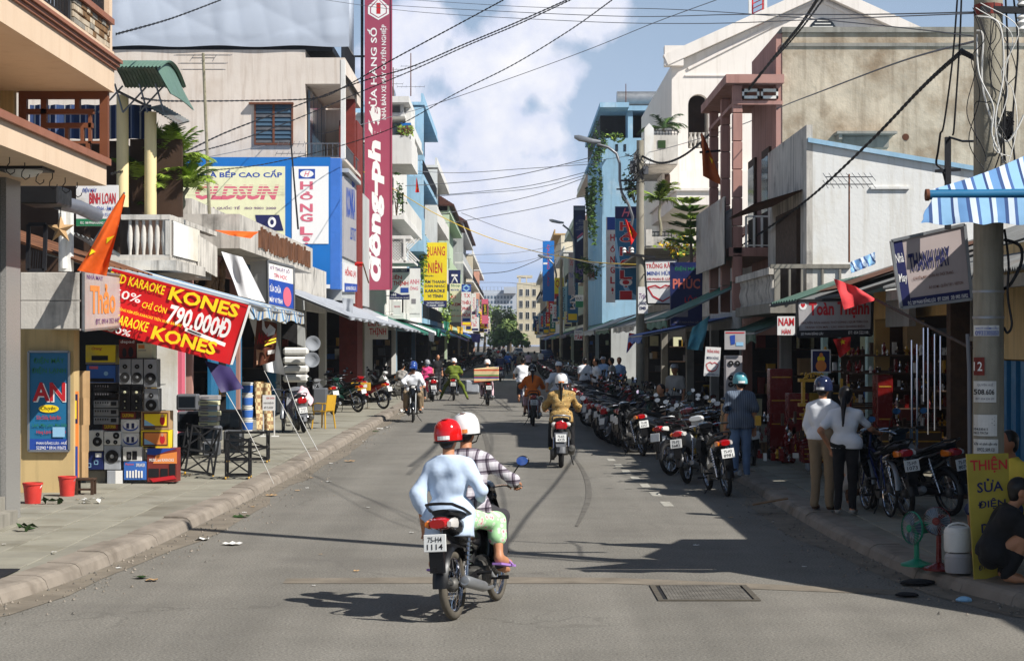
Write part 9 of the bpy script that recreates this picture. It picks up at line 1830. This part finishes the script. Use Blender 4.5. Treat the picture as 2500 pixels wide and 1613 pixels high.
person('man in a white cap and polo shirt cycling towards the camera', ride_pose(-.05,.10, anL=(-.08,.14,.24), toL=(.06,.14,.2), knL=(.18,.13,.66)), (gX(1364,50),50,0), R2(-92), shirt='cloth_white', sleeve='short', hem=.05, trousers='cloth_charcoal', cap='helmet_white', glasses=True, fine=.022, loose=.02)
person('man in a striped shirt and light jeans with an aqua helmet at the right shops', stand_pose(1.62), tuple(gpos(1808,1166,.13)), R2(95), shirt='shirt_stripe', sleeve='short', hem=.10, trousers='cloth_jeans', helmet='helmet_aqua', shoes='cloth_grey', fine=.017, loose=.025, hands=('relax','relax'))
person('man in a pale shirt, tan trousers and dark helmet by the altar shop', stand_pose(1.66, elL=(.0,.205,1.05), wrL=(.12,.18,.86), elR=(-.06,-.23,1.03), wrR=(.0,-.24,.84)), tuple(gpos(2008,1246,.13)), R2(62), shirt='cloth_white', sleeve='long', hem=.0, trousers='cloth_khaki', helmet='helmet_navy', shoes='cloth_brown', fine=.016, loose=.010, hands=('relax','relax'), strap=False)
person('woman in a white tee with a long black ponytail reaching out by the altar shop', stand_pose(1.56, sh_=(0,.15,1.31), elR=(.16,-.30,1.10), wrR=(.38,-.34,1.04), hdR=(.5,-.36,1.05), elL=(-.14,.30,1.08), wrL=(-.02,.22,.90)), tuple(gpos(2064,1255,.13)), R2(70), shirt='cloth_white', sleeve='short', hem=.03, trousers='cloth_black', leg='tight', pony=True, shoes='cloth_grey', fine=.015, female=True, loose=.005, hands=('relax','relax'))
SQ = dict(pelvis=(-.05,0,.22), neck=(.16,0,.66), head=(.24,0,.81), shL=(.15,.17,.62), shR=(.15,-.17,.62), elL=(.36,.2,.44), elR=(.36,-.2,.44), wrL=(.54,.12,.38), wrR=(.54,-.12,.38), hipL=(-.02,.1,.22), hipR=(-.02,-.1,.22), knL=(.30,.16,.46), knR=(.30,-.16,.46), anL=(.10,.14,.08), anR=(.10,-.14,.08), toL=(.26,.15,.035), toR=(.26,-.15,.035))
person('woman in black squatting in front of the yellow standing sign', SQ, tuple(gpos(2424,1420,.13)), R2(-8), shirt='cloth_black', sleeve='short', hem=.0, trousers='cloth_black', fine=.016, shoes=None, loose=.03, hands=('relax','relax'), female=True)
person('person in a yellow shirt sitting behind the yellow standing sign', sit_pose(.42), (4.88,18.2,.13), R2(200), skin='skin_dark', shirt='cloth_yellow', sleeve='short', hem=.05, trousers='cloth_darkblue', leg='short', fine=.018, hands=('relax','relax'))
person('person in a white sleeve crouching at the right edge', SQ, (5.05,17.0,.13), R2(200), shirt='cloth_white', sleeve='short', trousers='cloth_grey', fine=.02, hands=('relax','relax'))
person('person in drab brown bending over goods behind the couple', SQ, (4.55,24.6,.13), R2(80), shirt='cloth_grey', sleeve='long', trousers='cloth_brown', fine=.02, cap='cloth_grey', hands=('relax','relax'), loose=.04)
person('man in a beige shirt and cap standing in a doorway on the right', stand_pose(1.6), (gX(1648,45),45,.13), R2(-120), shirt='cloth_grey', sleeve='short', trousers='cloth_charcoal', cap='helmet_grey', fine=.024)
for k, (x, D, rz, m, l_) in enumerate([(1456,63,200,'cloth_white','person in a white shirt standing among the parked motorbikes'),(1428,66,100,'cloth_white','person in white leaning over the parked motorbikes'),(1474,70,230,'cloth_blueshirt','person in a pale shirt and cap behind the white shirted one'),(1512,68,250,'cloth_blueshirt','person in light blue among the shops near the lamp pole'),(1494,66,160,'cloth_grey','person in grey beside the light blue shirted one')]): person(l_, stand_pose(1.6), (gX(x,D),D,.13), R2(rz), shirt=m, sleeve='short', trousers='cloth_charcoal', cap='helmet_grey' if k == 2 else None, fine=.028, hem=.05)
person('man in black sitting on the ground by the lamp pole shops', sit_pose(.4), (gX(1622,40),40,.13), R2(220), shirt='cloth_black', trousers='cloth_charcoal', fine=.024)
person('person in a grey tee sitting under the left awnings', sit_pose(.55), (gX(980,68),68,.13), R2(70), shirt='cloth_grey', trousers='cloth_charcoal', fine=.028, hem=.06)
person('woman in pink with a pale blue head scarf on the left', stand_pose(1.55), (gX(1043,76),76,.0), R2(-80), shirt='cloth_pink', sleeve='long', hem=.1, trousers='cloth_charcoal', helmet='helmet_grey', mask='ink_sky', fine=.028, female=True)
person('man in black standing under the left awnings', stand_pose(1.62), (gX(1068,82),82,.13), R2(-60), shirt='cloth_black', trousers='cloth_charcoal', fine=.03)
for k, (x, D, m, l_) in enumerate([(1305,150,'cloth_grey','person in grey walking away far up the road'),(1270,128,'cloth_khaki','person in a tan shirt in the crowd far up the road'),(1290,140,'cloth_ltpink','person in pale pink far up the road'),(1320,165,'cloth_white','person in white far up by the parked motorbikes')]): person(l_, stand_pose(1.62), (gX(x,D),D,0), R2(90), shirt=m, trousers='cloth_black', fine=.04, hem=.04)
for k, (x, D, c, m, h, a) in enumerate([(1240,135,'bike_blue','tarp_blue','helmet_white',90),(1262,130,'bike_black','cloth_darkblue','helmet_grey',90),(1196,190,'bike_black','cloth_black','helmet_black',-90),(1212,215,'bike_red','cloth_pink','helmet_white',-90),(1228,230,'bike_black','cloth_darkblue','helmet_blue',90),(1206,250,'bike_red','cloth_white','helmet_red',-90)]):
 l_ = ['blue clad','navy clad','black clad','pink clad','indigo clad','white clad'][k]; X = gX(x,D); far_bike('distant motorbike of the %s rider' % l_, X, D, R2(a), c); person('%s rider on a distant motorbike' % l_, ride_pose(0,0), (X,D,0), R2(a), shirt=m, sleeve='long', trousers='cloth_black', helmet=h, fine=.045, loose=.03)
for k in range(10):
 D = 150+k*22; x = gX(1188+rs.uniform(0,75), D); a = rs.choice([90,90,-90]); m = rs.choice(['cloth_white','cloth_darkblue','cloth_grey','cloth_pink','tarp_blue','cloth_black']); n_ = m.split('_')[1]
 far_bike('far motorbike under the %s clad rider, %s in the distant traffic' % (n_, ORD(k+1)), x, D, R2(a), rs.choice(cols)); person('%s clad rider, %s from the front in the distant traffic' % (n_, ORD(k+1)), ride_pose(0,0), (x,D,0), R2(a), shirt=m, sleeve='long', trousers='cloth_black', helmet=rs.choice(['helmet_white','helmet_blue','helmet_red','helmet_black']), fine=.05, loose=.03)
# things carried
hx_, hy_ = heading(1192, 990, R2(94), .6)
b = MB(); b.cbox(hx_-.48, hx_+.42, hy_-.95, hy_-.45, .88, 1.38, .02); b.v = [(x, y, z+.10*(x-hx_)) for x, y, z in b.v]; tag(b.build('load_box', ['box_stripe']), 'big striped woven box strapped on the back of a motorbike', 'box')
b = MB(); b.cbox(hx_-.78, hx_-.28, hy_-.9, hy_-.4, .42, .86, .05); b.v = [(x, y, z-.1*(x-hx_)) for x, y, z in b.v]; tag(b.build('pannier', ['tarp_ltgrey']), 'grey plastic pannier hanging at the left of the box motorbike', 'pannier')
sx_, sy_ = heading(742, 1056, R2(103), .55, .13)
def cl(u, v): 
 a = (u-.5)*2; return Vector((sx_+.16+.28*a*(1-.2*v)-.10*v, sy_-.15-.75*v+.1, .13+1.12-.42*v-.42*abs(a)**2.2+.03*math.sin(u*22+v*5)+.02*math.sin(v*9)))
b = MB(); b.slab(lambda u, v: Vector((sx_+(u-.5)*.5+.02*math.sin(v*8), sy_+.35-.75*v, .13+.93+.16*(1-v)**2-.45*abs(u-.5)**1.5*2+.02*math.sin(u*20+v*6))), 18, 14, Vector((0,0,.008))); tag(b.build('draped_cloth', ['cloth_ltpink'], smooth=70), 'pale pink patterned cloth thrown over the scooter seat', 'cloth')
p = gpos(1720,1150); b = MB(); b.sphere((2.98,30.75,.62), .13, 12, 9, sz=1.35, sx=.85); b.tube([(2.98,30.75,.76),(2.98,30.75,.9)], .02, 5); tag(b.build('shopping_bag', ['tarp_yellow'], smooth=60), 'yellow plastic bag hanging on the white parked motorbike', 'bag')
bpy.data.objects.remove(FARB); drop_protos()
hz = MB(); hz.box(-905, 905, -65, 1605, -1.3, 27); hz = hz.build('haze', [bpy.data.materials.new('haze')], kind='stuff'); hm = hz.data.materials[0]; hm.use_nodes = True; hm.node_tree.nodes.clear()
ho = hm.node_tree.nodes.new('ShaderNodeOutputMaterial'); hv = hm.node_tree.nodes.new('ShaderNodeVolumePrincipled'); hv.inputs['Color'].default_value = (.86, .91, 1, 1); hv.inputs['Density'].default_value = .0003; hv.inputs['Anisotropy'].default_value = .3; hm.node_tree.links.new(hv.outputs[0], ho.inputs['Volume'])
